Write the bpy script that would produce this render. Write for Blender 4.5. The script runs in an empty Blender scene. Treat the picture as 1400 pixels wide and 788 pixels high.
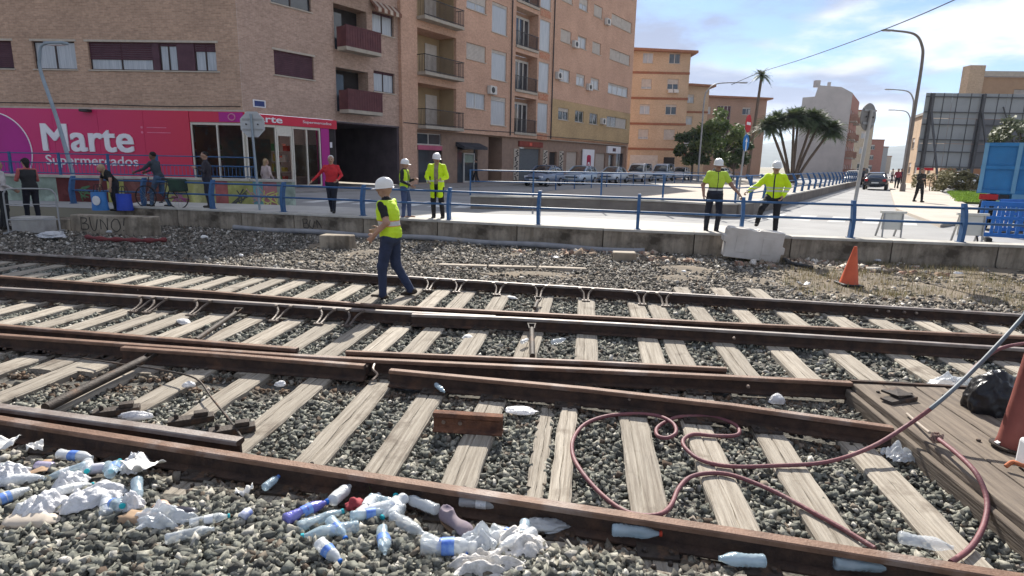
import bpy, bmesh, math, random
import numpy as np
from mathutils import Vector, Matrix, noise as mnoise
R = math.radians
random.seed(7); RNG = np.random.default_rng(7)
sc = bpy.context.scene
col = sc.collection

# ------------------------------------------------------------------ camera
FPX, CAM_H = 820.0, 2.05
PITCH, ROLL = math.atan(173/820), math.atan(.021)
cp_, sp_, cr_, sr_ = math.cos(PITCH), math.sin(PITCH), math.cos(ROLL), math.sin(ROLL)
FW = Vector((0, cp_, -sp_)); U0 = Vector((0, sp_, cp_))
RT = Vector((cr_, 0, 0)) + U0*sr_; UP = U0*cr_ - Vector((sr_, 0, 0))
cam = bpy.data.cameras.new('camera'); cam.sensor_width = 36; cam.lens = 36*FPX/1400
cam.clip_start = .05; cam.clip_end = 20000
co = bpy.data.objects.new('camera', cam); col.objects.link(co)
co.matrix_world = Matrix(((RT.x, UP.x, -FW.x, 0), (RT.y, UP.y, -FW.y, 0), (RT.z, UP.z, -FW.z, CAM_H), (0, 0, 0, 1)))
sc.camera = co

def G(x, y, z=0.):
    """survey helper: the point of the horizontal plane z that the photograph shows at pixel x, y"""
    d = FW + RT*((x-700)/FPX) + UP*((394-y)/FPX)
    t = (z-CAM_H)/d.z
    return Vector((d.x*t, d.y*t, z))
def atY(x, y, Y):
    d = FW + RT*((x-700)/FPX) + UP*((394-y)/FPX)
    t = Y/d.y
    return Vector((d.x*t, Y, CAM_H + d.z*t))

# ------------------------------------------------------------------ sky, sun, exposure
SUN_EL, SUN_AZ = R(36), R(1.5)            # sun ahead of the camera, above the houses
w = bpy.data.worlds.new('World'); sc.world = w; w.use_nodes = True
nt = w.node_tree; nt.nodes.clear(); N = nt.nodes.new; L = nt.links.new
def mth(op, a, b=None, c=None, tree=None):
    t = tree or nt
    n = t.nodes.new('ShaderNodeMath'); n.operation = op
    for i, v in enumerate((a, b, c)):
        if v is None: continue
        if isinstance(v, (int, float)): n.inputs[i].default_value = v
        else: t.links.new(v, n.inputs[i])
    return n.outputs[0]
sky = N('ShaderNodeTexSky'); sky.sky_type = 'NISHITA'; sky.sun_disc = False
sky.sun_elevation = SUN_EL; sky.sun_rotation = SUN_AZ; sky.air_density = 1.0; sky.dust_density = .35; sky.altitude = 50
tc = N('ShaderNodeTexCoord'); sx = N('ShaderNodeSeparateXYZ'); L(tc.outputs['Generated'], sx.inputs[0])
zz = mth('ADD', mth('MAXIMUM', sx.outputs[2], 0), .16)
cb = N('ShaderNodeCombineXYZ'); L(mth('DIVIDE', sx.outputs[0], zz), cb.inputs[0]); L(mth('DIVIDE', sx.outputs[1], zz), cb.inputs[1]); cb.inputs[2].default_value = 13.2
n1 = N('ShaderNodeTexNoise'); n1.inputs['Scale'].default_value = .95; n1.inputs['Detail'].default_value = 9; n1.inputs['Roughness'].default_value = .55
L(cb.outputs[0], n1.inputs['Vector'])
r1 = N('ShaderNodeMapRange'); r1.interpolation_type = 'SMOOTHSTEP'; r1.inputs[1].default_value = .41; r1.inputs[2].default_value = .545; L(n1.outputs[0], r1.inputs[0])
ofs = N('ShaderNodeVectorMath'); ofs.operation = 'ADD'; ofs.inputs[1].default_value = (.1, .35, 1.3); L(cb.outputs[0], ofs.inputs[0])
n2 = N('ShaderNodeTexNoise'); n2.inputs['Scale'].default_value = .62; n2.inputs['Detail'].default_value = 7; L(ofs.outputs[0], n2.inputs['Vector'])
r2 = N('ShaderNodeMapRange'); r2.interpolation_type = 'SMOOTHSTEP'; r2.inputs[1].default_value = .46; r2.inputs[2].default_value = .60; L(n2.outputs[0], r2.inputs[0])
cc = N('ShaderNodeMix'); cc.data_type = 'RGBA'; cc.inputs[6].default_value = (5.6, 5.7, 5.8, 1); cc.inputs[7].default_value = (1.75, 2.05, 2.95, 1); L(r2.outputs[0], cc.inputs[0])
mx = N('ShaderNodeMix'); mx.data_type = 'RGBA'; L(r1.outputs[0], mx.inputs[0]); tn = N('ShaderNodeMix'); tn.data_type = 'RGBA'; tn.blend_type = 'MULTIPLY'; tn.inputs[0].default_value = 1; tn.inputs[7].default_value = (.36, .475, .65, 1); L(sky.outputs[0], tn.inputs[6]); L(tn.outputs[2], mx.inputs[6]); L(cc.outputs[2], mx.inputs[7])
bg = N('ShaderNodeBackground'); bg.inputs[1].default_value = .10; L(mx.outputs[2], bg.inputs[0])
wo = N('ShaderNodeOutputWorld'); L(bg.outputs[0], wo.inputs[0])
sl = bpy.data.lights.new('sun', 'SUN'); sl.energy = 4.9; sl.angle = R(.55); sl.color = (1, .95, .87)
so = bpy.data.objects.new('sun', sl); col.objects.link(so)
sdir = Vector((math.sin(SUN_AZ)*math.cos(SUN_EL), math.cos(SUN_AZ)*math.cos(SUN_EL), math.sin(SUN_EL)))
so.rotation_euler = sdir.to_track_quat('Z', 'Y').to_euler()
sc.view_settings.view_transform = 'Standard'; sc.view_settings.look = 'None'; sc.view_settings.gamma = 1
sc.view_settings.exposure = 1.0; sc.view_settings.use_curve_mapping = False
sc.render.engine = 'CYCLES'; sc.cycles.use_denoising = True; sc.cycles.max_bounces = 8; sc.cycles.transparent_max_bounces = 12
sc.cycles.diffuse_bounces = 3; sc.cycles.glossy_bounces = 3; sc.cycles.transmission_bounces = 5; sc.cycles.caustics_reflective = False; sc.cycles.caustics_refractive = False

# ------------------------------------------------------------------ materials
MATS = {}
def pmat(name, c1, c2=None, scale=3., rough=.8, bump=0., bscale=None, metal=0., stretch=(1, 1, 1), lo=.35, hi=.65, spec=.3, trans=0., ior=1.45, rnd=0., coord='Object', detail=6, c3=None, s3=.6, lo3=.55, hi3=.7, alpha=1.):
    """two colours mixed by noise, a third as large blotches, plus fine relief"""
    if name in MATS: return MATS[name]
    m = bpy.data.materials.new(name); m.use_nodes = True; t = m.node_tree; b = t.nodes['Principled BSDF']
    b.inputs['Roughness'].default_value = rough; b.inputs['Metallic'].default_value = metal; b.inputs['Specular IOR Level'].default_value = spec
    if trans: b.inputs['Transmission Weight'].default_value = trans; b.inputs['IOR'].default_value = ior
    if alpha < 1: b.inputs['Alpha'].default_value = alpha
    c2 = c2 or tuple(min(1, v*.78) for v in c1)
    tcn = t.nodes.new('ShaderNodeTexCoord'); mp = t.nodes.new('ShaderNodeMapping'); mp.inputs['Scale'].default_value = stretch
    src = tcn.outputs[coord]
    if rnd:
        oi = t.nodes.new('ShaderNodeObjectInfo'); ad = t.nodes.new('ShaderNodeVectorMath'); ad.operation = 'ADD'
        ml = t.nodes.new('ShaderNodeMath'); ml.operation = 'MULTIPLY'; ml.inputs[1].default_value = 37.; t.links.new(oi.outputs['Random'], ml.inputs[0])
        t.links.new(src, ad.inputs[0]); t.links.new(ml.outputs[0], ad.inputs[1]); src = ad.outputs[0]
    t.links.new(src, mp.inputs[0])
    n = t.nodes.new('ShaderNodeTexNoise'); n.inputs['Scale'].default_value = scale; n.inputs['Detail'].default_value = detail; n.inputs['Roughness'].default_value = .6
    t.links.new(mp.outputs[0], n.inputs['Vector'])
    mr = t.nodes.new('ShaderNodeMapRange'); mr.inputs[1].default_value = lo; mr.inputs[2].default_value = hi; t.links.new(n.outputs[0], mr.inputs[0])
    mxn = t.nodes.new('ShaderNodeMix'); mxn.data_type = 'RGBA'; mxn.inputs[6].default_value = (*c1, 1); mxn.inputs[7].default_value = (*c2, 1); t.links.new(mr.outputs[0], mxn.inputs[0])
    out = mxn.outputs[2]
    if c3:
        n3 = t.nodes.new('ShaderNodeTexNoise'); n3.inputs['Scale'].default_value = s3; n3.inputs['Detail'].default_value = 8; n3.inputs['Roughness'].default_value = .65; t.links.new(src, n3.inputs['Vector'])
        m3 = t.nodes.new('ShaderNodeMapRange'); m3.inputs[1].default_value = lo3; m3.inputs[2].default_value = hi3; t.links.new(n3.outputs[0], m3.inputs[0])
        x3 = t.nodes.new('ShaderNodeMix'); x3.data_type = 'RGBA'; t.links.new(m3.outputs[0], x3.inputs[0]); t.links.new(out, x3.inputs[6]); x3.inputs[7].default_value = (*c3, 1); out = x3.outputs[2]
    if rnd:
        hs = t.nodes.new('ShaderNodeHueSaturation'); mr2 = t.nodes.new('ShaderNodeMapRange'); mr2.inputs[3].default_value = 1-rnd; mr2.inputs[4].default_value = 1+rnd
        t.links.new(oi.outputs['Random'], mr2.inputs[0]); t.links.new(mr2.outputs[0], hs.inputs['Value']); t.links.new(out, hs.inputs['Color']); out = hs.outputs[0]
    t.links.new(out, b.inputs['Base Color'])
    if bump:
        nb = t.nodes.new('ShaderNodeTexNoise'); nb.inputs['Scale'].default_value = bscale or scale*3; nb.inputs['Detail'].default_value = 5; t.links.new(mp.outputs[0], nb.inputs['Vector'])
        bp = t.nodes.new('ShaderNodeBump'); bp.inputs['Strength'].default_value = bump; bp.inputs['Distance'].default_value = .02; t.links.new(nb.outputs[0], bp.inputs['Height']); t.links.new(bp.outputs[0], b.inputs['Normal'])
    MATS[name] = m; return m
def brickmat(name, c1, c2, mortar, sx=1., scale=1., swap=False):
    """running-bond facing brick, 25 x 6.5 cm courses in object space (x along the wall, z up)"""
    if name in MATS: return MATS[name]
    m = bpy.data.materials.new(name); m.use_nodes = True; t = m.node_tree; b = t.nodes['Principled BSDF']; b.inputs['Roughness'].default_value = .9; b.inputs['Specular IOR Level'].default_value = .15
    tcn = t.nodes.new('ShaderNodeTexCoord'); sp = t.nodes.new('ShaderNodeSeparateXYZ'); t.links.new(tcn.outputs['Object'], sp.inputs[0])
    ad = mth('ADD', sp.outputs[0], sp.outputs[1], tree=t)
    cbn = t.nodes.new('ShaderNodeCombineXYZ'); t.links.new(ad, cbn.inputs[0]); t.links.new(sp.outputs[2], cbn.inputs[1])
    br = t.nodes.new('ShaderNodeTexBrick'); br.inputs['Scale'].default_value = scale; br.inputs['Brick Width'].default_value = .25; br.inputs['Row Height'].default_value = .072; br.inputs['Mortar Size'].default_value = .008; br.inputs['Bias'].default_value = -.1
    br.inputs['Color1'].default_value = (*c1, 1); br.inputs['Color2'].default_value = (*c2, 1); br.inputs['Mortar'].default_value = (*mortar, 1); t.links.new(cbn.outputs[0], br.inputs['Vector'])
    n = t.nodes.new('ShaderNodeTexNoise'); n.inputs['Scale'].default_value = .45; n.inputs['Detail'].default_value = 8; t.links.new(tcn.outputs['Object'], n.inputs['Vector'])
    n2_ = t.nodes.new('ShaderNodeTexNoise'); n2_.inputs['Scale'].default_value = 7; n2_.inputs['Detail'].default_value = 3; t.links.new(tcn.outputs['Object'], n2_.inputs['Vector'])
    s_ = mth('ADD', mth('MULTIPLY', n.outputs[0], .5, tree=t), mth('MULTIPLY', n2_.outputs[0], .55, tree=t), tree=t)
    hs = t.nodes.new('ShaderNodeHueSaturation'); mr = t.nodes.new('ShaderNodeMapRange'); mr.inputs[1].default_value = .3; mr.inputs[2].default_value = .75; mr.inputs[3].default_value = .72; mr.inputs[4].default_value = 1.22
    t.links.new(s_, mr.inputs[0]); t.links.new(mr.outputs[0], hs.inputs['Value']); t.links.new(br.outputs['Color'], hs.inputs['Color']); t.links.new(hs.outputs[0], b.inputs['Base Color'])
    bp = t.nodes.new('ShaderNodeBump'); bp.inputs['Strength'].default_value = .4; bp.inputs['Distance'].default_value = .01; t.links.new(br.outputs['Fac'], bp.inputs['Height']); bp.invert = True; t.links.new(bp.outputs[0], b.inputs['Normal'])
    MATS[name] = m; return m
def attrmat(name, ramp, rough=.9, noise_amt=.25, nscale=40, bump=.3, spec=.2, trans=0., attr='rnd'):
    """colour chosen by a per-piece random attribute"""
    m = bpy.data.materials.new(name); m.use_nodes = True; t = m.node_tree; b = t.nodes['Principled BSDF']; b.inputs['Roughness'].default_value = rough; b.inputs['Specular IOR Level'].default_value = spec
    a = t.nodes.new('ShaderNodeAttribute'); a.attribute_name = attr
    cr = t.nodes.new('ShaderNodeValToRGB'); e = cr.color_ramp.elements
    while len(e) < len(ramp): e.new(.5)
    for i, (p, c) in enumerate(ramp): e[i].position = p; e[i].color = (*c, 1)
    t.links.new(a.outputs['Fac'], cr.inputs[0])
    tcn = t.nodes.new('ShaderNodeTexCoord'); n = t.nodes.new('ShaderNodeTexNoise'); n.inputs['Scale'].default_value = nscale; n.inputs['Detail'].default_value = 4; t.links.new(tcn.outputs['Object'], n.inputs['Vector'])
    hs = t.nodes.new('ShaderNodeHueSaturation'); mr = t.nodes.new('ShaderNodeMapRange'); mr.inputs[1].default_value = .3; mr.inputs[2].default_value = .7; mr.inputs[3].default_value = 1-noise_amt; mr.inputs[4].default_value = 1+noise_amt
    t.links.new(n.outputs[0], mr.inputs[0]); t.links.new(mr.outputs[0], hs.inputs['Value']); rm = t.nodes.new('ShaderNodeMix'); rm.data_type = 'RGBA'; ra = t.nodes.new('ShaderNodeAttribute'); ra.attribute_name = 'rust'; t.links.new(ra.outputs['Fac'], rm.inputs[0]); rm.inputs[7].default_value = (.12, .07, .042, 1)
    t.links.new(cr.outputs[0], rm.inputs[6]); t.links.new(rm.outputs[2], hs.inputs['Color']); t.links.new(hs.outputs[0], b.inputs['Base Color'])
    if trans:
        tr = t.nodes.new('ShaderNodeBsdfTranslucent'); t.links.new(hs.outputs[0], tr.inputs[0]); ms = t.nodes.new('ShaderNodeMixShader'); ms.inputs[0].default_value = trans
        t.links.new(b.outputs[0], ms.inputs[1]); t.links.new(tr.outputs[0], ms.inputs[2]); t.links.new(ms.outputs[0], t.nodes['Material Output'].inputs[0])
    if bump:
        bp = t.nodes.new('ShaderNodeBump'); bp.inputs['Strength'].default_value = bump; bp.inputs['Distance'].default_value = .01; t.links.new(n.outputs[0], bp.inputs['Height']); t.links.new(bp.outputs[0], b.inputs['Normal'])
    MATS[name] = m; return m

# ------------------------------------------------------------------ mesh helpers
class MB:
    def __init__(s): s.v = []; s.f = []; s.m = []
    def add(s, vs, fs, m=0):
        o = len(s.v); s.v += [tuple(p) for p in vs]; s.f += [tuple(i+o for i in f) for f in fs]; s.m += [m]*len(fs); return s
    def box(s, x0, x1, y0, y1, z0, z1, m=0):
        return s.add([(x0, y0, z0), (x1, y0, z0), (x1, y1, z0), (x0, y1, z0), (x0, y0, z1), (x1, y0, z1), (x1, y1, z1), (x0, y1, z1)],
                     [(0, 3, 2, 1), (4, 5, 6, 7), (0, 1, 5, 4), (1, 2, 6, 5), (2, 3, 7, 6), (3, 0, 4, 7)], m)
    def bar(s, p, q, w, h, m=0, up=(0, 0, 1)):
        p = Vector(p); q = Vector(q); d = (q-p).normalized(); u = Vector(up)
        a = d.cross(u)
        if a.length < 1e-4: a = d.cross(Vector((1, 0, 0)))
        a.normalize(); b = a.cross(d); a *= w/2; b *= h/2
        return s.add([p-a-b, p+a-b, p+a+b, p-a+b, q-a-b, q+a-b, q+a+b, q-a+b], [(0, 1, 2, 3), (7, 6, 5, 4), (0, 4, 5, 1), (1, 5, 6, 2), (2, 6, 7, 3), (3, 7, 4, 0)], m)
    def tube(s, pts, r, n=8, m=0, cap=True):
        pts = [Vector(p) for p in pts]; rs = r if isinstance(r, (list, tuple)) else [r]*len(pts)
        o = len(s.v); ref = None
        for i, p in enumerate(pts):
            d = (pts[min(i+1, len(pts)-1)]-pts[max(i-1, 0)]).normalized()
            if ref is None: ref = d.orthogonal().normalized()
            ref = (ref - d*ref.dot(d)).normalized(); b = d.cross(ref)
            for k in range(n):
                a = 2*math.pi*k/n; s.v.append(tuple(p+(ref*math.cos(a)+b*math.sin(a))*rs[i]))
        for i in range(len(pts)-1):
            for k in range(n):
                s.f.append((o+i*n+k, o+i*n+(k+1) % n, o+(i+1)*n+(k+1) % n, o+(i+1)*n+k)); s.m.append(m)
        if cap:
            s.f.append(tuple(o+k for k in reversed(range(n)))); s.m.append(m)
            s.f.append(tuple(o+(len(pts)-1)*n+k for k in range(n))); s.m.append(m)
        return s
    def lathe(s, prof, n=16, m=0, M=None, mfun=None):
        o = len(s.v)
        for (r, z) in prof:
            for k in range(n):
                a = 2*math.pi*k/n; p = Vector((r*math.cos(a), r*math.sin(a), z)); s.v.append(tuple(M @ p if M else p))
        for i in range(len(prof)-1):
            for k in range(n):
                s.f.append((o+i*n+k, o+i*n+(k+1) % n, o+(i+1)*n+(k+1) % n, o+(i+1)*n+k)); s.m.append(mfun(i) if mfun else m)
        s.f.append(tuple(o+k for k in reversed(range(n)))); s.m.append(mfun(0) if mfun else m)
        s.f.append(tuple(o+(len(prof)-1)*n+k for k in range(n))); s.m.append(mfun(len(prof)-2) if mfun else m)
        return s
    def prism(s, poly, vec, m=0):
        """planar polygon (3D points) extruded by vec"""
        n = len(poly); vec = Vector(vec); P = [Vector(p) for p in poly]
        return s.add(P+[p+vec for p in P], [tuple(reversed(range(n))), tuple(range(n, 2*n))]+[(i, (i+1) % n, n+(i+1) % n, n+i) for i in range(n)], m)
    def sweep(s, path, prof, closed=False, m=0, mfun=None):
        """vertical-plane profile (u sideways, v up) swept along a path of 3D points"""
        P = [Vector(p) for p in path]; n = len(prof); o = len(s.v)
        for i, p in enumerate(P):
            a = (P[i]-P[i-1]) if i > 0 else (P[1]-P[0]); b = (P[i+1]-P[i]) if i < len(P)-1 else a
            a = Vector((a.x, a.y, 0)).normalized(); b = Vector((b.x, b.y, 0)).normalized()
            t = (a+b).normalized(); k = 1/max(.4, t.dot(a)); nrm = Vector((-t.y, t.x, 0))*k
            for (u, v) in prof: s.v.append(tuple(p+nrm*u+Vector((0, 0, v))))
        for i in range(len(P)-1):
            for j in range(n):
                s.f.append((o+i*n+j, o+(i+1)*n+j, o+(i+1)*n+(j+1) % n, o+i*n+(j+1) % n)); s.m.append(mfun(j) if mfun else m)
        s.f.append(tuple(o+j for j in range(n))); s.m.append(m); s.f.append(tuple(o+(len(P)-1)*n+j for j in reversed(range(n)))); s.m.append(m)
        return s
    def move(s, M):
        s.v = [tuple(M @ Vector(p)) for p in s.v]; return s
    def jit(s, a, rs=random):
        s.v = [(x+rs.uniform(-a, a), y+rs.uniform(-a, a), z+rs.uniform(-a, a)) for x, y, z in s.v]; return s
    def mesh(s, name, mats, smooth=None, recalc=True):
        me = bpy.data.meshes.new(name); me.from_pydata(s.v, [], s.f)
        for mt in (mats if isinstance(mats, (list, tuple)) else [mats]): me.materials.append(mt)
        me.polygons.foreach_set('material_index', s.m)
        if recalc:
            b = bmesh.new(); b.from_mesh(me); bmesh.ops.recalc_face_normals(b, faces=b.faces); b.to_mesh(me); b.free()
        if smooth is not None:
            me.polygons.foreach_set('use_smooth', [True]*len(me.polygons)); me.set_sharp_from_angle(angle=R(smooth))
        me.update(); return me
    def build(s, name, mats, parent=None, smooth=None, bevel=0., loc=None, rz=0., seg=2, kind=None):
        return link(name, s.mesh(name, mats, smooth), parent, bevel, loc, rz, seg, kind)
def link(name, me, parent=None, bevel=0., loc=None, rz=0., seg=2, kind=None):
    o = bpy.data.objects.new(name, me); col.objects.link(o); o.parent = parent
    if loc is not None: o.location = loc
    if rz: o.rotation_euler[2] = rz
    if bevel:
        md = o.modifiers.new('bevel', 'BEVEL'); md.width = bevel; md.segments = seg; md.limit_method = 'ANGLE'; md.angle_limit = R(35)
    if kind: o['kind'] = kind
    return o
def tag(o, label, cat, group=None):
    o['label'] = label; o['category'] = cat
    if group: o['group'] = group
    return o
def thing(name, label, cat, loc=(0, 0, 0), rz=0., group=None):
    o = bpy.data.objects.new(name, None); col.objects.link(o); o.location = loc; o.rotation_euler[2] = rz; o.empty_display_size = .2
    return tag(o, label, cat, group)
def struct(name, mb, mats, parent=None, smooth=None):
    return mb.build(name, mats, parent, smooth, kind='structure')
def copy_tree(o, parent=None):
    c = o.copy(); col.objects.link(c); c.parent = parent
    for ch in list(o.children): copy_tree(ch, c)
    return c
def text_mb(body, width, height, bold=0., depth=.02, m=0):
    """letters as solid geometry standing in the xz plane, facing -y, origin at lower left"""
    c = bpy.data.curves.new('lettering', 'FONT'); c.body = body; c.size = 1; c.extrude = .05; c.offset = bold; c.resolution_u = 3
    o = bpy.data.objects.new('lettering', c); col.objects.link(o)
    me = bpy.data.meshes.new_from_object(o.evaluated_get(bpy.context.evaluated_depsgraph_get()))
    V = np.array([v.co[:] for v in me.vertices]); Fs = [tuple(p.vertices) for p in me.polygons]
    bpy.data.objects.remove(o); bpy.data.curves.remove(c); bpy.data.meshes.remove(me)
    mn = V.min(0); mxx = V.max(0)
    X = (V[:, 0]-mn[0])/(mxx[0]-mn[0])*width; Z = (V[:, 1]-mn[1])/(mxx[1]-mn[1])*height; Y = -(V[:, 2]-mn[2])/(mxx[2]-mn[2])*depth
    return MB().add(list(zip(X, Y, Z)), Fs, m)
def lerp(a, b, t): return a+(b-a)*t
def polyat(pts, x):
    for (x0, y0), (x1, y1) in zip(pts, pts[1:]):
        if x <= x1 or (x1, y1) == pts[-1]: return y0+(y1-y0)*(x-x0)/(x1-x0)
def catmull(pts, n=6):
    P = [Vector(p) for p in pts]; out = []
    for i in range(len(P)-1):
        a, b, c, d = P[max(i-1, 0)], P[i], P[i+1], P[min(i+2, len(P)-1)]
        for k in range(n):
            t = k/n; out.append(.5*((2*b)+(c-a)*t+(2*a-5*b+4*c-d)*t*t+(3*b-a-3*c+d)*t**3))
    return out+[P[-1]]
# ================================================================== SETTING
ST = .42                                   # level of pavements beyond the wall; roads lie a kerb lower
RD = .32
WALL = [(-15.5, 19.0), (-12.5, 18.7), (-9.0, 18.0), (-6.5, 17.4), (-2.0, 16.2), (1.8, 15.05), (6.9, 14.0), (11.4, 13.25), (18, 12.3), (30, 10.8)]
def wall_y(x): return polyat(WALL, x)
def T1y(x): return 9.42-.2*x
def Jy(x): return 3.155-.245*x

M_dirt = pmat('packed dirt and fines', (.17, .15, .12), (.09, .085, .075), 2.2, .95, .5, 30, c3=(.24, .2, .15), s3=.5)
M_far = pmat('dusty open ground', (.33, .29, .22), (.22, .2, .15), .05, .95, c3=(.2, .22, .12), s3=.01)
M_asph = pmat('pale worn asphalt', (.33, .324, .315), (.27, .265, .258), .5, .92, .15, 60, c3=(.2, .196, .192), s3=.22, lo3=.52, hi3=.72)
M_pave = pmat('pale concrete paving', (.5, .48, .44), (.4, .38, .35), 1.1, .9, .1, 30, c3=(.33, .31, .28), s3=.4, lo3=.55, hi3=.75)
M_pink = pmat('pinkish pavement tiles', (.46, .36, .31), (.38, .3, .26), 1.1, .9, .1, 30)
M_conc = pmat('stained wall concrete', (.4, .34, .265), (.2, .165, .125), 2.6, .95, .6, 10, c3=(.075, .06, .045), s3=1.3, lo3=.46, hi3=.66, stretch=(1.6, 1.6, .3))
M_cope = pmat('coping concrete', (.5, .47, .42), (.36, .34, .3), 3, .9, .3, 20)
M_white = pmat('white road paint', (.72, .72, .7), (.5, .5, .48), 4, .8)
M_earth = pmat('dry earth verge', (.2, .16, .115), (.12, .1, .075), 1.3, .97, .6, 22, c3=(.25, .21, .16), s3=.8)

g = MB(); xs = [-3000, -60]+[p[0] for p in WALL]+[3700]
wy = lambda x: wall_y(x)+.3 if -60 < x < 40 else (24 if x < 0 else 9.5)
o = 0
for i, x in enumerate(xs):
    for p in ((x, -600, -.3), (x, wy(x), -.3), (x, wy(x), RD-.008), (x, 4800, RD-.008)): g.v.append(p)
    if i:
        for k in range(3): g.f.append(((i-1)*4+k, i*4+k, i*4+k+1, (i-1)*4+k+1)); g.m.append(0)
struct('ground', g, M_far)

SD = Vector((math.sin(R(33)), math.cos(R(33)), 0))          # direction of the street
SN = Vector((-SD.y, SD.x, 0))                                # towards the house fronts
K = Vector((-13.26, 30.28, 0))                               # street corner of the supermarket block
def S(s, n, z=0.): return K+SD*s+SN*n+Vector((0, 0, z))      # s along the street, n away from it (negative = into the street)

rd = MB()
rd.add([(-60, 24.8, RD), (-15.5, 19.3, RD)]+[(x, wall_y(x)+.31, RD) for x in (-12.5, -9, -6.5, -2, 1.8, 6.9, 11.4, 18, 30)]+[(60, 30, RD), S(140, -32, RD), S(420, -26, RD), S(420, 4, RD), S(60, 6, RD), S(0, 4, RD), (-60, 32, RD)], [tuple(range(17))])
struct('road', rd, M_asph)
def slab(name, poly, z0, z1, mat, kerb=None):
    m = MB().prism([(p[0], p[1], z0) for p in poly], (0, 0, z1-z0)); return struct(name, m, mat)
front = [(x, wall_y(x)+.36) for x in (-12.5, -9, -6.5, -2, 1.8, 5.4)]
slab('pavement_front', front+[(6.4, 16.0), (5.6, 17.2), (2.0, 18.3), (-2.0, 19.4), (-6.5, 20.6), (-13, 21.2)], .2, ST, M_pave)
slab('pavement_street', [S(-.3, .2)[:2], S(-.3, -2.6)[:2], S(12, -3.4)[:2], S(49, -3.4)[:2], S(52, .2)[:2]], .2, ST, pmat('grey pavement tiles', (.3, .28, .26), (.24, .22, .21), 2, .9))
slab('pavement_promenade', [(13.2, 18.6), (16.43, 26), (66.0, 108.2), (70.5, 107.5), (42.2, 62.2), (34.5, 49.5), (22.5, 30.0), (18.5, 22.5)], .2, ST, pmat('sandy promenade paving', (.5, .44, .37), (.42, .37, .31), 1.2, .9))
# crossing bars on the corner in front of the supermarket and across the right carriageway
zc = thing('zebra_crossing', 'white zebra crossing bars on the shaded road before the supermarket door', 'zebra crossing', (-4, 23, RD))
for i in range(9):
    p = Vector((-8.3+i*1.0, 23.6-.18*i, RD+.004))-Vector((-4, 23, RD))
    MB().add([p, p+Vector((.5, -.1, 0)), p+Vector((1.15, 2.7, 0)), p+Vector((.65, 2.8, 0))], [(0, 1, 2, 3)]).build('stripe', M_white, zc)
zc = thing('zebra_crossing', 'faint white crossing bars on the sunlit right carriageway', 'zebra crossing', (10, 19.5, RD))
for i in range(6):
    p = Vector((8.3+i*1.0, 20.4-.3*i, RD+.004))-Vector((10, 19.5, RD))
    MB().add([p, p+Vector((.5, -.15, 0)), p+Vector((1.9, 2.1, 0)), p+Vector((1.4, 2.25, 0))], [(0, 1, 2, 3)]).build('stripe', pmat('worn road paint', (.5, .49, .47), (.4, .395, .38), 3, .85), zc)

# ------------------------------------------------------------------ ballast bed and verge
def bz(x, y):
    d = y-T1y(x)
    z = -.055
    if d > .5: z -= .05*min(1, (d-.5)/2)
    dj = Jy(x)-y
    if dj > .05: z += .075*min(1, (dj-.05)/.25)
    if x < -11: z += .12*min(1, (-11-x)/1.5)*max(0, min(1, (y-13)/2))
    return z + .018*mnoise.noise(Vector((x*1.1, y*1.1, 0)))
def sheet(x0, x1, nx, y0, y1f, ny, zf):
    m = MB()
    for j in range(ny+1):
        for i in range(nx+1):
            x = lerp(x0, x1, i/nx); y = lerp(y0, y1f(x), j/ny); m.v.append((x, y, zf(x, y)))
    for j in range(ny):
        for i in range(nx):
            a = j*(nx+1)+i; m.f.append((a, a+1, a+nx+2, a+nx+1)); m.m.append(0)
    return m
M_bed = pmat('crushed ballast stone bed', (.14, .13, .11), (.05, .047, .042), 22, .95, .9, 45, c3=(.2, .17, .13), s3=.9)
struct('ballast_bed', sheet(-26, 22, 96, .6, lambda x: wall_y(max(-15.5, min(30, x)))+.05, 60, bz), M_bed, smooth=60)

# ------------------------------------------------------------------ rails
M_head = pmat('worn rail head, brown steel', (.21, .125, .085), (.13, .075, .05), 7, .68, .3, 60, metal=.1, spec=.3, stretch=(1, 1, 1), c3=(.3, .25, .22), s3=1.2)
M_shiny = pmat('rolled rail head, grey steel', (.27, .24, .22), (.16, .12, .1), 5, .6, .2, 60, metal=.2, spec=.5)
M_rust = pmat('dark rail rust', (.075, .045, .032), (.035, .024, .02), 9, .85, .4, 50, c3=(.14, .07, .04), s3=3, lo3=.55, hi3=.8)
M_iron = pmat('black iron fittings', (.07, .055, .045), (.035, .028, .024), 14, .7, .3, 60, metal=.2, c3=(.15, .085, .05), s3=6)
M_brush = pmat('rubbed bare metal', (.33, .27, .22), (.16, .11, .085), 14, .5, .2, 60, metal=.3)
track = thing('railway_junction', 'rusty railway junction of crossing rails laid on pale timber sleepers', 'railway track', (0, 6, 0))
TO = Vector((0, 6, 0))
def rail(path, head=.036, top=.15, mat=None, z=0., name='rail'):
    pr = [(-.065, .0), (.065, .0), (.065, .012), (.012, .028), (.010, top-.045), (head, top-.032), (head, top-.007), (head-.008, top), (-head+.008, top), (-head, top-.007), (-head, top-.032), (-.010, top-.045), (-.012, .028), (-.065, .012)]
    m = MB().sweep([Vector((x, y, z))-TO for x, y in path], pr, mfun=lambda j: 0 if j in (5, 6, 7, 8, 9) else 1, m=1)
    return m.build(name, [mat or M_head, M_rust], track, smooth=35)
rail([(-22, 13.85), (-9.81, 11.38), (-3.81, 10.2), (1.14, 9.19), (3.26, 8.74), (7, 7.98), (16, 6.2)], mat=M_shiny)
rail([(-22, 12.3), (-7.97, 9.13), (-4.17, 8.33), (-1.72, 7.74), (0.01, 7.53), (2.72, 7.2), (6.15, 6.86), (16, 5.9)])
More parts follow.
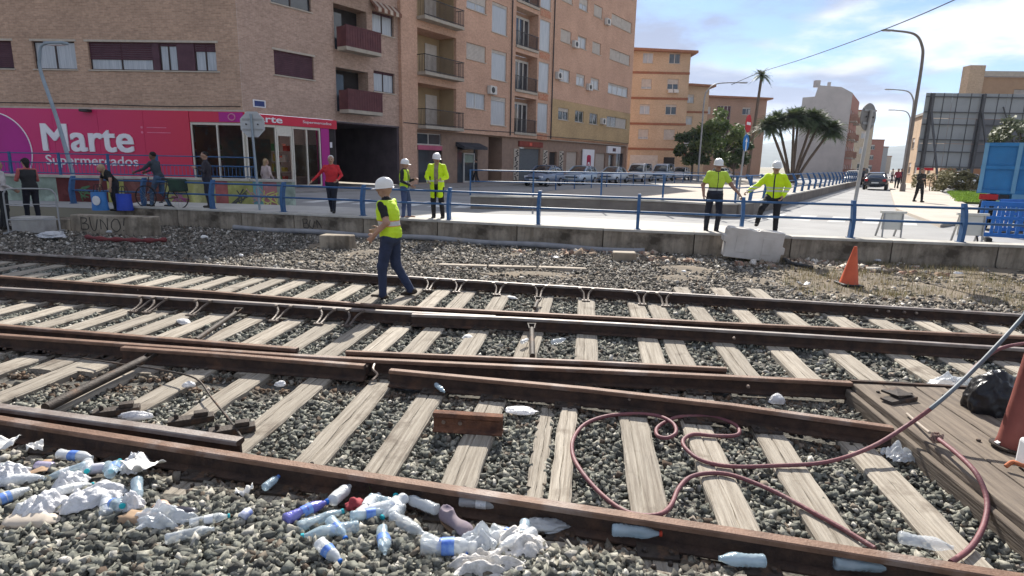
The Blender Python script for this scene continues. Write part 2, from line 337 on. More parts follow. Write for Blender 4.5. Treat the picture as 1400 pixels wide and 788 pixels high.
rail([(-22, 10.3), (-7.28, 8.32), (-3.93, 7.83), (-1.62, 7.45), (-.2, 7.29)], mat=M_shiny)
rail([(-1.25, 7.31), (0.01, 7.24), (1.37, 7.06), (3.44, 6.74), (5.67, 6.37), (16, 4.7)], mat=M_shiny)
rail([(-22, 9.3), (-5.68, 6.44), (-2.17, 5.83)])
rail([(-22, 8.6), (-5.41, 6.09), (-3.74, 5.84), (-2.14, 5.62), (-1.41, 5.55), (0.71, 5.39), (2.72, 5.22), (3.11, 5.18)])
rail([(-3.9, 5.76), (-2.88, 5.62), (-1.37, 5.37)])
rail([(-1.66, 5.78), (0.74, 5.62), (2.08, 5.5)], head=.028)
rail([(-1.11, 5.26), (0.65, 4.9), (1.81, 4.6), (2.9, 4.23)])
rail([(-16, 7.1), (-3.71, 4.06), (-1.47, 3.51), (0.36, 3.07), (1.2, 2.87), (2.41, 2.56), (8, 1.2)], head=.038)
rail([(-9, 5.55), (-3.87, 4.27), (-2.5, 3.96), (-1.84, 3.80)], head=.042, mat=M_shiny, name='switch_blade')

# ------------------------------------------------------------------ sleepers
M_wood = pmat('silvered sleeper timber', (.41, .365, .3), (.22, .185, .145), 7, .92, .8, 18, stretch=(.22, 6, 6), lo=.36, hi=.7, rnd=.16, c3=(.13, .1, .075), s3=2.4, lo3=.56, hi3=.74)
SDIR = math.atan2(.993, .12)
def sleeper_mesh(L, wd, seed):
    rs = random.Random(seed); m = MB(); n = 14; h = .15; xs_ = [L*i/n for i in range(n+1)]
    prof = [(-wd/2, -h), (wd/2, -h), (wd/2, -.012), (wd/2-.014, 0), (wd*.115, .001), (wd*.09, -.006), (wd*.065, .001), (-wd/2+.014, 0), (-wd/2, -.012)]
    for i, x in enumerate(xs_):
        dy = rs.uniform(-.006, .006); ck = rs.uniform(-.004, .004)+seed % 5*.012-.02
        for k, (u, v) in enumerate(prof):
            e = 0
            if k in (4, 5, 6): e = ck
            if k == 5: v = v*rs.uniform(.3, 2.2)
            m.v.append((x+(rs.uniform(-.02, .02) if i in (0, n) else 0), u+dy+e+rs.uniform(-.004, .004), v+rs.uniform(-.003, .003)))
        if i:
            q = len(prof)
            for k in range(q): m.f.append(((i-1)*q+k, (i-1)*q+(k+1) % q, i*q+(k+1) % q, i*q+k)); m.m.append(0)
    q = len(prof); m.f.append(tuple(range(q))[::-1]); m.m.append(0); m.f.append(tuple(n*q+k for k in range(q))); m.m.append(0)
    return m.mesh('sleeper', M_wood, smooth=28)
SLEEP = []                                   # (origin, angle, length, width) for keeping stones off the timber
def put_sleeper(x0, ya, yb, me, L, wd, ang=SDIR, dz=0.):
    p = Vector((x0+(ya-6)*.1208, ya, dz)); o = link('sleeper', me, track, loc=p-TO, rz=ang); SLEEP.append((p, ang, L, wd)); return o
fm = [sleeper_mesh(4.75, .25, k) for k in range(4)]; fs = [sleeper_mesh(3.4, .25, 20+k) for k in range(3)]
X0 = [-8.6, -8.05, -7.45, -6.89, -6.31, -5.81, -5.34, -4.87, -4.45, -4.05, -3.49, -2.96, -2.47, -1.98, -1.54, -1.1, -.53, .12, .8, 1.52, 1.83, 2.42, 3.02, 3.65, 4.33, 4.88, 5.43, 5.89, 6.3, 6.9, 7.5]
for i, x in enumerate(X0):
    ye = T1y(x)+.45; ys = ye-4.7
    if 1.9 < x: ys = max(ys, 5.35)
    put_sleeper(x, min(ys, 5.45) if x < 1.9 else ys, 0, fm[i % 4] if x < 4 else fs[i % 3], 4.75 if x < 4 else 3.4, .25, SDIR+random.uniform(-.008, .008), random.uniform(-.006, .006))
for x in np.arange(-15, -8.9, .6): put_sleeper(float(x), T1y(x)-4.2, 0, fm[0], 4.75, .25)
nm = [sleeper_mesh(2.35, .235, 40+k) for k in range(4)]; nl = [sleeper_mesh(2.3, .235, 50+k) for k in range(4)]
for i, x in enumerate([-7.6, -7.0, -6.4, -5.9, -5.35, -4.82, -4.2, -3.61, -2.95, -2.35, -1.72]): put_sleeper(x, Jy(x)-.35, 0, nm[i % 4], 2.35, .235, SDIR+random.uniform(-.01, .01))
for i, x in enumerate([-1.1, -.58, -.03, 1.19, 1.7, 2.22, 2.86]): put_sleeper(x, Jy(x)-.22-(.2 if x > 2.5 else 0), 0, nl[i % 4], 2.3, .235, SDIR+random.uniform(-.01, .01))
n1_ = sleeper_mesh(2.1, .13, 60); n2b = sleeper_mesh(2.25, .14, 61)
put_sleeper(.47, 2.78, 0, n1_, 2.1, .13, SDIR, -.03); put_sleeper(.63, 2.8, 0, n2b, 2.25, .14, SDIR-.01, .012)

# ------------------------------------------------------------------ fittings on the rails
M_brace = pmat('grey forged brace', (.17, .135, .11), (.08, .06, .05), 16, .55, .3, 60, metal=.2)
def brace(p, inward, s=1.):
    """forged fork brace: two prongs from the rail web meeting on the sleeper"""
    p = Vector(p)-TO; d = Vector((-.12, -.993, 0)); a = Vector((.993, -.12, 0)); m = MB()
    for k in (-1, 1):
        m.tube(catmull([p+a*.1*k*s+d*.03+Vector((0, 0, .135)), p+a*.045*k+d*.10*s+Vector((0, 0, .085)), p+a*.032*k+d*.2*s+Vector((0, 0, .04)), p+a*.028*k+d*.31*s+Vector((0, 0, .016))], 3), .016, 6)
        m.bar(p+a*.1*k*s+d*.01+Vector((0, 0, .14)), p+a*.1*k*s+d*.06+Vector((0, 0, .135)), .045, .03)
    m.bar(p+a*-.06+d*.31*s+Vector((0, 0, .012)), p+a*.06+d*.31*s+Vector((0, 0, .012)), .05, .022)
    m.build('rail_brace', M_brace, track, smooth=50)
def on(path, x): return polyat(path, x)
T1p = [(-22, 13.85), (-9.81, 11.38), (-3.81, 10.2), (1.14, 9.19), (3.26, 8.74), (7, 7.98), (16, 6.2)]
Cp = [(-22, 10.3), (-7.28, 8.32), (-3.93, 7.83), (-1.62, 7.45), (-.2, 7.29)]
for px in (585, 627, 683, 738, 799, 867, 894):
    X = G(px, 393, .1).x; brace((X, on(T1p, X)-.03, 0), 1)
for px in (165, 187, 258, 385, 450, 490):
    X = G(px, 425, .1).x; brace((X, on(Cp, X)-.03, 0), 1)
def rod(px0, py0, px1, py1, z0, z1, r, name='spacer_tube', fork=True):
    a = G(px0, py0, z0)-TO; b = G(px1, py1, z1)-TO; m = MB().tube([a, b], r, 10)
    if fork:
        d = (b-a).normalized(); s_ = Vector((-d.y, d.x, 0))
        for k in (-1, 1): m.bar(a+s_*.03*k, a-d*.12+s_*.045*k+Vector((0, 0, .02)), .012, .03)
        m.bar(a-d*.12-s_*.055+Vector((0, 0, .02)), a-d*.12+s_*.055+Vector((0, 0, .02)), .02, .03)
    m.build(name, M_iron, track, smooth=50)
rod(322, 428, 268, 465, .07, .05, .028); rod(197, 492, 62, 558, .08, .06, .04); rod(727, 450, 728, 487, .08, .05, .03); rod(735, 412, 731, 422, .08, .06, .028)
# base plates and bolts along the rails, on the sleepers
pl = MB().box(-.11, .11, -.15, .15, .002, .018)
for k in (-1, 1):
    for j in (-1, 1): pl.lathe([(.016, .018), (.016, .034), (.008, .042)], 6, M=Matrix.Translation((.07*j, .105*k, 0)))
plm = pl.mesh('base_plate', M_iron, smooth=40)
allr = [T1p, [(-22, 12.3), (-7.97, 9.13), (-4.17, 8.33), (-1.72, 7.74), (0.01, 7.53), (2.72, 7.2), (6.15, 6.86), (16, 5.9)], Cp, [(-22, 8.6), (-5.41, 6.09), (-3.74, 5.84), (-1.41, 5.55), (0.71, 5.39), (3.11, 5.18)], [(-1.11, 5.26), (0.65, 4.9), (1.81, 4.6), (2.9, 4.23)], [(-16, 7.1), (-3.71, 4.06), (-1.47, 3.51), (0.36, 3.07), (2.41, 2.56), (8, 1.2)]]
for (p, a, Ls, wd) in SLEEP:
    for rp in allr:
        x = p.x; y = on(rp, x) if rp[0][0] <= x <= rp[-1][0] else None
        if y is None: continue
        x = p.x+(y-p.y)*.1208; y = on(rp, x) if rp[0][0] <= x <= rp[-1][0] else y
        if p.y+.1 < y < p.y+Ls-.1: link('base_plate', plm, track, loc=Vector((x, y, .001))-TO, rz=SDIR-math.pi/2)
spk = MB().lathe([(.014, 0), (.014, .018), (.007, .024)], 6).mesh('spike', M_iron, smooth=40)
for (p, a, Ls, wd) in SLEEP:
    if p.y > 5.6 or abs(p.x) > 3.4: continue
    for rp in allr:
        if not rp[0][0] <= p.x <= rp[-1][0]: continue
        y = on(rp, p.x); x = p.x+(y-p.y)*.1208
        for d in (-.2, .21):
            if p.y+.1 < y+d < p.y+Ls-.1:
                for u in (-.055, .05): link('spike', spk, track, loc=Vector((x+u+d*.12+random.uniform(-.02, .02), y+d+random.uniform(-.03, .03), .0))-TO)
# fishplates and bolts where rails are joined
for x, rp in ((5.2, T1p), (5.35, T1p), (5.55, T1p), (5.7, T1p)):
    MB().lathe([(.02, 0), (.02, .03), (.008, .04)], 6, M=Matrix.Translation(Vector((x, on(rp, x)-.012, .08))-TO) @ Matrix.Rotation(R(90), 4, 'X')).build('rail_bolt', M_brush, track, smooth=40)
for i, (px, py) in enumerate([(700, 525), (860, 545), (1055, 566), (1022, 528), (900, 508), (1003, 462), (190, 396)]):
    q = G(px, py, .09)-TO; MB().lathe([(.016, 0), (.016, .025), (.006, .034)], 6, M=Matrix.Translation(q) @ Matrix.Rotation(R(90), 4, 'X')).build('rail_bolt', M_brush, track, smooth=40)
# slide chairs beside the switch blade
for px, py in ((160, 566), (262, 578), (318, 592)):
    q = G(px, py, .01)-TO; m = MB().box(-.16, .16, -.05, .05, 0, .05).box(.02, .12, -.035, .035, .05, .085).lathe([(.018, .05), (.018, .08), (.007, .09)], 6, M=Matrix.Translation((-.1, 0, 0)))
    m.build('slide_chair', M_iron, track, bevel=.008, loc=q, rz=R(26))
q = G(478, 512, .0)-TO
MB().box(-.2, .2, -.07, .06, .02, .11).box(-.12, .12, -.1, -.07, .03, .09).build('crossing_block', M_rust, track, bevel=.012, loc=q+Vector((0, .02, 0)), rz=R(-8))
MB().tube(catmull([G(513, 496, .12)-TO, G(510, 505, .1)-TO, G(516, 512, .06)-TO, G(509, 520, .03)-TO], 4), .012, 6).build('joint_spring', M_brush, track, smooth=50)

# loose pieces lying on the track
rb = thing('rail_offcut', 'short rusty steel rail offcut with bolt holes lying across a sleeper', 'rail offcut', G(640, 590, .0), R(-6))
m = MB().sweep([(-.27, 0, 0), (.27, 0, 0)], [(-.055, 0), (.055, 0), (.055, .014), (.012, .03), (.012, .1), (.035, .115), (.035, .15), (-.035, .15), (-.035, .115), (-.012, .1), (-.012, .03), (-.055, .014)], m=0)
m.build('offcut_bar', pmat('flaky orange rust', (.2, .09, .05), (.07, .035, .025), 8, .9, .5, 40), rb, bevel=.004)
for x in (-.19, -.06): MB().lathe([(.016, 0), (.016, .006)], 10, M=Matrix.Translation((x, -.014, .07)) @ Matrix.Rotation(R(90), 4, 'X')).build('bolt_hole', M_brush, rb)
tag(MB().tube(catmull([G(112, 490, .06), G(180, 500, .07), G(225, 507, .08), G(268, 518, .09), G(290, 545, .07), G(318, 580, .06), G(330, 598, .03)], 5), .0085, 6).build('bent_rod', M_iron, smooth=60), 'thin bent rusty rod lying over the sleepers beside the switch blade', 'rod')
tag(MB().tube(catmull([G(640, 360, -.06), G(600, 366, -.06), G(660, 375, -.07), G(700, 382, -.07)], 5), .012, 6).build('reinforcing_rod', M_rust, smooth=60), 'rusty thin rod in the ballast beside the fallen concrete strip', 'rod')

# ------------------------------------------------------------------ ballast stones
M_stone = attrmat('ballast stones', [(0, (.045, .044, .04)), (.25, (.095, .096, .084)), (.5, (.155, .158, .134)), (.75, (.215, .212, .178)), (.92, (.29, .275, .23)), (1, (.44, .42, .38))], .92, .4, 34, .6)
M_stoneB = attrmat('dusty brown rubble', [(0, (.045, .042, .036)), (.3, (.105, .095, .08)), (.6, (.18, .16, .135)), (.85, (.27, .24, .2)), (1, (.5, .47, .42))], .95, .4, 34, .6)
def stones(name, n, xr, yf, smin, smax, label, keep=None, lift=0., seed=1, mat=None):
    rg = np.random.default_rng(seed)
    base = np.array([(a, b, c) for a in (-1, 1) for b in (-1, 1) for c in (-1, 1)], float)*.72
    fc = np.array([(0, 1, 3), (0, 3, 2), (4, 6, 7), (4, 7, 5), (0, 4, 5), (0, 5, 1), (2, 3, 7), (2, 7, 6), (0, 2, 6), (0, 6, 4), (1, 5, 7), (1, 7, 3)])
    x = rg.uniform(xr[0], xr[1], n); y = np.array([lerp(yf[0](a), yf[1](a), t) for a, t in zip(x, rg.random(n))])
    ok = np.ones(n, bool)
    for (p, a, Ls, wd) in SLEEP:
        c, s_ = math.cos(a), math.sin(a); u = (x-p.x)*c+(y-p.y)*s_; v = -(x-p.x)*s_+(y-p.y)*c
        ok &= ~((u > .0) & (u < Ls) & (abs(v) < wd/2-.012)) | (rg.random(n) < .012)
    for rp in allr:                                         # none on top of the rails
        ry = np.interp(x, [q[0] for q in rp], [q[1] for q in rp]); ok &= ~(abs(y-ry) < .07)
    if keep is not None: ok &= np.array([keep(a, b) for a, b in zip(x, y)])
    x = x[ok]; y = y[ok]; n = len(x)
    z = np.array([bz(a, b) for a, b in zip(x, y)])+rg.uniform(-.012, .02, n)+lift
    sz = smin+(smax-smin)*rg.random(n)**1.9*1.25
    # random rotations
    q = rg.normal(size=(n, 4)); q /= np.linalg.norm(q, axis=1)[:, None]; w_, a, b, c = q.T
    Rm = np.stack([1-2*(b*b+c*c), 2*(a*b-c*w_), 2*(a*c+b*w_), 2*(a*b+c*w_), 1-2*(a*a+c*c), 2*(b*c-a*w_), 2*(a*c-b*w_), 2*(b*c+a*w_), 1-2*(a*a+b*b)], 1).reshape(n, 3, 3)
    nv = len(base); V = (base[None]+rg.uniform(-.38, .38, (n, nv, 3)))*np.array([1.1, .85, .62])[None, None]*(1+rg.uniform(-.28, .32, (n, 1, 3)))
    V = np.einsum('nij,nvj->nvi', Rm, V)*(sz/2)[:, None, None]*1.15
    V += np.stack([x, y, z], 1)[:, None, :]
    Fc = (fc[None]+(np.arange(n)*nv)[:, None, None]).reshape(-1, 3)
    me = bpy.data.meshes.new(name); me.vertices.add(n*nv); me.vertices.foreach_set('co', V.reshape(-1).astype(np.float32))
    nf = len(Fc); me.loops.add(nf*3); me.loops.foreach_set('vertex_index', Fc.reshape(-1).astype(np.int32)); me.polygons.add(nf)
    me.polygons.foreach_set('loop_start', np.arange(0, nf*3, 3, dtype=np.int32)); me.update(calc_edges=True)
    at = me.attributes.new('rnd', 'FLOAT', 'POINT'); at.data.foreach_set('value', np.repeat(rg.random(n), nv).astype(np.float32))
    dr = np.min([abs(y-np.interp(x, [q[0] for q in rp], [q[1] for q in rp])) for rp in allr], 0); rust = np.clip(np.exp(-(dr/.2)**2)*rg.uniform(.2, 1.3, n)+(rg.random(n) < .05)*.5, 0, .85)
    at = me.attributes.new('rust', 'FLOAT', 'POINT'); at.data.foreach_set('value', np.repeat(rust, nv).astype(np.float32))
    me.materials.append(mat or M_stone); o = link(name, me, kind='stuff'); tag(o, label, 'gravel'); o['kind'] = 'stuff'; return o
FR = lambda a, b: True
vis = lambda x, y: abs(x) < .93*y+.6
stones('near_ballast', 40000, (-3.9, 4.4), (lambda x: 2.1, lambda x: Jy(x)), .024, .058, 'coarse grey green ballast stones heaped before the nearest rail', vis, .006, 1)
stones('crossing_ballast', 46000, (-6.5, 5.5), (lambda x: Jy(x), lambda x: Jy(x)+2.6), .022, .05, 'grey ballast stones between the sleepers of the near track', vis, 0, 2)
stones('middle_ballast', 44000, (-9.5, 8.5), (lambda x: Jy(x)+2.4, lambda x: T1y(x)+.5), .028, .058, 'grey ballast stones between the sleepers of the far track', vis, 0, 3)
stones('shoulder_ballast', 44000, (-15, 13), (lambda x: T1y(x)+.1, lambda x: wall_y(x)), .034, .075, 'loose ballast stones on the shoulder below the concrete wall', lambda x, y: vis(x, y) and not (x > 5.2 and y > 10.2 and random.random() < .5), .0, 4, M_stoneB)

stones('wall_rubble', 1500, (-4, 9), (lambda x: wall_y(x)-1.5, lambda x: wall_y(x)-.05), .06, .17, 'broken brown rubble strewn along the foot of the wall', lambda x, y: mnoise.noise(Vector((x*.9, y*.9, 3))) > -.05+(.25 if x < 0 else 0), .01, 6, attrmat('brick and concrete rubble', [(0, (.12, .1, .08)), (.35, (.25, .2, .15)), (.6, (.3, .18, .13)), (.8, (.42, .37, .3)), (1, (.6, .56, .5))], .95, .35, 30, .5))
# earth verge at the right, dry weeds on it
def vz(x, y): return bz(x, y)+.03+.035*mnoise.noise(Vector((x*.9, y*.9, 4)))-(.045-.12*mnoise.noise(Vector((x*.7, y*1.1, 7))))*max(0, min(1, 1-(x-4.6)/1.2))-.1*max(0, 1-(y-T1y(x)-.9)/.8)
struct('earth_verge', sheet(-5, 22, 110, 7.6, lambda x: wall_y(x)+.04, 24, vz), M_earth, smooth=60)
M_weed = attrmat('dry weeds', [(0, (.12, .1, .05)), (.4, (.2, .165, .09)), (.75, (.3, .25, .15)), (1, (.12, .14, .06))], .9, .2, 20, 0, trans=.35)
def blades(name, pts, h0, h1, wd, mat, label, n_each=5, seed=3, spread=.06, cat='weeds'):
    rs = random.Random(seed); V = []; F = []; A = []
    for (x, y, z) in pts:
        c = rs.random()
        for k in range(n_each):
            a = rs.uniform(0, 6.28); h = rs.uniform(h0, h1); ln = rs.uniform(.1, .6)*h; bx = x+rs.gauss(0, spread); by = y+rs.gauss(0, spread)
            dx, dy = math.cos(a), math.sin(a); o_ = len(V)
            V += [(bx-dy*wd, by+dx*wd, z-.01), (bx+dy*wd, by-dx*wd, z-.01), (bx+dx*ln*.4+dy*wd*.7, by+dy*ln*.4-dx*wd*.7, z+h*.6), (bx+dx*ln*.4-dy*wd*.7, by+dy*ln*.4+dx*wd*.7, z+h*.6), (bx+dx*ln, by+dy*ln, z+h)]
            F += [(o_, o_+1, o_+2, o_+3), (o_+3, o_+2, o_+4)]; A += [min(1, max(0, c+rs.gauss(0, .15)))]*5
    me = bpy.data.meshes.new(name); me.from_pydata(V, [], F); at = me.attributes.new('rnd', 'FLOAT', 'POINT'); at.data.foreach_set('value', A); me.materials.append(mat)
    o = link(name, me, kind='stuff'); tag(o, label, cat); return o
pts = []
for _ in range(2600):
    x = random.uniform(5, 14); y = random.uniform(T1y(x)+.5, wall_y(x)-.1)
    if mnoise.noise(Vector((x*.8, y*.8, 9))) > -.12+(.35 if y < T1y(x)+1.2 else 0): pts.append((x, y, vz(x, y)))
blades('dry_weeds', pts, .03, .13, .004, M_weed, 'sparse dry weeds over the brown earth below the wall at right', 6)
pts = [(random.uniform(-8, 4), 0, 0) for _ in range(260)]
blades('wall_foot_weeds', [(x, wall_y(x)-random.uniform(.2, 1.6), bz(x, wall_y(x)-.6)) for x, _, _ in pts], .03, .1, .004, M_weed, 'few dry weeds and twigs at the foot of the wall', 4, 5)

# ------------------------------------------------------------------ retaining wall with coping and blue railing
wall = thing('retaining_wall', 'long low stained concrete wall between the tracks and the street', 'wall', (-6.5, 17.4, 0)); WO = Vector((-6.5, 17.4, 0))
xs_ = [-12.4, -10.2, -8.05]; x = -6.35
while x < 24: xs_.append(x); x += 2.15
for i in range(len(xs_)-1):
    xa, xb = xs_[i]+.012, xs_[i+1]-.012
    a = Vector((xa, wall_y(xa), 0)); b = Vector((xb, wall_y(xb), 0)); d = (b-a); L_ = d.length; ang = math.atan2(d.y, d.x)
    m = MB(); nx = 9; nz = 4
    zb, zt = -.28, ST-.02
    for side in (0,):
        for j in range(nz+1):
            for k in range(nx+1):
                u = L_*k/nx; v = lerp(zb, zt, j/nz); m.v.append((u, .012*mnoise.noise(Vector((u*2.3+i*7, v*4, i)))-.004*random.random(), v))
        for j in range(nz):
            for k in range(nx):
                q = j*(nx+1)+k; m.f.append((q, q+1, q+nx+2, q+nx+1)); m.m.append(0)
    m.box(0, L_, .012, .36, zb, zt)
    m.build('wall_panel', M_conc, wall, loc=a-WO, rz=ang)
    MB().box(-.008, L_+.008, -.03, .4, zt+.001, zt+.065).jit(.004).build('coping', M_cope, wall, bevel=.012, loc=a-WO, rz=ang)
WT = ST+.045
M_blue = pmat('blue railing paint', (.04, .115, .26), (.03, .085, .19), 6, .5, .1, 40, c3=(.1, .16, .24), s3=4, lo3=.6, hi3=.75)
def rail_fence(name, label, posts, height, rails, post_mesh, rail_r, base, mat=None, cat='railing', group=None, extra=0):
    o0 = Vector(posts[0]); t = thing(name, label, cat, o0, 0, group)
    for i, p in enumerate(posts):
        d = Vector(posts[min(i+1, len(posts)-1)])-Vector(posts[max(i-1, 0)])
        link('post', post_mesh, t, loc=Vector(p)-o0, rz=math.atan2(d.y, d.x))
    for h, off in rails:
        for a, b in zip(posts, posts[1:]):
            a = Vector(a); b = Vector(b); n_ = Vector((-(b-a).y, (b-a).x, 0)).normalized()*off
            MB().tube([a-o0+n_+Vector((0, 0, h)), b-o0+n_+Vector((0, 0, h))], rail_r, 8).build('rail', mat or M_blue, t, smooth=50)
    return t
def post_boomerang(h, w=.055, d=.11, lean=.07):
    m = MB()
    for k, (y, z) in enumerate(((.0, 0), (-.02, h*.25), (.0-lean*.3, h*.5), (lean*.35, h*.8), (lean, h))):
        dd = d*(1 if k < 4 else .75)
        for u, v in ((-w/2, -dd/2), (w/2, -dd/2), (w/2, dd/2), (-w/2, dd/2)): m.v.append((u, y+v, z))
        if k:
            for q in range(4): m.f.append(((k-1)*4+q, (k-1)*4+(q+1) % 4, k*4+(q+1) % 4, k*4+q)); m.m.append(0)
    m.f += [(3, 2, 1, 0), (16, 17, 18, 19)]; m.m += [0, 0]
    m.box(-.08, .08, -.09, .09, 0, .012)
    return m
pbm = post_boomerang(.86, .075, .16, .1).mesh('post', M_blue, smooth=40)
pp = []
for px in (100, 197, 290, 387, 495, 612, 735, 870, 1010, 1162, 1312, 1450):
    # where the ray through that column meets the wall line
    for k in range(600):
        x = -14+k*.05; y = wall_y(x)+.2
        v = Vector((x, y, WT-CAM_H)); 
        if 700+FPX*v.dot(RT)/v.dot(FW) >= px: pp.append((x, y, WT)); break
rail_fence('blue_railing', 'blue two-bar railing with bent posts along the top of the concrete wall', pp, .86, ((.76, .02), (.42, .0)), pbm, .028, WT)
# ================================================================== BUILDINGS
M_brB = brickmat('speckled brown facing brick', (.5, .33, .235), (.36, .23, .165), (.46, .35, .275))
M_brB2 = brickmat('mauve brown facing brick', (.48, .33, .26), (.36, .24, .19), (.46, .36, .3))
M_brO = brickmat('salmon orange facing brick', (.58, .35, .25), (.5, .295, .21), (.55, .39, .3))
M_brY = brickmat('ochre facing brick', (.47, .32, .175), (.41, .28, .15), (.46, .36, .22))
M_brO2 = brickmat('yellowish orange brick', (.54, .39, .265), (.48, .345, .23), (.52, .41, .31))
M_brP = brickmat('dusty pink brick', (.4, .25, .18), (.35, .22, .155), (.42, .3, .23))
M_band = pmat('red floor band', (.3, .13, .08), (.24, .1, .06), 4, .9)
M_glass = pmat('window glass', (.05, .06, .075), (.03, .035, .045), .8, .06, spec=.8)
M_curt = pmat('net curtains behind glass', (.48, .5, .53), (.33, .36, .4), 3, .25, stretch=(6, 6, .3), spec=.5)
M_shut = pmat('pale roller shutter', (.56, .51, .46), (.47, .42, .38), 3, .7)
M_shutP = pmat('purple brown roller shutter', (.10, .045, .06), (.075, .032, .045), 3, .6)
M_frW = pmat('white window frames', (.62, .6, .57), (.52, .5, .48), 4, .5)
M_frD = pmat('dark bronze frames', (.05, .03, .028), (.035, .022, .02), 4, .5)
M_stone2 = pmat('cream stone trim', (.5, .44, .37), (.42, .36, .3), 3, .85)
M_dark = pmat('dark recess paint', (.035, .03, .03), (.025, .02, .02), 2, .8)
M_yplas = pmat('ochre plaster', (.38, .28, .165), (.32, .235, .14), 1.4, .9)
M_maroon = pmat('maroon balcony panels', (.13, .045, .05), (.09, .03, .036), 3, .6)
M_blkm = pmat('black balcony metal', (.04, .038, .04), (.028, .026, .028), 5, .5)
M_slab = pmat('balcony slab concrete', (.42, .37, .31), (.34, .3, .25), 3, .9)
M_roofc = pmat('roof gravel', (.3, .27, .24), (.22, .2, .18), 2, .95)

class Face:
    """one wall plane of a building: local x along the wall, y into the building, z up"""
    def __init__(s, parent, ox, oy, ang): s.p = parent; s.o = Vector((ox, oy, 0)); s.a = ang
    def part(s, name, mb, mats, parent=None, bevel=0., smooth=None):
        if parent is not None: return mb.build(name, mats, parent, smooth, bevel)
        return mb.build(name, mats, s.p, smooth, bevel, loc=s.o, rz=s.a)
    def wall(s, x0, x1, z0, z1, ops, mat, depth=.18, y=0., name='wall'):
        m = MB(); X = sorted({x0, x1, *[max(x0, min(x1, v)) for q in ops for v in q[:2]]}); Z = sorted({z0, z1, *[max(z0, min(z1, v)) for q in ops for v in q[2:4]]})
        for xa, xb in zip(X, X[1:]):
            for za, zb in zip(Z, Z[1:]):
                cx, cz = (xa+xb)/2, (za+zb)/2
                if any(q[0] < cx < q[1] and q[2] < cz < q[3] for q in ops): continue
                m.add([(xa, y, za), (xb, y, za), (xb, y, zb), (xa, y, zb)], [(0, 1, 2, 3)])
        for q in ops:
            a, b, c, d = q[:4]; e = y+(q[4] if len(q) > 4 else depth)
            m.add([(a, y, c), (a, e, c), (a, e, d), (a, y, d)], [(0, 1, 2, 3)]).add([(b, y, c), (b, y, d), (b, e, d), (b, e, c)], [(0, 1, 2, 3)])
            m.add([(a, y, c), (b, y, c), (b, e, c), (a, e, c)], [(0, 1, 2, 3)]).add([(a, y, d), (a, e, d), (b, e, d), (b, y, d)], [(0, 1, 2, 3)])
        me = m.mesh(name, mat, recalc=False); return link(name, me, s.p, loc=s.o, rz=s.a)
    def window(s, x0, x1, z0, z1, y=.1, shut=0., mull=1, fm=None, sm=None, pane=None, sill=True, surround=None, yf=0.):
        fm = fm or M_frW; t = .05; m = MB()
        m.box(x0+.002, x0+t, y, y+.06, z0+.002, z1-.002).box(x1-t, x1-.002, y, y+.06, z0+.002, z1-.002).box(x0+t, x1-t, y, y+.06, z0+.002, z0+t).box(x0+t, x1-t, y, y+.06, z1-t, z1-.002)
        for k in range(mull): xm = lerp(x0, x1, (k+1)/(mull+1)); m.box(xm-.035, xm+.035, y-.006, y+.06, z0+t, z1-t)
        w_ = s.part('window', m, fm)
        s.part('pane', MB().box(x0+t, x1-t, y+.03, y+.045, z0+t, z1-t), pane or random.choice([M_glass, M_curt, M_glass]), w_)
        if shut:
            zs = z1-(z1-z0)*shut; m = MB(); nsl = max(2, int((z1-zs)/.09))
            for k in range(nsl):
                za = lerp(zs, z1-.003, k/nsl); zb = lerp(zs, z1-.003, (k+1)/nsl); m.prism([(x0+.01, y-.012, za+.004), (x0+.01, y-.03, (za+zb)/2), (x0+.01, y-.012, zb-.004), (x0+.01, y-.004, zb-.004), (x0+.01, y-.004, za+.004)], (x1-x0-.02, 0, 0))
            s.part('shutter', m, sm or M_shut, w_)
        if sill: s.part('sill', MB().box(x0-.06, x1+.06, yf-.06, yf+.09, z0-.06, z0-.002), M_stone2, w_)
        if surround:
            m = MB().box(x0-.09, x1+.09, yf-.03, yf+.01, z1+.003, z1+.1)
            s.part('lintel', m, surround, w_)
        return w_
    def balcony(s, x0, x1, z0, proj, panel=None, slabm=None, rmat=None, h=1.05, bars=True):
        b = s.part('balcony', MB().box(x0, x1, -proj, -.003, z0-.2, z0), slabm or M_slab, bevel=.01)
        if panel:
            m = MB().box(x0, x1, -proj, -proj+.05, z0+.003, z0+h).box(x0, x0+.05, -proj+.052, -.003, z0+.003, z0+h).box(x1-.05, x1, -proj+.052, -.003, z0+.003, z0+h)
            n_ = int((x1-x0)/.18)
            for k in range(n_): xx = lerp(x0, x1, (k+.5)/n_); m.box(xx-.012, xx+.012, -proj-.018, -proj-.002, z0+.02, z0+h-.05)
            m.box(x0-.03, x1+.03, -proj-.03, -proj+.08, z0+h+.002, z0+h+.06)
            s.part('parapet', m, panel, b)
        else:
            m = MB(); n_ = int((x1-x0)/.12)
            for k in range(n_+1): xx = lerp(x0+.03, x1-.03, k/n_); m.box(xx-.009, xx+.009, -proj+.03, -proj+.048, z0+.002, z0+h-.02)
            for zz_ in (.08, h): m.box(x0, x1, -proj+.015, -proj+.065, z0+zz_-.025, z0+zz_+.02)
            for xx in (x0+.02, x1-.02):
                m.box(xx-.02, xx+.02, -proj+.068, -.003, z0+h-.02, z0+h+.02)
                for k in range(max(2, int(proj/.14))): yy = -proj+.1+k*.13; m.box(xx-.008, xx+.008, yy, yy+.016, z0+.002, z0+h-.022)
            s.part('railing', m, rmat or M_blkm, b)
        return b
def rays(q): return R(q)

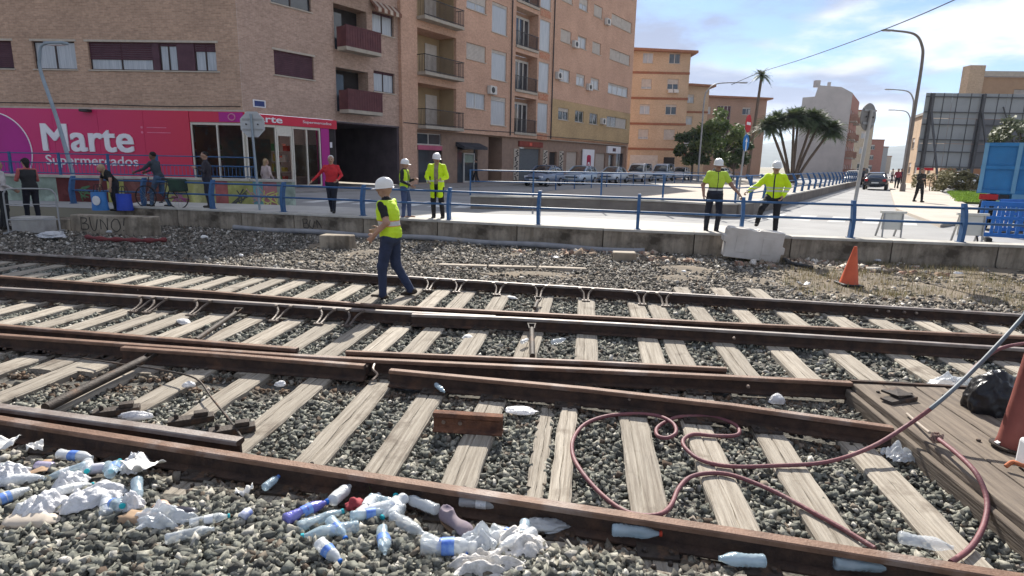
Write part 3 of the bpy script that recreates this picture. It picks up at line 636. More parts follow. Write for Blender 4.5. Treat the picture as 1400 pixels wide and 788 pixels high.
# ---------------- supermarket block on the corner
TOP = 21.6
mk = thing('supermarket_building', 'brown brick corner block with bright pink supermarket ground floor', 'building', (K.x, K.y, 0), 0)
A = Face(mk, 0, 0, R(-3)); B = Face(mk, 0, 0, R(57))
rowsA = [6.0, 9.4, 12.8, 16.2]
opsA = []
for z in rowsA: opsA += [(-14.6, -11.35, z, z+1.28), (-10.3, -8.15, z, z+1.28), (-7.5, -1.15, z, z+1.28)]
A.wall(-40, 0, 4.22, TOP, opsA, M_brB, .22)
for i, z in enumerate(rowsA):
    A.window(-14.6, -11.35, z, z+1.28, .12, .95, 1, M_frD, M_shutP, surround=M_stone2)
    A.window(-10.3, -8.15, z, z+1.28, .12, 0, 1, M_frD, None, M_glass if i else M_curt, surround=M_stone2)
    A.window(-7.5, -4.35, z, z+1.28, .12, .62, 1, M_frD, M_shutP, M_curt)
    A.part('shutter_panel', MB().box(-4.34, -4.0, .06, .2, z+.003, z+1.277), M_shutP); A.part('shutter_panel', MB().box(-3.1, -2.25, .06, .2, z+.003, z+1.277), M_shutP)
    A.window(-3.99, -3.11, z, z+1.28, .13, .12, 1, M_frD, M_shutP, M_curt, sill=False)
    A.window(-2.24, -1.16, z, z+1.28, .12, .3, 1, M_frD, M_shutP, M_curt, sill=False)
    A.part('lintel', MB().box(-7.65, -1.0, -.03, .01, z+1.284, z+1.38), M_stone2)
    A.part('sill', MB().box(-4.3, -1.0, -.06, .09, z-.06, z-.002), M_stone2)
opsB = []
for z in rowsA: opsB += [(1.9, 4.35, z+.12, z+1.3)]
B.wall(.002, 5.7, 4.12, TOP, opsB, M_brB2, .22)
for i, z in enumerate(rowsA): B.window(1.9, 4.35, z+.12, z+1.3, .12, .97 if i != 1 else .3, 1, M_frD, M_shutP, surround=M_stone2)
# set back part over the passage
opsC = [(6.05, 8.5, z-1.45, z+.95, .9) for z in (6.1, 9.45, 12.8, 16.1)]+[(8.95, 10.75, z, z+1.2) for z in (6.05, 9.4, 12.75, 16.1)]
B.wall(5.702, 11.1, 4.1, TOP, opsC, M_brB2, .2, .25, name='wall')
for i, z in enumerate((6.05, 9.4, 12.75, 16.1)):
    B.window(8.95, 10.75, z, z+1.2, .4, .12, 1, M_frD, M_shutP, M_curt, yf=.25)
    B.part('balcony_door', MB().box(6.05, 8.5, 1.1, 1.16, z-1.4, z+1.0, 0).box(6.5, 7.3, 1.05, 1.098, z-1.35, z+.75, 1), [M_dark, M_glass])
    B.balcony(6.0, 8.65, z-1.32, .75, M_maroon)
    aw = MB()
    for k in range(9): xx = lerp(8.75, 10.95, k/9); aw.add([(xx, .24, z+1.75), (xx+.244, .24, z+1.75), (xx+.244, -.25, z+1.32), (xx, -.25, z+1.32), (xx, .24, z+1.72), (xx+.244, .24, z+1.72), (xx+.244, -.25, z+1.1), (xx, -.25, z+1.1)], [(0, 1, 2, 3), (7, 6, 5, 4), (3, 2, 6, 7), (0, 4, 5, 1), (1, 5, 6, 2), (0, 3, 7, 4)], k % 2)
    if i: B.part('awning', aw, [pmat('brown awning cloth', (.2, .09, .06)), pmat('cream awning cloth', (.5, .42, .34))])
# roof, returns and passage
mk_roof = MB().prism([(-40, 2, TOP-.3), (0, 0, TOP-.3), (6.05, 9.3, TOP-.3), (-1.6, 14.5, TOP-.3), (-40, 16, TOP-.3)], (0, 0, .28)); mk_roof.build('roof', M_roofc, mk)
A.part('fascia', MB().box(-40, .05, -.04, .2, 4.14, 4.22), M_stone2)
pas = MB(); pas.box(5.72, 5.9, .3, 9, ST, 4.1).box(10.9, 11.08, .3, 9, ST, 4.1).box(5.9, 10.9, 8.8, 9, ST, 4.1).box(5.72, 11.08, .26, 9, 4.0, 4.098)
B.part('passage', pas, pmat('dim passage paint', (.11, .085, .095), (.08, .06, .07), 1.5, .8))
gr = MB()
rs = random.Random(4)
for k in range(14):
    x, z = rs.uniform(7.2, 10.2), rs.uniform(1.0, 2.4)
    gr.tube(catmull([(x+rs.uniform(-.5, .5), 8.77, z+rs.uniform(-.45, .45)) for _ in range(4)], 4), .05, 4)
B.part('graffiti_tag', gr, pmat('teal spray paint', (.1, .22, .2), (.07, .15, .15)))
B.part('pillar', MB().box(11.09, 12.45, -.02, .5, .3, 4.1), M_brO)
# ground floor, pink cladding
M_pinkp = bpy.data.materials.new('printed pink sign vinyl'); M_pinkp.use_nodes = True
t = M_pinkp.node_tree; b_ = t.nodes['Principled BSDF']; b_.inputs['Roughness'].default_value = .45
tcn = t.nodes.new('ShaderNodeTexCoord'); sp_n = t.nodes.new('ShaderNodeSeparateXYZ'); t.links.new(tcn.outputs['Object'], sp_n.inputs[0])
mr_ = t.nodes.new('ShaderNodeMapRange'); mr_.inputs[1].default_value = -17; mr_.inputs[2].default_value = -3; t.links.new(sp_n.outputs[0], mr_.inputs[0])
cr = t.nodes.new('ShaderNodeValToRGB'); cr.color_ramp.elements[0].color = (.55, .014, .2, 1); cr.color_ramp.elements[1].color = (.56, .018, .06, 1); t.links.new(mr_.outputs[0], cr.inputs[0]); t.links.new(cr.outputs[0], b_.inputs['Base Color'])
M_magenta = pmat('magenta print', (.42, .02, .24), (.36, .018, .2), .4, .45)
M_lav = pmat('white letters', (.78, .76, .78), (.7, .68, .72), 2, .5)
for k in range(16):
    xa = -2.72-2.33*(k+1); A.part('sign_panel', MB().box(xa+.006, xa+2.324, -.08, .1, ST, 4.135), M_pinkp)
circ = MB(); n_ = 40; circ.prism([(-12.9+1.9*math.cos(6.2832*k/n_), -.095, 2.05+1.85*math.sin(6.2832*k/n_)) for k in range(n_)], (0, .012, 0)); A.part('sign_disc', circ, M_magenta, None)
ring = MB().tube([(-12.9+1.93*math.cos(R(a)), -.1, 2.05+1.88*math.sin(R(a))) for a in range(-60, 121, 5)], .03, 6); A.part('sign_ring', ring, M_lav)
lt = MB()
for k, (dx, dz) in enumerate(((0, 0), (.09, 0), (.045, .05), (.0, .06), (.09, .06), (.045, 0))):
    q = text_mb('Marte', 4.65, 1.28, 0, .05).move(Matrix.Translation((-10.35+dx, -.082-.003*k, 2.08+dz))); lt.add(q.v, q.f)
A.part('sign_lettering', lt, M_lav)
A.part('sign_lettering', text_mb('Supermercados', 4.8, .62, .004, .04).move(Matrix.Translation((-10.3, -.082, 1.28))), M_lav)
sm_ = MB()
for k in range(2): sm_.lathe([(.06, 0), (.06, .01)], 12, M=Matrix.Translation((-5.15, -.082, 3.32-.24*k)) @ Matrix.Rotation(R(90), 4, 'X')).box(-4.9, -3.9+.2*k, -.09, -.081, 3.3-.24*k, 3.34-.24*k)
A.part('sign_marks', sm_, pmat('faded pink print', (.7, .2, .3)))
A.part('wall_lamp', MB().box(-8.05, -7.6, -.4, -.08, 4.0, 4.13), M_blkm, bevel=.02)
# shop front: glazed bays either side of the corner
M_alu = pmat('cream shop frame', (.64, .6, .52), (.56, .52, .45), 8, .5)
def shopfront(Fc, x0, x1, z0, z1, nbay, door=None):
    m = MB(); w_ = .07
    m.box(x0, x1, -.02, .08, z1-.12, z1-.002).box(x0, x1, -.02, .08, z0, z0+.1)
    for k in range(nbay+1): xx = lerp(x0+w_/2, x1-w_/2, k/nbay); m.box(xx-w_/2, xx+w_/2, -.03, .09, z0+.101, z1-.121)
    fr = Fc.part('shop_window', m, M_alu)
    for k in range(nbay):
        xa, xb = lerp(x0, x1, k/nbay)+.08, lerp(x0, x1, (k+1)/nbay)-.08
        Fc.part('pane', MB().box(xa, xb, .02, .035, z0+.11, z1-.13), pmat('clear shop glass', (.9, .93, .93), (.85, .88, .88), 1, .02, trans=1., ior=1.08), fr)
shopfront(A, -2.7, -.05, ST+.05, 3.62, 2); shopfront(B, .05, 1.75, ST+.05, 3.62, 1); shopfront(B, 2.75, 4.55, ST+.05, 3.62, 2)
B.part('shop_door', MB().box(1.78, 1.86, -.02, .08, ST, 3.1).box(2.64, 2.72, -.02, .08, ST, 3.1).box(1.78, 2.72, -.02, .08, 3.1, 3.62), M_alu)
bright_panels = pmat('added bright panel print', (.6, .36, .25), (.35, .33, .25), 2.5, .6, c3=(.55, .5, .4), s3=2)
A.part('poster', MB().box(-2.58, -1.45, .1, .12, ST+.15, 3.4), pmat('orange window poster', (.6, .2, .1), (.4, .14, .1), 1.5, .6, c3=(.5, .45, .4), s3=1.6))
A.part('poster', MB().box(-1.3, -.2, .16, .18, ST+.2, 2.9), bright_panels)  # panel added close behind the glass to brighten the shop interior
B.part('poster', MB().box(.25, 1.55, .2, .22, ST+.2, 2.9), bright_panels); B.part('poster', MB().box(2.9, 4.45, .2, .22, ST+.6, 2.7), pmat('added tan bright panel', (.5, .38, .28), (.36, .25, .18), 2, .6, c3=(.6, .55, .48), s3=2.2))  # two more panels added to brighten the bays round the corner
A.part('shop_band', MB().box(-2.7, .02, -.07, .1, 3.63, 4.13), M_pinkp); B.part('shop_band', MB().box(.0, 5.7, -.07, .1, 3.63, 4.1), pmat('red sign band', (.6, .025, .065), (.55, .022, .055), 1, .45))
A.part('shop_band_patch', MB().box(-1.2, .0, -.085, -.072, 3.66, 4.1), M_magenta)
A.part('sign_ring', MB().tube([(-.55+.17*math.cos(R(a)), -.1, 3.88+.15*math.sin(R(a))) for a in range(0, 361, 15)], .03, 6, cap=False), pmat('pale pink print', (.7, .25, .4)))
B.part('sign_lettering', text_mb('Marte', 2.0, .34, .015, .03).move(Matrix.Translation((.12, -.075, 3.72))), M_lav)
B.part('sign_lettering', text_mb('Supermercados', 1.9, .18, .002, .02).move(Matrix.Translation((3.4, -.075, 3.78))), M_lav)
B.part('pillar', MB().box(4.6, 5.15, -.04, .4, ST, 3.62), M_magenta); B.part('side_door', MB().box(5.17, 5.68, .1, .16, ST, 3.62, 0).box(5.3, 5.45, .08, .1, 2.6, 2.9, 1), [M_dark, M_lav])
B.part('street_plaque', MB().box(.55, 1.25, -.03, -.003, 4.42, 4.78, 0).box(.62, 1.18, -.036, -.031, 4.47, 4.73, 1), [M_lav, pmat('navy plaque enamel', (.05, .07, .2))])
# inside of the shop: floor, back wall, shelves with goods
mk_in = MB().box(-16, -.4, 4.6, 4.8, ST, 4.1); A.part('shop_back_wall', mk_in, pmat('shop interior wall', (.42, .36, .3)))
A.part('shop_ceiling', MB().box(-16, 0, .3, 4.6, 3.9, 4.05), pmat('shop ceiling', (.5, .5, .5)))
goods = [pmat('goods %d' % i, c, rough=.6) for i, c in enumerate([(.5, .08, .06), (.5, .4, .08), (.1, .3, .12), (.6, .55, .5), (.12, .15, .35)])]
rs = random.Random(5); sh = MB(); 
for zz_ in (.7, 1.25, 1.8, 2.35):
    sh.box(-6, .6, 3.2, 3.7, zz_-.04, zz_, 5)
    x = -6
    while x < .5:
        w_ = rs.uniform(.08, .25); sh.box(x, x+w_-.01, 3.15, 3.55, zz_+.002, zz_+rs.uniform(.2, .42), rs.randrange(5)); x += w_
A.part('shelf', sh, goods+[M_frW])

# ---------------- long salmon brick block down the street
ap = thing('apartment_block', 'tall salmon brick apartment block with balconies and ochre lower end', 'building', (K.x, K.y, 0), 0)
C = Face(ap, 0, 0, R(57))
zr = [4.2+3.36*k for k in range(6)]              # storey floors
ops = []; logg = [(12.6, 16.6, z, z+2.75, 1.5) for z in zr[:5]]
winW = []
for k, z in enumerate(zr[:5]):
    winW += [(17.75, 20.1, z+1.62, z+2.72), (20.85, 22.9, z+.6, z+2.72)]
recs = [(24.15, 27.55, z+.15, z+3.05, .9) for z in zr[:5]]
bay = [(27.8, 29.55, z+.4, z+2.85) for z in zr[:5]]
C.wall(11.102, 30.3, 4.0, TOP, logg+winW+recs+bay, M_brO, .2)
right = [(a, b, z+1.7, z+2.75) for z in zr[:5] for a, b in ((31.4, 33.4), (34.7, 36.5), (37.8, 39.7), (41.9, 47.2))]
C.wall(30.302, 48.2, 7.62, TOP, [q for q in right if q[2] > 7.6], M_brO, .2)
C.wall(30.302, 48.22, 4.25, 7.6, [q for q in right if q[2] < 7.6], M_brY, .2, -.03, name='ochre_wall')
for k, z in enumerate(zr[:5]):
    C.window(17.75, 20.1, z+1.62, z+2.72, .1, [.0, 1, .55, 1, .4][k], 1, pane=M_curt); C.window(20.85, 22.9, z+.6, z+2.72, .08, [.15, .1, .1, .5, 1][k], 0, pane=M_curt)
    # loggia: ochre walls, shutters, balcony
    C.part('loggia', MB().box(12.6, 16.6, 1.5, 1.6, z, z+2.75, 0).box(12.75, 13.9, 1.44, 1.497, z+.02, z+2.3, 1).box(15.0, 16.2, 1.44, 1.497, z+.02, z+2.3, 1).box(12.602, 12.64, .22, 1.497, z, z+2.75, 0).box(16.56, 16.598, .22, 1.497, z, z+2.75, 0), [M_yplas, M_shut])
    C.balcony(12.55, 16.62, z+.05, .7, None, M_slab)
    # recessed french windows with dark railing, bays either side
    rc = C.part('french_window', MB().box(24.16, 27.54, .9, .95, z+.16, z+3.04, 0).box(24.3, 27.4, .86, .898, z+.2, z+2.7, 1), [M_brP, M_glass])
    m = MB()
    for xx in (24.35, 25.1, 25.85, 26.6, 27.35): m.box(xx-.07, xx+.07, .82, .858, z+.2, z+2.7)
    m.box(24.3, 27.4, .82, .857, z+2.55, z+2.72); C.part('frame', m, M_frW, rc)
    C.balcony(24.15, 27.55, z+.22, .12, None, M_slab)
    C.window(27.8, 29.55, z+.4, z+2.85, .06, 0, 0, pane=M_curt); 
    C.part('tile_panel', MB().box(27.85, 29.5, -.03, -.003, z-.25, z+.25), pmat('red patterned tile', (.4, .12, .06), (.5, .3, .2), 6))
    for i, (a, b) in enumerate(((31.4, 33.4), (34.7, 36.5), (37.8, 39.7))):
        C.window(a, b, z+1.7, z+2.75, .1 if k else .07, [[.3, 0, 0], [0, .25, .2], [1, .1, 1], [1, .5, .9], [.3, 1, .2]][k][i], 1, pane=M_glass if k == 0 else M_curt, yf=0 if k else -.03)
    C.window(41.9, 44.5, z+1.7, z+2.75, .1, [.0, .2, 1, 1, .6][k], 1, pane=M_glass if k == 0 else M_curt, yf=0 if k else -.03); C.window(44.52, 47.2, z+1.7, z+2.75, .1, [1, .2, 1, 1, .2][k], 1, pane=M_curt, yf=0 if k else -.03)
for xx in (23.5, 30.1): C.part('downpipe', MB().tube([(xx, -.08, 4.1), (xx, -.08, TOP-.2)], .05, 8), M_blkm, smooth=50)
C.part('roof', MB().box(11.1, 48.2, .02, 14, TOP-.3, TOP-.02).box(11.1, 48.4, -.25, .018, TOP-.2, TOP), M_roofc)
C.part('end_wall', MB().box(11.103, 11.5, .012, .7, 4.08, TOP-.31), M_brO); C.part('end_wall', MB().box(47.9, 48.18, .02, 14, .3, TOP-.31), M_brO)
for (xx, z) in ((20.3, 7.0), (33.55, 12.4), (36.8, 9.0), (40.2, 15.6), (40.3, 6.0), (30.6, 9.3)):
    ac = C.part('air_conditioner', MB().box(xx, xx+.85, -.36, -.035, z, z+.6), M_frW, bevel=.02); C.part('fan_grille', MB().lathe([(.22, 0), (.22, .012), (.05, .02)], 16, M=Matrix.Translation((xx+.34, -.361, z+.3)) @ Matrix.Rotation(R(90), 4, 'X')), M_blkm, ac)
C.part('facade_cable', MB().tube(catmull([(11.2, -.03, 4.35), (18, -.03, 4.28), (24, -.03, 4.36), (30, -.05, 4.3), (40, -.06, 4.36), (48, -.06, 4.3)], 5), .025, 5), M_blkm)
A.part('facade_cable', MB().tube(catmull([(-30, -.03, 4.42), (-20, -.03, 4.34), (-10, -.03, 4.4), (-4, -.03, 4.34), (-.1, -.03, 4.4)], 5), .02, 5), M_blkm)
A.part('downpipe', MB().tube([(-14.95, -.07, 4.25), (-14.95, -.07, TOP-.2)], .05, 8), M_brB2, smooth=50)
# street level
gf = [(12.9, 15.4, .5, 2.9), (12.7, 15.3, 3.05, 3.8), (17.1, 19.6, ST, 3.1), (21.0, 22.9, ST, 3.9, 1.4), (25.5, 29.0, .45, 3.2), (30.6, 32.0, ST, 3.0), (33.9, 36.2, .5, 3.1), (37.2, 39.4, ST, 3.1), (40.3, 42.8, .5, 3.1), (43.6, 45.0, ST, 3.0), (45.6, 47.6, .6, 3.2)]
C.wall(12.46, 48.2, .3, 4.0, gf, pmat('street level brown tiling', (.3, .2, .15), (.24, .16, .12), 3, .7), .25, .3, name='street_level_wall')
C.part('soffit', MB().box(11.12, 48.2, .02, .56, 4.002, 4.06), M_slab)
C.window(12.7, 15.3, 3.05, 3.8, .38, 0, 1, pane=M_glass, yf=.3); C.window(12.9, 15.4, .5, 2.9, .4, 0, 0, M_frD, pane=M_glass, yf=.3)
C.part('shop_sign', MB().box(12.8, 15.3, .2, .298, 2.7, 3.0), pmat('pink shop sign', (.5, .12, .2)))
C.part('shop_door', MB().box(17.12, 19.58, .5, .54, ST, 3.08, 0).box(18.05, 18.15, .42, .498, ST, 2.6, 1).box(19.3, 19.4, .42, .498, ST, 2.6, 1).box(18.15, 19.3, .42, .498, 2.5, 2.6, 1).box(18.15, 19.3, .42, .498, ST, ST+.12, 1).box(18.2, 19.25, .46, .497, 1.9, 2.45, 2), [M_glass, M_frW, pmat('pale green poster', (.3, .36, .3))])
C.part('shop_awning', MB().prism([(16.9, .28, 3.35), (16.9, -.5, 3.05), (16.9, -.5, 2.85), (16.9, .28, 3.05)], (2.9, 0, 0)), pmat('black awning', (.05, .05, .06)))
C.part('doorway', MB().box(21.02, 22.88, 1.6, 1.66, ST, 3.9), pmat('brown doorway', (.13, .06, .045)))
C.part('garage_door', MB().box(25.52, 28.98, .5, .55, .45, 3.18), pmat('grey roller door', (.13, .14, .15), stretch=(1, 1, 12)))
C.part('shop_sign', MB().box(25.3, 29.2, .18, .298, 3.3, 3.75, 0).box(26.9, 27.3, .14, .178, 3.4, 3.65, 1), [pmat('red brown sign board', (.26, .06, .045)), pmat('orange red mark', (.7, .12, .08))])
rs = random.Random(9)
for xx in (24.6, 29.4, 32.4):
    m = MB().box(xx, xx+.75, .22, .298, .5, 3.1, 0)
    for k in range(24): a, z = xx+rs.uniform(.02, .5), .55+k*.104; m.box(a, a+.22, .2, .219, z, z+.09, 1)
    C.part('mosaic_pier', m, [M_stone2, M_dark])
C.part('street_door', MB().box(30.62, 31.98, .5, .54, ST, 2.98), M_dark)
C.part('roller_shutter', MB().box(33.92, 36.18, .46, .5, .5, 3.08), pmat('cream roller shutter', (.5, .42, .36), stretch=(1, 1, 12))); C.part('roller_shutter', MB().box(40.32, 42.78, .46, .5, .5, 3.08), MATS['cream roller shutter'])
C.part('shop_banner', MB().box(37.0, 39.6, .1, .2, .7, 3.4), M_lav)
lg = MB(); rr = .25
pts_ = [(x_, z_) for cx, cz, a0 in ((38.75-rr, 2.85-rr, 0), (37.85+rr, 2.85-rr, 90), (37.85+rr, .95+rr, 180), (38.75-rr, .95+rr, 270)) for x_, z_ in [(cx+rr*math.cos(R(a0+d)), cz+rr*math.sin(R(a0+d))) for d in (0, 30, 60, 90)]]
lg.prism([(x_+.05, .08, z_) for x_, z_ in pts_], (0, .018, 0)); C.part('banner_emblem', lg, pmat('dark red emblem', (.45, .02, .07)))
C.part('banner_emblem_glyph', text_mb('a', .55, .8, .02, .02).move(Matrix.Translation((38.08, .079, 1.35))), M_lav)
C.part('shop_door', MB().box(43.62, 44.98, .5, .54, ST, 2.98), M_glass); C.part('shop_sign', MB().box(42.9, 46.4, .12, .298, 3.15, 3.9, 0).box(44.2, 45.0, .1, .119, 3.35, 3.7, 1), [M_lav, M_shutP]); C.window(45.6, 47.6, .6, 3.2, .42, 0, 1, M_frD, pane=M_glass, yf=.3)

# ---------------- buildings further down
def block(name, label, X0_, X1_, Y, z1, depth, mat, wins, bands=(), z0=.3, rz=0., eave=True, side=None, roofm=None, doors=()):
    t = thing(name, label, 'building', (X0_, Y, 0), rz); Fx = Face(t, 0, 0, 0); W = (X1_-X0_)/math.cos(rz)
    ops = [q[:4] for q in wins]; Fx.wall(0, W, z0, z1, ops, mat, .2)
    t_ = MB().box(0, .2, .002, depth, z0, z1-.002).box(W-.2, W, .002, depth, z0, z1-.002).box(.2, W-.2, depth-.2, depth, z0, z1-.002); t_.build('side_wall', side or mat, t)
    for q in wins: Fx.window(*q[:4], .1, q[4] if len(q) > 4 else 0, q[5] if len(q) > 5 else 1, pane=q[6] if len(q) > 6 else None)
    for z in bands: Fx.part('floor_band', MB().box(-.04, W+.04, -.06, -.003, z-.14, z+.14), M_band)
    r_ = MB()
    if eave: r_.prism([(-.7, -.8, z1+.003), (W+.7, -.8, z1-.25), (W+.7, depth+.8, z1-.25), (-.7, depth+.8, z1+.003)], (0, 0, .28))
    else: r_.box(-.1, W+.1, -.1, depth+.1, z1+.002, z1+.3)
    r_.build('roof', roofm or pmat('terracotta tile roof', (.35, .17, .1), (.26, .12, .07), 5), t)
    for (a, b, c, d, mt) in doors: Fx.part('garage_door', MB().box(a, b, -.05, -.004, c, d), mt)
    return t
zs = [4.35+3.1*k for k in range(4)]
wn = []
for k, z in enumerate(zs): wn += [(1.9, 3.2, z+.9, z+2.1, [.8, .2, .8, .0][k], 1, M_curt), (5.2, 6.6, z+.9, z+2.15, [1, .25, .5, .1][k], 1, M_glass)]
b3 = block('orange_block', 'four-storey yellow orange brick block with red floor bands and tiled eave', 14.0, 21.9, 80, 16.0, 14, M_brO2, wn, [4.0, 7.15, 10.3, 13.4], doors=[(1.0, 4.6, .4, 3.2, M_shut), (5.4, 6.8, .4, 3.0, M_dark)])
Face(b3, 0, 0, 0).part('air_conditioner', MB().box(5.3, 5.9, -.4, -.01, zs[2]+.45, zs[2]+.85).box(6.0, 6.6, -.4, -.01, zs[2]+.45, zs[2]+.85), M_frW)
wn = [(1.2, 2.4, z+.9, z+2.1, .3, 1, M_curt) for z in (4.0, 7.1, 10.2)]
block('pale_orange_block', 'narrow pale orange brick block stepped down behind the trees', 24.0, 28.6, 93, 13.6, 12, M_brO2, wn, [3.6, 6.7, 9.8])
wn = [(1.3, 2.7, z+.9, z+2.1, .4, 1, M_curt) for z in (4.0, 7.1, 9.9)]+[(8.2, 9.6, z+.9, z+2.1, .2, 1, M_glass) for z in (4.0, 7.1, 9.9)]+[(3.8, 6.2, 4, 12.2, 0, 3, M_shutP)]
block('pink_brick_block', 'low dusty pink brick block with dark stair window behind the tall palm', 31.0, 43.3, 108, 13.6, 14, M_brP, wn)
M_blank = pmat('blank grey plaster', (.5, .47, .45), (.43, .405, .39), .5, .95, .1, 10, c3=(.38, .36, .34), s3=.3)
gb = thing('grey_gable_building', 'tall building with blank pale grey side wall behind the palm clump', 'building', (47.5, 104, 0), 0)
m = MB().prism([(0, 0, .3), (8.2, 0, .3), (8.2, 0, 14.3), (6.2, 0, 15.2), (2.4, 0, 15.4), (2.0, 0, 13.6), (0, 0, 13.4)], (8, 13, 0)); m.build('gable_wall', M_blank, gb)
gf_ = Face(gb, 8.203, 0, R(57))
opsg = [(1.2+3.6*k, 3.2+3.6*k, 1.2+3.0*j, 2.7+3.0*j) for k in range(4) for j in range(4)]
gf_.wall(.01, 15.4, .3, 14.2, opsg, pmat('red brown brick side', (.33, .15, .11), (.28, .12, .09), 3), .2)
for q in opsg: gf_.window(*q, .1, random.choice([0, .3, 1]), 1)
for j in range(4):
    for k in (0, 2): gf_.balcony(.9+3.6*k, 3.6+3.6*k, .9+3.0*j, 1.0, pmat('salmon balcony front', (.4, .24, .18)))
MB().box(2.6, 3.4, 1.5, 2.3, 15.3, 16.4).box(5.0, 5.4, 2, 2.4, 15.2, 16.2).build('chimney', M_blank, gb)
block('cream_block', 'distant cream block with red balconies beyond the grey gable', 66, 71.5, 124, 13.2, 18, pmat('cream plaster', (.5, .43, .33)), [(1+2.2*k, 2.2+2.2*k, 2+3*j, 3.4+3*j, .3) for k in range(2) for j in range(4)], eave=False)
fb = [('red', 78, 82, 150, 8.5, (.36, .17, .13)), ('white', 84, 90.5, 160, 7, (.5, .46, .42)), ('brick red', 101, 111, 186, 10.5, (.36, .16, .12)), ('pale brown', 113, 120, 206, 8.0, (.42, .34, .28)), ('grey', 122, 130, 215, 9.5, (.36, .36, .36)), ('sandy', 140, 150, 245, 7, (.46, .38, .3))]
for n_, a, b, Y, h, c in fb:
    block('far_house', 'small far %s house at the end of the street' % n_, a, b, Y, h, 14, pmat('far %s plaster' % n_, c), [(1+2.6*k, 2.2+2.6*k, 1.8+3*j, 3.2+3*j, .3) for k in range(int((b-a-1)/2.6)) for j in range(int(h/3.2))], eave=False)

# right side of the street
rb1 = thing('orange_street_block', 'orange brick block receding along the promenade behind the billboard', 'building', (43.0, 62, 0), 0)
wl = [(2+3.6*k, 3.6+3.6*k, 1.6+3.0*j, 2.9+3.0*j) for k in range(4) for j in range(2)]
# street-side face looks left, so its inside is to the right: build it mirrored through a turned face
f1 = Face(rb1, 7.3, 17, R(66.8+180)); f1.wall(0, 18.5, .3, 8.3, wl, M_brO2, .2)
for q in wl: f1.window(*q, .1, .4, 1)
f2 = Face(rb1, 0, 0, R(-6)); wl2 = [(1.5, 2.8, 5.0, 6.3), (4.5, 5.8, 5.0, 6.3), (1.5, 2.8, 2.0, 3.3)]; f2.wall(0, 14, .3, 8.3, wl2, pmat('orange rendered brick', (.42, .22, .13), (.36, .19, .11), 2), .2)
for q in wl2: f2.window(*q, .1, .4, 1)
MB().prism([(-.3, -.3, 8.31), (14.2, -1.8, 8.31), (22, 16, 8.31), (7.2, 17.3, 8.31)], (0, 0, .3)).build('roof', M_roofc, rb1)
rb2 = thing('tan_block', 'large tan orange building with stepped parapet rising behind the billboard', 'building', (49.0, 68, 0), 0); rb2.scale = (1.13, 1.13, 1.13)
f3 = Face(rb2, 0, 0, R(-4)); wl = [(4+4*k, 5.6+4*k, z, z+1.5) for k in range(6) for z in (2, 5, 8)]; f3.wall(0, 30, .3, 10.6, wl, pmat('tan brick', (.45, .29, .18), (.4, .255, .16), 2), .25)
for q in wl: f3.window(*q, .12, .5, 1)
f3.part('cornice', MB().box(-.1, 30, -.25, .1, 10.62, 11.1), M_stone2); f3.part('corner_pier', MB().box(-.5, .9, -.3, .8, .3, 11.6), M_brO2); f3.part('roof', MB().prism([(.1, .1, 10.3), (29.9, .1, 10.3), (40, 11.5, 10.3), (10.2, 11.5, 10.3)], (0, 0, .3)), M_roofc); f3.part('side_wall', MB().prism([(.02, .03, .3), (.3, .03, .3), (10.4, 11.5, .3), (10.1, 11.5, .3)], (0, 0, 10.2)), M_brO2)

# ---------------- terrace wall with murals and railing in front of the supermarket
tw = thing('terrace_wall', 'low mural painted terrace wall with stone ledge below the supermarket sign', 'wall', (-9.3, 21.6, 0)); TWx = -20.0
cols = [(.3, .36, .3), (.13, .03, .03), (.42, .4, .12), (.16, .06, .05), (.4, .38, .14), (.38, .36, .16), (.42, .13, .12), (.4, .4, .14), (.2, .42, .45), (.45, .2, .2)]
edges = [-7.0, -5.2, -4.6, -3.2, -2.1, -1.35, -.9, .0, .35, .85, 1.4]; edges = [-12]+edges
for i, (a, b) in enumerate(zip(edges, edges[1:])):
    c = cols[i % len(cols)]; m = MB().box(a+.003, b-.003, 0, .3, .1, 1.16); m.build('mural_panel', pmat('mural paint %d' % i, c, tuple(v*.6 for v in c), 2.2, .85, c3=tuple(min(.6, v*1.5+.02) for v in c), s3=1.3), tw)
for i in range(9): MB().box(-12+i*1.49, -12+(i+1)*1.49-.01, -.06, .36, 1.162, 1.25).build('ledge_stone', M_cope, tw, bevel=.01)
for k, (x, z, c) in enumerate([(-6.1, .6, (.1, .2, .1)), (-2.6, .55, (.35, .1, .2)), (-.5, .6, (.1, .1, .1)), (.1, .7, (.5, .3, .3)), (.6, .6, (.6, .6, .2))]):
    m = MB(); rs = random.Random(k)
    for q in range(4): m.tube(catmull([(x+rs.uniform(-.35, .35), -.012, z+rs.uniform(-.3, .3)) for _ in range(4)], 4), .02, 4)
    m.build('mural_stroke', pmat('mural stroke %d' % k, c), tw)
pm = MB().box(-.035, .035, -.035, .035, 0, .78).mesh('post', M_blue)
tp = [(-21.5+i*1.75, 21.8, 1.25) for i in range(8)]
tr = rail_fence('terrace_railing', 'blue barred railing on the terrace wall before the pink supermarket sign', tp, .78, ((.74, 0), (.42, 0), (.06, 0)), pm, .02, 1.25)
for i in range(88): MB().box(-.007, .007, -.007, .007, .07, .41).build('baluster', M_blue, tr, loc=(.1+i*.138, 0, 0))
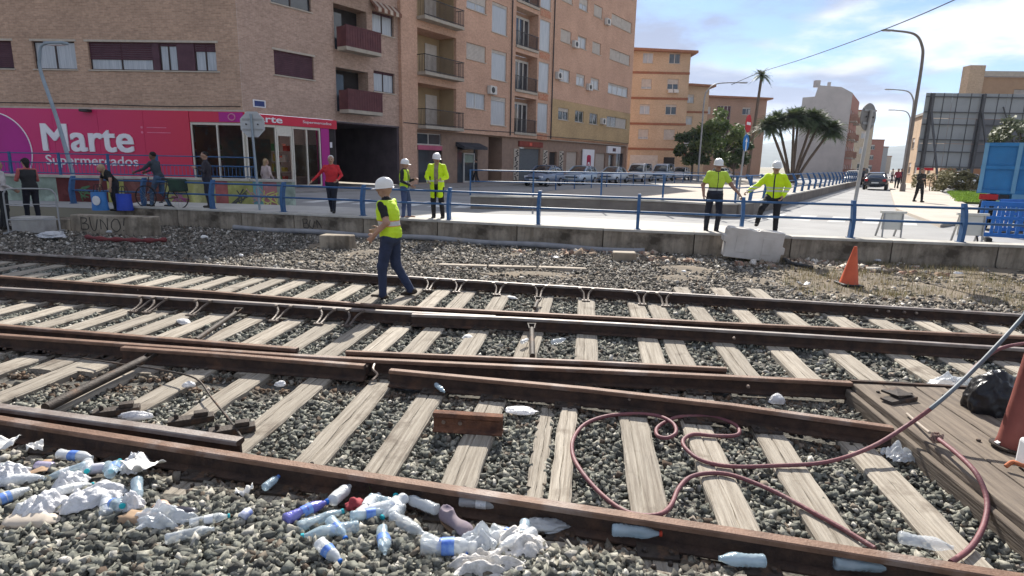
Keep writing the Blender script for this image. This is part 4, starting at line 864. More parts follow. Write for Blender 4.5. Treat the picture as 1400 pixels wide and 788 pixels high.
# ================================================================== STREET THINGS
# underpass parapet: low concrete wall turning the corner, blue railing on it
PAR = [(-1.6, 22.2), (.7, 22.35), (3.2, 22.3), (5.3, 21.6), (6.7, 20.6), (7.6, 20.8), (8.6, 22.1)]
for k in range(1, 25): PAR.append((8.6+SD.x*2.5*k, 22.1+SD.y*2.5*k))
par = thing('parapet_wall', 'low dark concrete parapet curving round the corner of the road', 'wall', (-1.6, 22.2, 0)); PO = Vector((-1.6, 22.2, 0))
M_parap = pmat('dirty parapet concrete', (.22, .19, .165), (.15, .13, .115), 1.3, .95, .3, 12)
for i, (a, b) in enumerate(zip(PAR, PAR[1:])):
    a = Vector((*a, 0)); b = Vector((*b, 0)); d = b-a; n_ = Vector((-d.y, d.x, 0)).normalized(); e = d.normalized()*.01
    MB().prism([(a+e-n_*.15-PO)+Vector((0, 0, .25)), (b-e-n_*.15-PO)+Vector((0, 0, .25)), (b-e+n_*.15-PO)+Vector((0, 0, .25)), (a+e+n_*.15-PO)+Vector((0, 0, .25))], (0, 0, .5)).build('parapet_block', M_parap, par)
    MB().prism([(a-n_*.19-PO)+Vector((0, 0, .752)), (b-n_*.19-PO)+Vector((0, 0, .752)), (b+n_*.19-PO)+Vector((0, 0, .752)), (a+n_*.19-PO)+Vector((0, 0, .752))], (0, 0, .06)).build('coping', M_cope, par)
pb2 = post_boomerang(.95, .06, .12, .18).mesh('post', M_blue, smooth=40)
rail_fence('underpass_railing', 'blue railing with leaning posts on the parapet down the right carriageway', [(x, y, .813) for x, y in PAR[6:]], .95, ((.9, .16), (.6, .05), (.3, -.04)), pb2, .025, .8)
pb3 = MB().box(-.03, .03, -.03, .03, 0, .92).mesh('post', M_blue)
rail_fence('underpass_railing', 'blue straight-post railing on the parapet end facing the tracks', [(x, y, .813) for x, y in PAR[:7]], .95, ((.9, 0), (.5, 0)), pb3, .022, .8)
# a second railing along the far edge of the underpass, by the parked cars
p2 = [S(16+i*2.6, -8.6, RD) for i in range(20)]
rail_fence('kerb_railing', 'blue railing along the kerb in front of the parked cars', p2, 1.0, ((.98, 0), (.55, 0)), pb3, .022, RD)
M_tan = pmat('pale sandy underpass apron', (.42, .37, .31), (.35, .31, .26), 1, .9)  # pale tan surface tone, mottled by noise
slab('apron', [PAR[0], PAR[2], PAR[4], PAR[6], PAR[24], S(66, -9)[:2], S(15, -9)[:2]], RD+.001, RD+.012, M_tan)

# ------------------------------------------------------------------ cars
M_tyre = pmat('tyre rubber', (.02, .02, .02), (.03, .03, .03), 8, .9); M_rim = pmat('alloy rim', (.4, .4, .42), (.3, .3, .32), 5, .35, metal=.7)
M_cglass = pmat('car glass', (.025, .03, .035), (.02, .024, .03), 1, .04, spec=.9); M_tail = pmat('red tail lamp', (.45, .02, .02), (.35, .01, .01), 5, .25); M_hl = pmat('headlamp', (.75, .77, .8), (.6, .6, .65), 5, .15)
M_plate = pmat('number plate', (.7, .7, .68)); M_cblack = pmat('black plastic trim', (.025, .025, .027), (.03, .03, .03), 5, .6)
def loft(secs, n=12, pw=3.2):
    """cross sections (x, zlow, zhigh, half width low, half width high) joined into a rounded hull"""
    m = MB(); cnt = 0
    for (x, z0, z1, w0, w1) in secs:
        for k in range(n):
            a = 2*math.pi*(k+.5)/n; c, s_ = math.cos(a), math.sin(a); e = 2/pw
            u = math.copysign(abs(c)**e, c); v = math.copysign(abs(s_)**e, s_); t = (v+1)/2; m.v.append((x, u*lerp(w0, w1, t), lerp(z0, z1, t)))
        if cnt:
            for k in range(n): m.f.append(((cnt-1)*n+k, (cnt-1)*n+(k+1) % n, cnt*n+(k+1) % n, cnt*n+k)); m.m.append(0)
        cnt += 1
    m.f.append(tuple(reversed(range(n)))); m.m.append(0); m.f.append(tuple((cnt-1)*n+k for k in range(n))); m.m.append(0); return m
CARM = {}
def car(label, loc, rz, colr, kind='hatch', group=None):
    """front of the car points along local +x"""
    t = thing('parked_car' if group else 'car', label, 'car', loc, rz, group)
    paint = pmat('car paint %.2f %.2f %.2f' % colr, colr, tuple(v*.92 for v in colr), 2, .25, spec=.6)
    if kind not in CARM:
        if kind == 'van': body = [(-2.15, .45, 1.0, .74, .78), (-2.1, .3, 1.12, .84, .85), (-1.2, .25, 1.15, .87, .87), (.6, .25, 1.12, .87, .86), (1.3, .25, 1.02, .86, .82), (1.95, .3, .88, .83, .76), (2.15, .42, .75, .7, .66)]; cab = [(-2.12, 1.05, 1.72, .78, .68), (-2.0, 1.05, 1.82, .8, .7), (.3, 1.05, 1.82, .8, .7), (.75, 1.05, 1.66, .79, .68), (1.25, 1.02, 1.1, .76, .7)]
        elif kind == 'sedan': body = [(-2.25, .5, .95, .7, .74), (-2.15, .32, 1.05, .84, .8), (-1.3, .24, 1.03, .88, .84), (.7, .24, .98, .88, .84), (1.6, .26, .9, .86, .8), (2.1, .34, .75, .8, .7), (2.22, .42, .68, .68, .62)]; cab = [(-1.75, .96, 1.04, .72, .66), (-1.1, .96, 1.4, .76, .6), (-.3, .95, 1.46, .77, .6), (.3, .95, 1.42, .77, .6), (1.15, .93, 1.0, .74, .66)]
        else: body = [(-1.95, .48, 1.0, .7, .74), (-1.9, .32, 1.1, .83, .82), (-1.0, .24, 1.06, .86, .84), (.7, .24, 1.0, .86, .83), (1.4, .26, .92, .84, .78), (1.85, .34, .76, .78, .7), (1.98, .42, .68, .68, .62)]; cab = [(-1.9, 1.0, 1.2, .74, .66), (-1.6, 1.0, 1.44, .76, .62), (-.6, .98, 1.52, .77, .62), (.1, .97, 1.48, .77, .62), (.95, .94, 1.0, .74, .66)]
        gl = MB()
        wheel = MB().lathe([(.2, -.1), (.29, -.1), (.31, -.06), (.31, .06), (.29, .1), (.2, .1)], 18, M=Matrix.Rotation(R(90), 4, 'X')).mesh('tyre', M_tyre, smooth=40); rim = MB().lathe([(.03, -.105), (.19, -.1), (.2, -.09), (.2, .09), (.19, .1), (.03, .105)], 10, M=Matrix.Rotation(R(90), 4, 'X')).mesh('rim', M_rim, smooth=40)
        CARM[kind] = (body, cab, wheel, rim)
    body, cab, wheel, rim = CARM[kind]
    bo = loft(body, 16).build('body', paint, t, smooth=50)
    cb_ = loft(cab, 16, 4).build('cabin', M_cglass, t, smooth=50)
    top = []
    for (x, z0, z1, w0, w1) in cab[1:-1]: top.append((x, z1-.05, z1+.012, w1*1.0, w1*.86))
    loft(top, 12, 3).build('roof_panel', paint, cb_, smooth=50)
    for s_ in (-1, 1):
        m = MB()
        for i in (0, len(cab)//2, len(cab)-1):
            x, z0, z1, w0, w1 = cab[i]; x2, _, z2, w2, w3 = cab[min(max(i, 1), len(cab)-2)]
            m.bar((x, s_*w0*.99, z0+.02), (x2, s_*w3*.97, z2-.03), .09, .05)
        m.build('pillar', paint, cb_)
        MB().box(.55, .7, s_*.86-.02, s_*.86+.1*s_, .98, 1.1).build('mirror', paint, t, bevel=.02)
        xf = body[-2][0]; MB().box(xf-.12, xf+.06, s_*.42, s_*.72, .6, .76).build('headlight', M_hl, t, bevel=.03)
        xb = body[0][0]; MB().box(xb-.02, xb+.14, s_*.52, s_*.76, .72, .92).build('tail_light', M_tail, t, bevel=.02)
        for x in (body[1][0]+.72, body[-1][0]-.78):
            w_ = link('wheel', wheel, t, loc=(x, s_*.78, .31)); link('rim', rim, w_)
    MB().box(body[-1][0]-.03, body[-1][0]+.03, -.26, .26, .44, .55, 0).box(body[0][0]-.03, body[0][0]+.02, -.26, .26, .56, .67, 0).build('number_plate', M_plate, t)
    MB().box(body[-1][0]-.1, body[-1][0]+.015, -.5, .5, .56, .66).build('grille', M_cblack, t)
    return t
pk = [((2.2, 45.2), (.16, .2, .28), 'hatch', 'dark blue parked hatchback, first in the row beside the shops'), ((5.4, 50.0), (.42, .5, .58), 'hatch', 'pale blue rounded parked hatchback below the red emblem banner'), ((9.0, 55.6), (.5, .55, .6), 'sedan', 'silver blue parked saloon between the pale hatchback and the white van'), ((12.4, 60.8), (.62, .61, .6), 'van', 'white parked van before the end of the salmon block'), ((16.0, 66.0), (.45, .5, .56), 'van', 'pale grey parked people carrier before the orange block'), ((19.4, 71.5), (.7, .7, .7), 'hatch', 'white parked hatchback farthest along the row near the trees')]
for (x, y), c, kd, lb in pk: car(lb, (x, y, RD), R(57+180+6), c, kd, 'cars parked along the house fronts')
car('silver parked car under the dark trees behind the men', (24.5, 72, RD), R(57), (.55, .56, .58), 'hatch')
car('dark grey saloon driving away down the right carriageway', (31.2, 52.6, RD), R(57), (.035, .04, .05), 'sedan')
car('white car ahead of the dark saloon on the right carriageway', (36.6, 66, RD), R(57+180), (.7, .7, .7), 'hatch')
car('distant white car at the end of the right carriageway', (49, 86, RD), R(57), (.72, .72, .72), 'van')
car('white car parked beneath the billboard beyond the hedge', (43.6, 58.5, RD), R(5), (.7, .72, .74), 'hatch')
car('silver car parked beneath the billboard beside the truck', (48.2, 58.0, RD), R(3), (.5, .52, .55), 'sedan')

# ------------------------------------------------------------------ lamps, signs, wire
M_galv = pmat('galvanised steel', (.36, .36, .36), (.27, .27, .27), 5, .5, metal=.3); M_pole = pmat('grey brown lamp pole', (.2, .17, .15), (.15, .13, .115), 3, .5); M_bgrey = pmat('blue grey pole paint', (.28, .33, .38), (.22, .27, .31), 3, .5)
def lamp(label, base, h, arm, dirv, mat, r=.1, lean=(0, 0)):
    t = thing('street_lamp', label, 'street lamp', base); d = Vector(dirv).normalized(); ln = Vector((lean[0], lean[1], 0))
    MB().lathe([(.2, 0), (.2, .03), (r*1.5, .05), (r*1.4, .5), (r, .6)], 12).build('base', mat, t, smooth=40)
    pts = [Vector((0, 0, .3)), ln*.5+Vector((0, 0, h*.5)), ln+Vector((0, 0, h*.82)), ln+d*arm*.08+Vector((0, 0, h*.92)), ln+d*arm*.35+Vector((0, 0, h*.985)), ln+d*arm+Vector((0, 0, h))]
    MB().tube(catmull(pts, 6), [lerp(r, r*.5, k/30) for k in range(31)], 10).build('pole', mat, t, smooth=50)
    e = pts[-1]; MB().bar(e-d*.1, e+d*.75, .28, .1).build('lantern', mat, t, bevel=.03); MB().bar(e+d*.05+Vector((0, 0, -.065)), e+d*.65+Vector((0, 0, -.065)), .2, .02).build('lens', M_hl, t)
    return t
lamp('tall curved street lamp beside the promenade, nearest on the right', (29.6, 46.4, ST), 11.4, 2.7, (-1, -.1, 0), M_pole, .13)
lamp('second street lamp along the promenade, behind the nearest one', (43.8, 69, ST), 10.2, 2.6, (-1, 0, 0), M_galv, .11); lamp('third and farthest street lamp along the promenade', (57, 90, ST), 10.0, 2.6, (-1, 0, 0), M_galv, .11)
q = atY(955, 232, 66); lamp('slender curved street lamp among the dark trees', (q.x, 66, ST), 10.2, 3.6, (1, 0, 0), M_galv, .1)
lamp('leaning blue grey lamp post before the pink supermarket sign', (-16.6, 23.0, RD), 5.6, .5, (1, -.2, 0), M_bgrey, .075, (-1.0, .3))
def sign(label, base, h, faces, mat=M_galv, name='road_sign', r=.035, lean=(0, 0)):
    t = thing(name, label, 'road sign', base)
    MB().tube([(0, 0, 0), (lean[0], lean[1], h)], r, 10).build('post', mat, t, smooth=50)
    for (shape, z, rad, rz, mats, kind) in faces:
        n_ = 8 if shape == 'oct' else 28; off = R(22.5) if shape == 'oct' else 0; f = z/h
        c = Vector((lean[0]*f, lean[1]*f, z))
        m = MB().prism([(rad*math.cos(6.2832*k/n_+off), -.012, rad*math.sin(6.2832*k/n_+off)) for k in range(n_)], (0, .024, 0), 0)
        p = m.build('sign_plate', mats[0], t, loc=c+Vector((math.sin(rz), -math.cos(rz), 0))*(-.05 if kind == 'back' else .05), rz=rz)
        if kind == 'noentry': MB().box(-rad*.7, rad*.7, -.02, -.0125, -rad*.16, rad*.16).build('bar', mats[1], p)
        if kind == 'arrow': MB().prism([(-.06, -.014, -.3*rad/.3), (.06, -.014, -.3*rad/.3), (.06, -.014, .05), (.16, -.014, .05), (0, -.014, .24), (-.16, -.014, .05), (-.06, -.014, .05)], (0, -.006, 0)).build('arrow', mats[1], p)
        if kind == 'back':
            MB().box(-rad*.75, rad*.75, -.03, -.0125, .12, .17).box(-rad*.75, rad*.75, -.03, -.0125, -.17, -.12).build('bracket', M_galv, p)
            for k in (-1, 1): MB().lathe([(.022, 0), (.022, .02)], 10, M=Matrix.Translation((k*rad*.45, -.032, .0)) @ Matrix.Rotation(R(90), 4, 'X')).build('bolt', M_blkm, p)
    return t
M_sback = pmat('grey back of sign', (.27, .26, .25), (.21, .2, .195), 4, .55, metal=.2); M_sbackL = pmat('pale back of sign', (.46, .47, .48), (.4, .41, .42), 4, .5, metal=.1)
M_sred = pmat('sign red', (.5, .02, .03)); M_sblue = pmat('sign blue', (.02, .17, .45)); M_swhite = pmat('sign white', (.75, .75, .75))
q = atY(1160, 325, 14.35); sign('back of a round road sign on a pale post by the wall railing', (q.x, 14.35, ST), 2.95, [('disc', 2.8, .31, R(32), [M_sback], 'back')], pmat('pale sign post', (.5, .48, .45)), lean=(.13, 0), r=.04)
q = atY(355, 286, 18.4); sign('back of an eight-sided road sign on a post before the supermarket door', (q.x, 18.4, ST), 2.85, [('oct', 2.55, .40, R(-4), [M_sbackL], 'back')], M_bgrey, lean=(-.08, 0))
q = atY(1012, 240, 30); sign('red no-entry sign above a round blue arrow sign on one post', (q.x, 30, RD), 4.4, [('disc', 3.75, .42, R(52), [M_sred, M_swhite], 'noentry'), ('disc', 2.85, .4, R(50), [M_sblue, M_swhite], 'arrow')], M_galv, lean=(.12, 0), r=.045)
sg_ = thing('street_sign', 'small red and white advertising sign beside the promenade', 'sign', (40.5, 60.5, ST)); MB().tube([(0, 0, 0), (0, 0, 3.2)], .05, 8).build('post', M_galv, sg_); MB().box(-.8, .8, -.06, .06, 1.6, 2.9).build('board', M_sred, sg_); MB().box(-.8, .8, -.06, .06, 2.92, 3.9, 0).box(-.6, .6, -.075, -.062, 3.2, 3.6, 1).build('board', [pmat('dark brown board', (.08, .04, .04)), M_swhite], sg_)
wp = [atY(1000, 116, 66)+Vector((0, 0, 0)), atY(1040, 99, 62), atY(1100, 80, 54), atY(1200, 44, 42), atY(1305, 0, 33), atY(1500, -95, 22)]
tag(MB().tube(catmull(wp, 6), .03, 5).build('overhead_wire', M_blkm), 'thin dark overhead wire sloping across the cloudy sky', 'wire')

# ------------------------------------------------------------------ billboard seen from behind
bbo = thing('billboard', 'large grey billboard seen from behind with steel frame and props', 'billboard', (35.3, 54, RD), R(-3)); bbo.scale = (1.28, 1.28, 1.28); W_ = 14.0
M_bbf = pmat('dark grey steel frame', (.1, .1, .105), (.07, .07, .075), 4, .6); M_bb = pmat('grey billboard sheet', (.33, .34, .345), (.28, .29, .295), .8, .8); M_bbd = pmat('dark billboard sheet', (.17, .17, .18), (.14, .14, .15), .8, .8)
for i in range(8):
    for j in range(3):
        x0, z0 = i*W_/8, 1.5+j*1.65; dk = j == 1 and i in (2, 3, 5) or j == 0 and i in (2, 4, 5)
        MB().box(x0+.015, x0+W_/8-.015, .1, .14, z0+.01, z0+1.64).build('panel', M_bbd if dk else M_bb, bbo)
for i in range(5):
    x = .4+i*3.3; MB().box(x-.09, x+.09, -.1, .08, 0, 6.4).build('post', M_bbf, bbo); MB().bar((x, -.1, 5.2), (x, -2.2, .1), .1, .1).build('prop', M_bbf, bbo)
for z in (1.6, 2.6, 3.4, 4.4, 5.2, 6.2): MB().box(0, W_, -.02, .06, z-.03, z+.03).build('rail', M_bbf, bbo)
for i in range(16): x = .3+i*.88; MB().box(x-.015, x+.015, .065, .098, 1.5, 6.45).build('stud', M_bbf, bbo)
MB().bar((5, -.06, 5.6), (7.4, -.06, .6), .06, .06).bar((7.4, -.05, 5.6), (5, -.05, .6), .06, .06).build('brace', M_bbf, bbo)

# ------------------------------------------------------------------ trees, palms, hedge, lawn
M_leaf = attrmat('dark evergreen leaves', [(0, (.03, .055, .018)), (.5, (.06, .1, .03)), (1, (.12, .165, .05))], .6, .2, 3, 0, .3, trans=.3)
M_leafy = attrmat('yellow green leaves', [(0, (.06, .1, .025)), (.5, (.12, .17, .04)), (1, (.2, .24, .07))], .6, .2, 3, 0, .3, trans=.35)
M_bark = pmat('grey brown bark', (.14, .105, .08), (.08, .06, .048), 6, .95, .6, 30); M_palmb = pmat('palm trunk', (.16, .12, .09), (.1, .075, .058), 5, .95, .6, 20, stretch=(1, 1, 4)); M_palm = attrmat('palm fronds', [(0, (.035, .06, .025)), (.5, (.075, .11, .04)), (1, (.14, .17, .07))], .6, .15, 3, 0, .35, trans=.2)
def leaf_mesh(name, V, F, A, mat):
    me = bpy.data.meshes.new(name); me.from_pydata(V, [], F); at = me.attributes.new('rnd', 'FLOAT', 'POINT'); at.data.foreach_set('value', A); me.materials.append(mat); return me
def tree(name, label, base, h, cr, cz, ch, mat, n=2600, ls=.28, seed=1, trunk=.16, clumps=22, limbs=6, cat='tree', grp=None):
    t = thing(name, label, cat, base, 0, grp); rs = random.Random(seed); V = []; F = []; A = []
    cl = []
    for k in range(clumps):
        while True:
            p = Vector((rs.uniform(-1, 1), rs.uniform(-1, 1), rs.uniform(-1, 1)))
            if p.length < 1: break
        p = p.normalized()*(p.length**.45); cl.append((Vector((p.x*cr, p.y*cr, cz+p.z*ch)), rs.uniform(.28, .5)*cr*.8, rs.random()))
    for k in range(n):
        c, r_, tone = rs.choice(cl); d = Vector((rs.gauss(0, 1), rs.gauss(0, 1), rs.gauss(0, .8))).normalized()*r_*(rs.random()**.4); p = c+d
        u = Vector((rs.gauss(0, 1), rs.gauss(0, 1), rs.gauss(0, .7))).normalized(); v = u.orthogonal().normalized(); s_ = ls*rs.uniform(.6, 1.3); o_ = len(V)
        V += [p-u*s_, p+v*s_*.42+u*.1*s_, p+u*s_, p-v*s_*.42+u*.1*s_]; F.append((o_, o_+1, o_+2, o_+3)); A += [min(1, max(0, tone*.6+rs.uniform(0, .4)))]*4
    link('crown', leaf_mesh('crown', V, F, A, mat), t)
    m = MB().tube(catmull([(0, 0, -.05), (rs.uniform(-.1, .1), rs.uniform(-.1, .1), h*.3), (rs.uniform(-.2, .2), rs.uniform(-.2, .2), h*.6), (0, 0, h*.85)], 4), [trunk*(1-.055*k) for k in range(13)], 8)
    for k in range(limbs):
        c = cl[k][0]; m.tube(catmull([(0, 0, h*.25+rs.uniform(0, .2)*h), c*.5+Vector((0, 0, h*.15)), c], 3), [trunk*.5, trunk*.45, trunk*.4, trunk*.33, trunk*.28, trunk*.2, trunk*.1], 6)
    m.build('trunk', M_bark, t, smooth=60); return t
tree('broadleaf_tree', 'dense dark evergreen tree beside the orange block', (20.9, 72, RD), 6.0, 2.0, 4.0, 2.3, M_leaf, 3000, .3, 1)
tree('broadleaf_tree', 'bright bushy yellow green tree, tallest of the clump behind the men', (23.3, 70, RD), 7.0, 2.6, 4.7, 2.9, M_leafy, 4200, .28, 2)
tree('broadleaf_tree', 'dark green tree between the bright tree and the tall palm', (26.4, 74, RD), 5.2, 1.7, 3.6, 2.0, M_leaf, 2600, .28, 3)
q = atY(1392, 190, 30); tree('broadleaf_tree', 'small grey green tree above the blue truck', (q.x+.5, 30, RD), 4.2, 1.3, 3.4, 1.1, attrmat('olive leaves', [(0, (.06, .075, .04)), (.5, (.11, .13, .07)), (1, (.17, .18, .1))], .6, .2, 3, 0, .3, trans=.3), 2200, .14, 4)
hp = [tuple(G(px, 263, RD)[:2]) for px in (1271, 1289, 1306, 1322, 1340)]
for i, (x, y) in enumerate(hp): tree('hedge_shrub', ['straw coloured scrubby shrub nearest the promenade', 'second straw coloured shrub from the promenade', 'middle shrub of the dry hedge below the billboard', 'fourth dry shrub from the promenade below the billboard', 'dry shrub at the truck end of the hedge'][i], (x, y, RD), 1.7, 1.2, .95, .75, attrmat('hedge %d' % i, [(0, (.12, .11, .04)), (.5, (.22, .19, .09)), (1, (.3, .27, .15))], .7, .2, 3, 0, .2, trans=.3), 900, .13, 20+i, .04, 10, 3, 'shrub', 'dry hedge below the billboard')
lw = [tuple(G(*p, ST)[:2]) for p in ((1310, 276), (1392, 279), (1385, 262), (1296, 262))]
slab('lawn', lw, RD, ST+.01, pmat('lawn soil', (.1, .13, .03)))
M_grass = attrmat('lawn grass', [(0, (.09, .17, .02)), (.5, (.15, .25, .03)), (1, (.22, .32, .06))], .7, .2, 3, 0, .2, trans=.4)
gp = []
for _ in range(3500):
    a, b = random.random(), random.random(); p = [lerp(lerp(lw[0][k], lw[1][k], a), lerp(lw[3][k], lw[2][k], a), b) for k in (0, 1)]; gp.append((p[0], p[1], ST+.01))
blades('lawn_grass', gp, .06, .16, .012, M_grass, 'bright green strip of grass beside the promenade', 5, 8, .08, 'grass')
def frond(V, F, A, o, d, L_, droop, rs, wd, tone, nl=14):
    d = Vector(d).normalized(); side = d.cross(Vector((0, 0, 1)));
    if side.length < .1: side = Vector((1, 0, 0))
    side.normalize(); prev = None
    for k in range(nl+1):
        t = k/nl; p = o+d*L_*t+Vector((0, 0, -droop*L_*t*t))
        if prev is not None:
            for s_ in (-1, 1):
                tip = p+side*s_*wd*math.sin(math.pi*min(1, .15+t*.9))+d*wd*.5+Vector((0, 0, -wd*.35*rs.uniform(.5, 1.5))); o_ = len(V)
                V += [prev, p, tip]; F.append((o_, o_+1, o_+2)); A += [min(1, max(0, tone+rs.uniform(-.2, .2)))]*3
        prev = p
def palm(name, label, base, stems, cr, nf, seed, fan=.5, wd=.28, tr=.17):
    t = thing(name, label, 'palm tree', base); rs = random.Random(seed)
    for (dx, dy, h) in stems:
        b0 = Vector((dx*.08, dy*.08, 0)); pts = catmull([b0, Vector((dx*.36, dy*.36, h*.35)), Vector((dx*.7, dy*.7, h*.7)), Vector((dx, dy, h))], 5)
        MB().tube(pts, [tr*(1.15-.02*k)*(1+.06*(k % 2)) for k in range(len(pts))], 8).build('trunk', M_palmb, t, smooth=30)
        V = []; F = []; A = []; tp_ = pts[-1]
        for k in range(nf):
            a = rs.uniform(0, 6.28); el = rs.uniform(-.45, 1.25); d = Vector((math.cos(a)*math.cos(el), math.sin(a)*math.cos(el), math.sin(el)))
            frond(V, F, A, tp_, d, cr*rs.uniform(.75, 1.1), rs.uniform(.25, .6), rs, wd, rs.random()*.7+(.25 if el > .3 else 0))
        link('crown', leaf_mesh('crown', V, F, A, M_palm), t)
    return t
palm('tall_palm', 'tall thin solitary fan palm rising above the roofs', (32.0, 84, RD), [(.6, 0, 13.6)], 1.7, 40, 5, wd=.32, tr=.2)
st = [(-3.3, -.3, 6.2), (-2.0, .8, 6.9), (-.9, -.7, 7.0), (.2, .6, 7.2), (1.3, -.5, 7.0), (2.5, .5, 6.6), (3.6, -.2, 5.9)]
palm('palm_clump', 'palm clump of seven spreading trunks under one dark crown', (31.4, 69, RD), st, 2.0, 190, 6, wd=.34, tr=.15)

# ------------------------------------------------------------------ mountain
mo = MB(); nx, ny = 90, 14
for j in range(ny+1):
    for i in range(nx+1):
        x = lerp(600, 3600, i/nx); y = lerp(2700, 4600, j/ny); e = math.sin(math.pi*min(1, j/ny*.8)); h = (150+70*mnoise.noise(Vector((x*.0016, 2.2, 0)))+35*mnoise.noise(Vector((x*.006, y*.004, 1))))*e*min(1, (3600-x)/500, (x-600)/400)
        mo.v.append((x, y, h-4))
for j in range(ny):
    for i in range(nx): a = j*(nx+1)+i; mo.f.append((a, a+1, a+nx+2, a+nx+1)); mo.m.append(0)
struct('mountain', mo, pmat('mountain scrub', (.16, .17, .13), (.11, .12, .09), .01, .95), smooth=80)

# ------------------------------------------------------------------ truck and street barriers at the right
tk = thing('blue_truck', 'blue tipper truck partly out of frame at the right edge', 'truck', (14.75, 17.3, RD), R(-40)); M_tb = pmat('truck blue paint', (.035, .2, .42), (.03, .16, .34), 2, .4); M_tb2 = pmat('pale blue truck panel', (.16, .33, .46), (.13, .28, .4), 2, .45)
m = MB().box(-1.25, 1.25, 0, 5.2, 1.15, 2.5); m.build('tipper_body', M_tb, tk, bevel=.03)
for x in (-1.22, -.45, .35, 1.18): MB().box(x-.05, x+.05, -.07, -.002, 1.12, 2.54).build('rib', M_tb2, tk)
for z in (1.15, 1.85, 2.5): MB().box(-1.28, 1.28, -.06, -.003, z-.05, z+.05).build('rail', M_tb, tk)
MB().box(-.4, 1.1, -.02, 5.0, .75, 1.1).build('chassis', M_cblack, tk); MB().box(-1.2, -.75, -.12, -.02, .92, 1.08, 0).build('tail_light', M_tail, tk, bevel=.02); MB().box(-.74, -.5, -.12, -.02, .92, 1.08).build('tail_light', M_cblack, tk, bevel=.02)
MB().box(-.45, 1.2, -.1, 0, .35, 1.1).build('tailboard', M_tb2, tk)
for x in (-1.05, 1.05):
    for y in (.8, 3.9): MB().lathe([(.25, -.14), (.47, -.14), (.5, -.1), (.5, .1), (.47, .14), (.25, .14)], 20, M=Matrix.Translation((x, y, .5)) @ Matrix.Rotation(R(90), 4, 'Y')).build('wheel', M_tyre, tk, smooth=40)
MB().box(-1.2, 1.2, 5.3, 7.0, .7, 2.7).build('cab', M_tb, tk, bevel=.1); MB().box(-1.05, 1.05, 7.0, 7.02, 1.6, 2.4).build('windscreen', M_cglass, tk)
M_pblue = pmat('blue barrier plastic', (.03, .16, .5), (.025, .13, .42), 3, .45)
def plastic_fence(label, loc, rz, mat, W=1.6):
    t = thing('plastic_barrier', label, 'barrier', loc, rz)
    m = MB().box(0, W, -.025, .025, .88, 1.0).box(0, W, -.025, .025, .12, .22).box(0, .07, -.03, .03, .1, 1.0).box(W-.07, W, -.03, .03, .1, 1.0).box(0, W, -.022, .022, .56, .64); m.build('frame', mat, t, bevel=.012)
    for k in range(9): x = .13+k*(W-.26)/8; MB().box(x-.035, x+.035, -.018, .018, .221, .559).build('slat', mat, t); MB().box(x-.035, x+.035, -.018, .018, .641, .879).build('slat', mat, t)
    for x in (.25, W-.25): MB().box(x-.06, x+.06, -.28, .28, 0, .1).build('foot', M_cblack, t, bevel=.015)
    return t
a = atY(1338, 300, 15.3); plastic_fence('blue plastic pedestrian barrier nearest the bent railing post at right', (a.x, 15.3, RD), R(-30), M_pblue); plastic_fence('blue plastic pedestrian barrier at the right edge before the truck', (a.x+1.2, 14.75, RD), R(-22), M_pblue)
plastic_fence('blue plastic barrier standing behind, under the truck tail', (a.x+1.5, 16.6, RD), R(8), M_pblue)
def aframe(label, loc, rz, W, H, notch):
    t = thing('sign_stand', label, 'sign stand', loc, rz); m_ = pmat('pale grey sign board', (.62, .61, .55), (.54, .53, .48), 3, .6)
    MB().box(0, W, -.02, .02, .2, H).build('board', m_, t, bevel=.01)
    for x in (.02, W-.02): MB().bar((x, -.03, H), (x, -.06, 0), .03, .03).bar((x, .03, H), (x, .28, 0), .035, .035).build('leg', M_galv, t)
    MB().box(-.06, W+.06, -.045, .045, H+.002, H+.06).build('top_rail', m_, t)
    if notch: MB().tube([(W*.5+W*.36*math.cos(R(k)), .0, .02+.3*math.sin(R(k))) for k in range(0, 181, 15)], .02, 6).build('hoop', M_blkm, t)
q = atY(1205, 310, 15.6); aframe('pale grey board stand behind the railing, right of the round sign', (q.x, 15.6, RD), R(-5), .5, .62, False)
q = atY(1308, 320, 14.6); aframe('pale grey board stand with a hoop beside the blue plastic barriers', (q.x, 14.6, RD), R(-12), .55, .68, True)
# crowd barrier at the left
cbx = thing('crowd_barrier', 'galvanised steel crowd barrier with rounded corners at the left edge', 'barrier', (-12.6, 14.9, .05), R(20))
MB().tube(catmull([(0, 0, 0), (0, 0, .85), (.03, 0, 1.0), (.16, 0, 1.08), (.9, 0, 1.08), (1.04, 0, 1.0), (1.08, 0, .85), (1.08, 0, 0)], 4), .02, 8).build('frame', M_galv, cbx, smooth=50); MB().tube([(0, 0, .32), (1.08, 0, .32)], .016, 8).build('rail', M_galv, cbx); MB().tube([(0, 0, .7), (1.08, 0, .7)], .012, 8).build('rail', M_galv, cbx)
for x in (.02, 1.06): MB().box(x-.03, x+.03, -.3, .3, 0, .03).build('foot', M_galv, cbx)

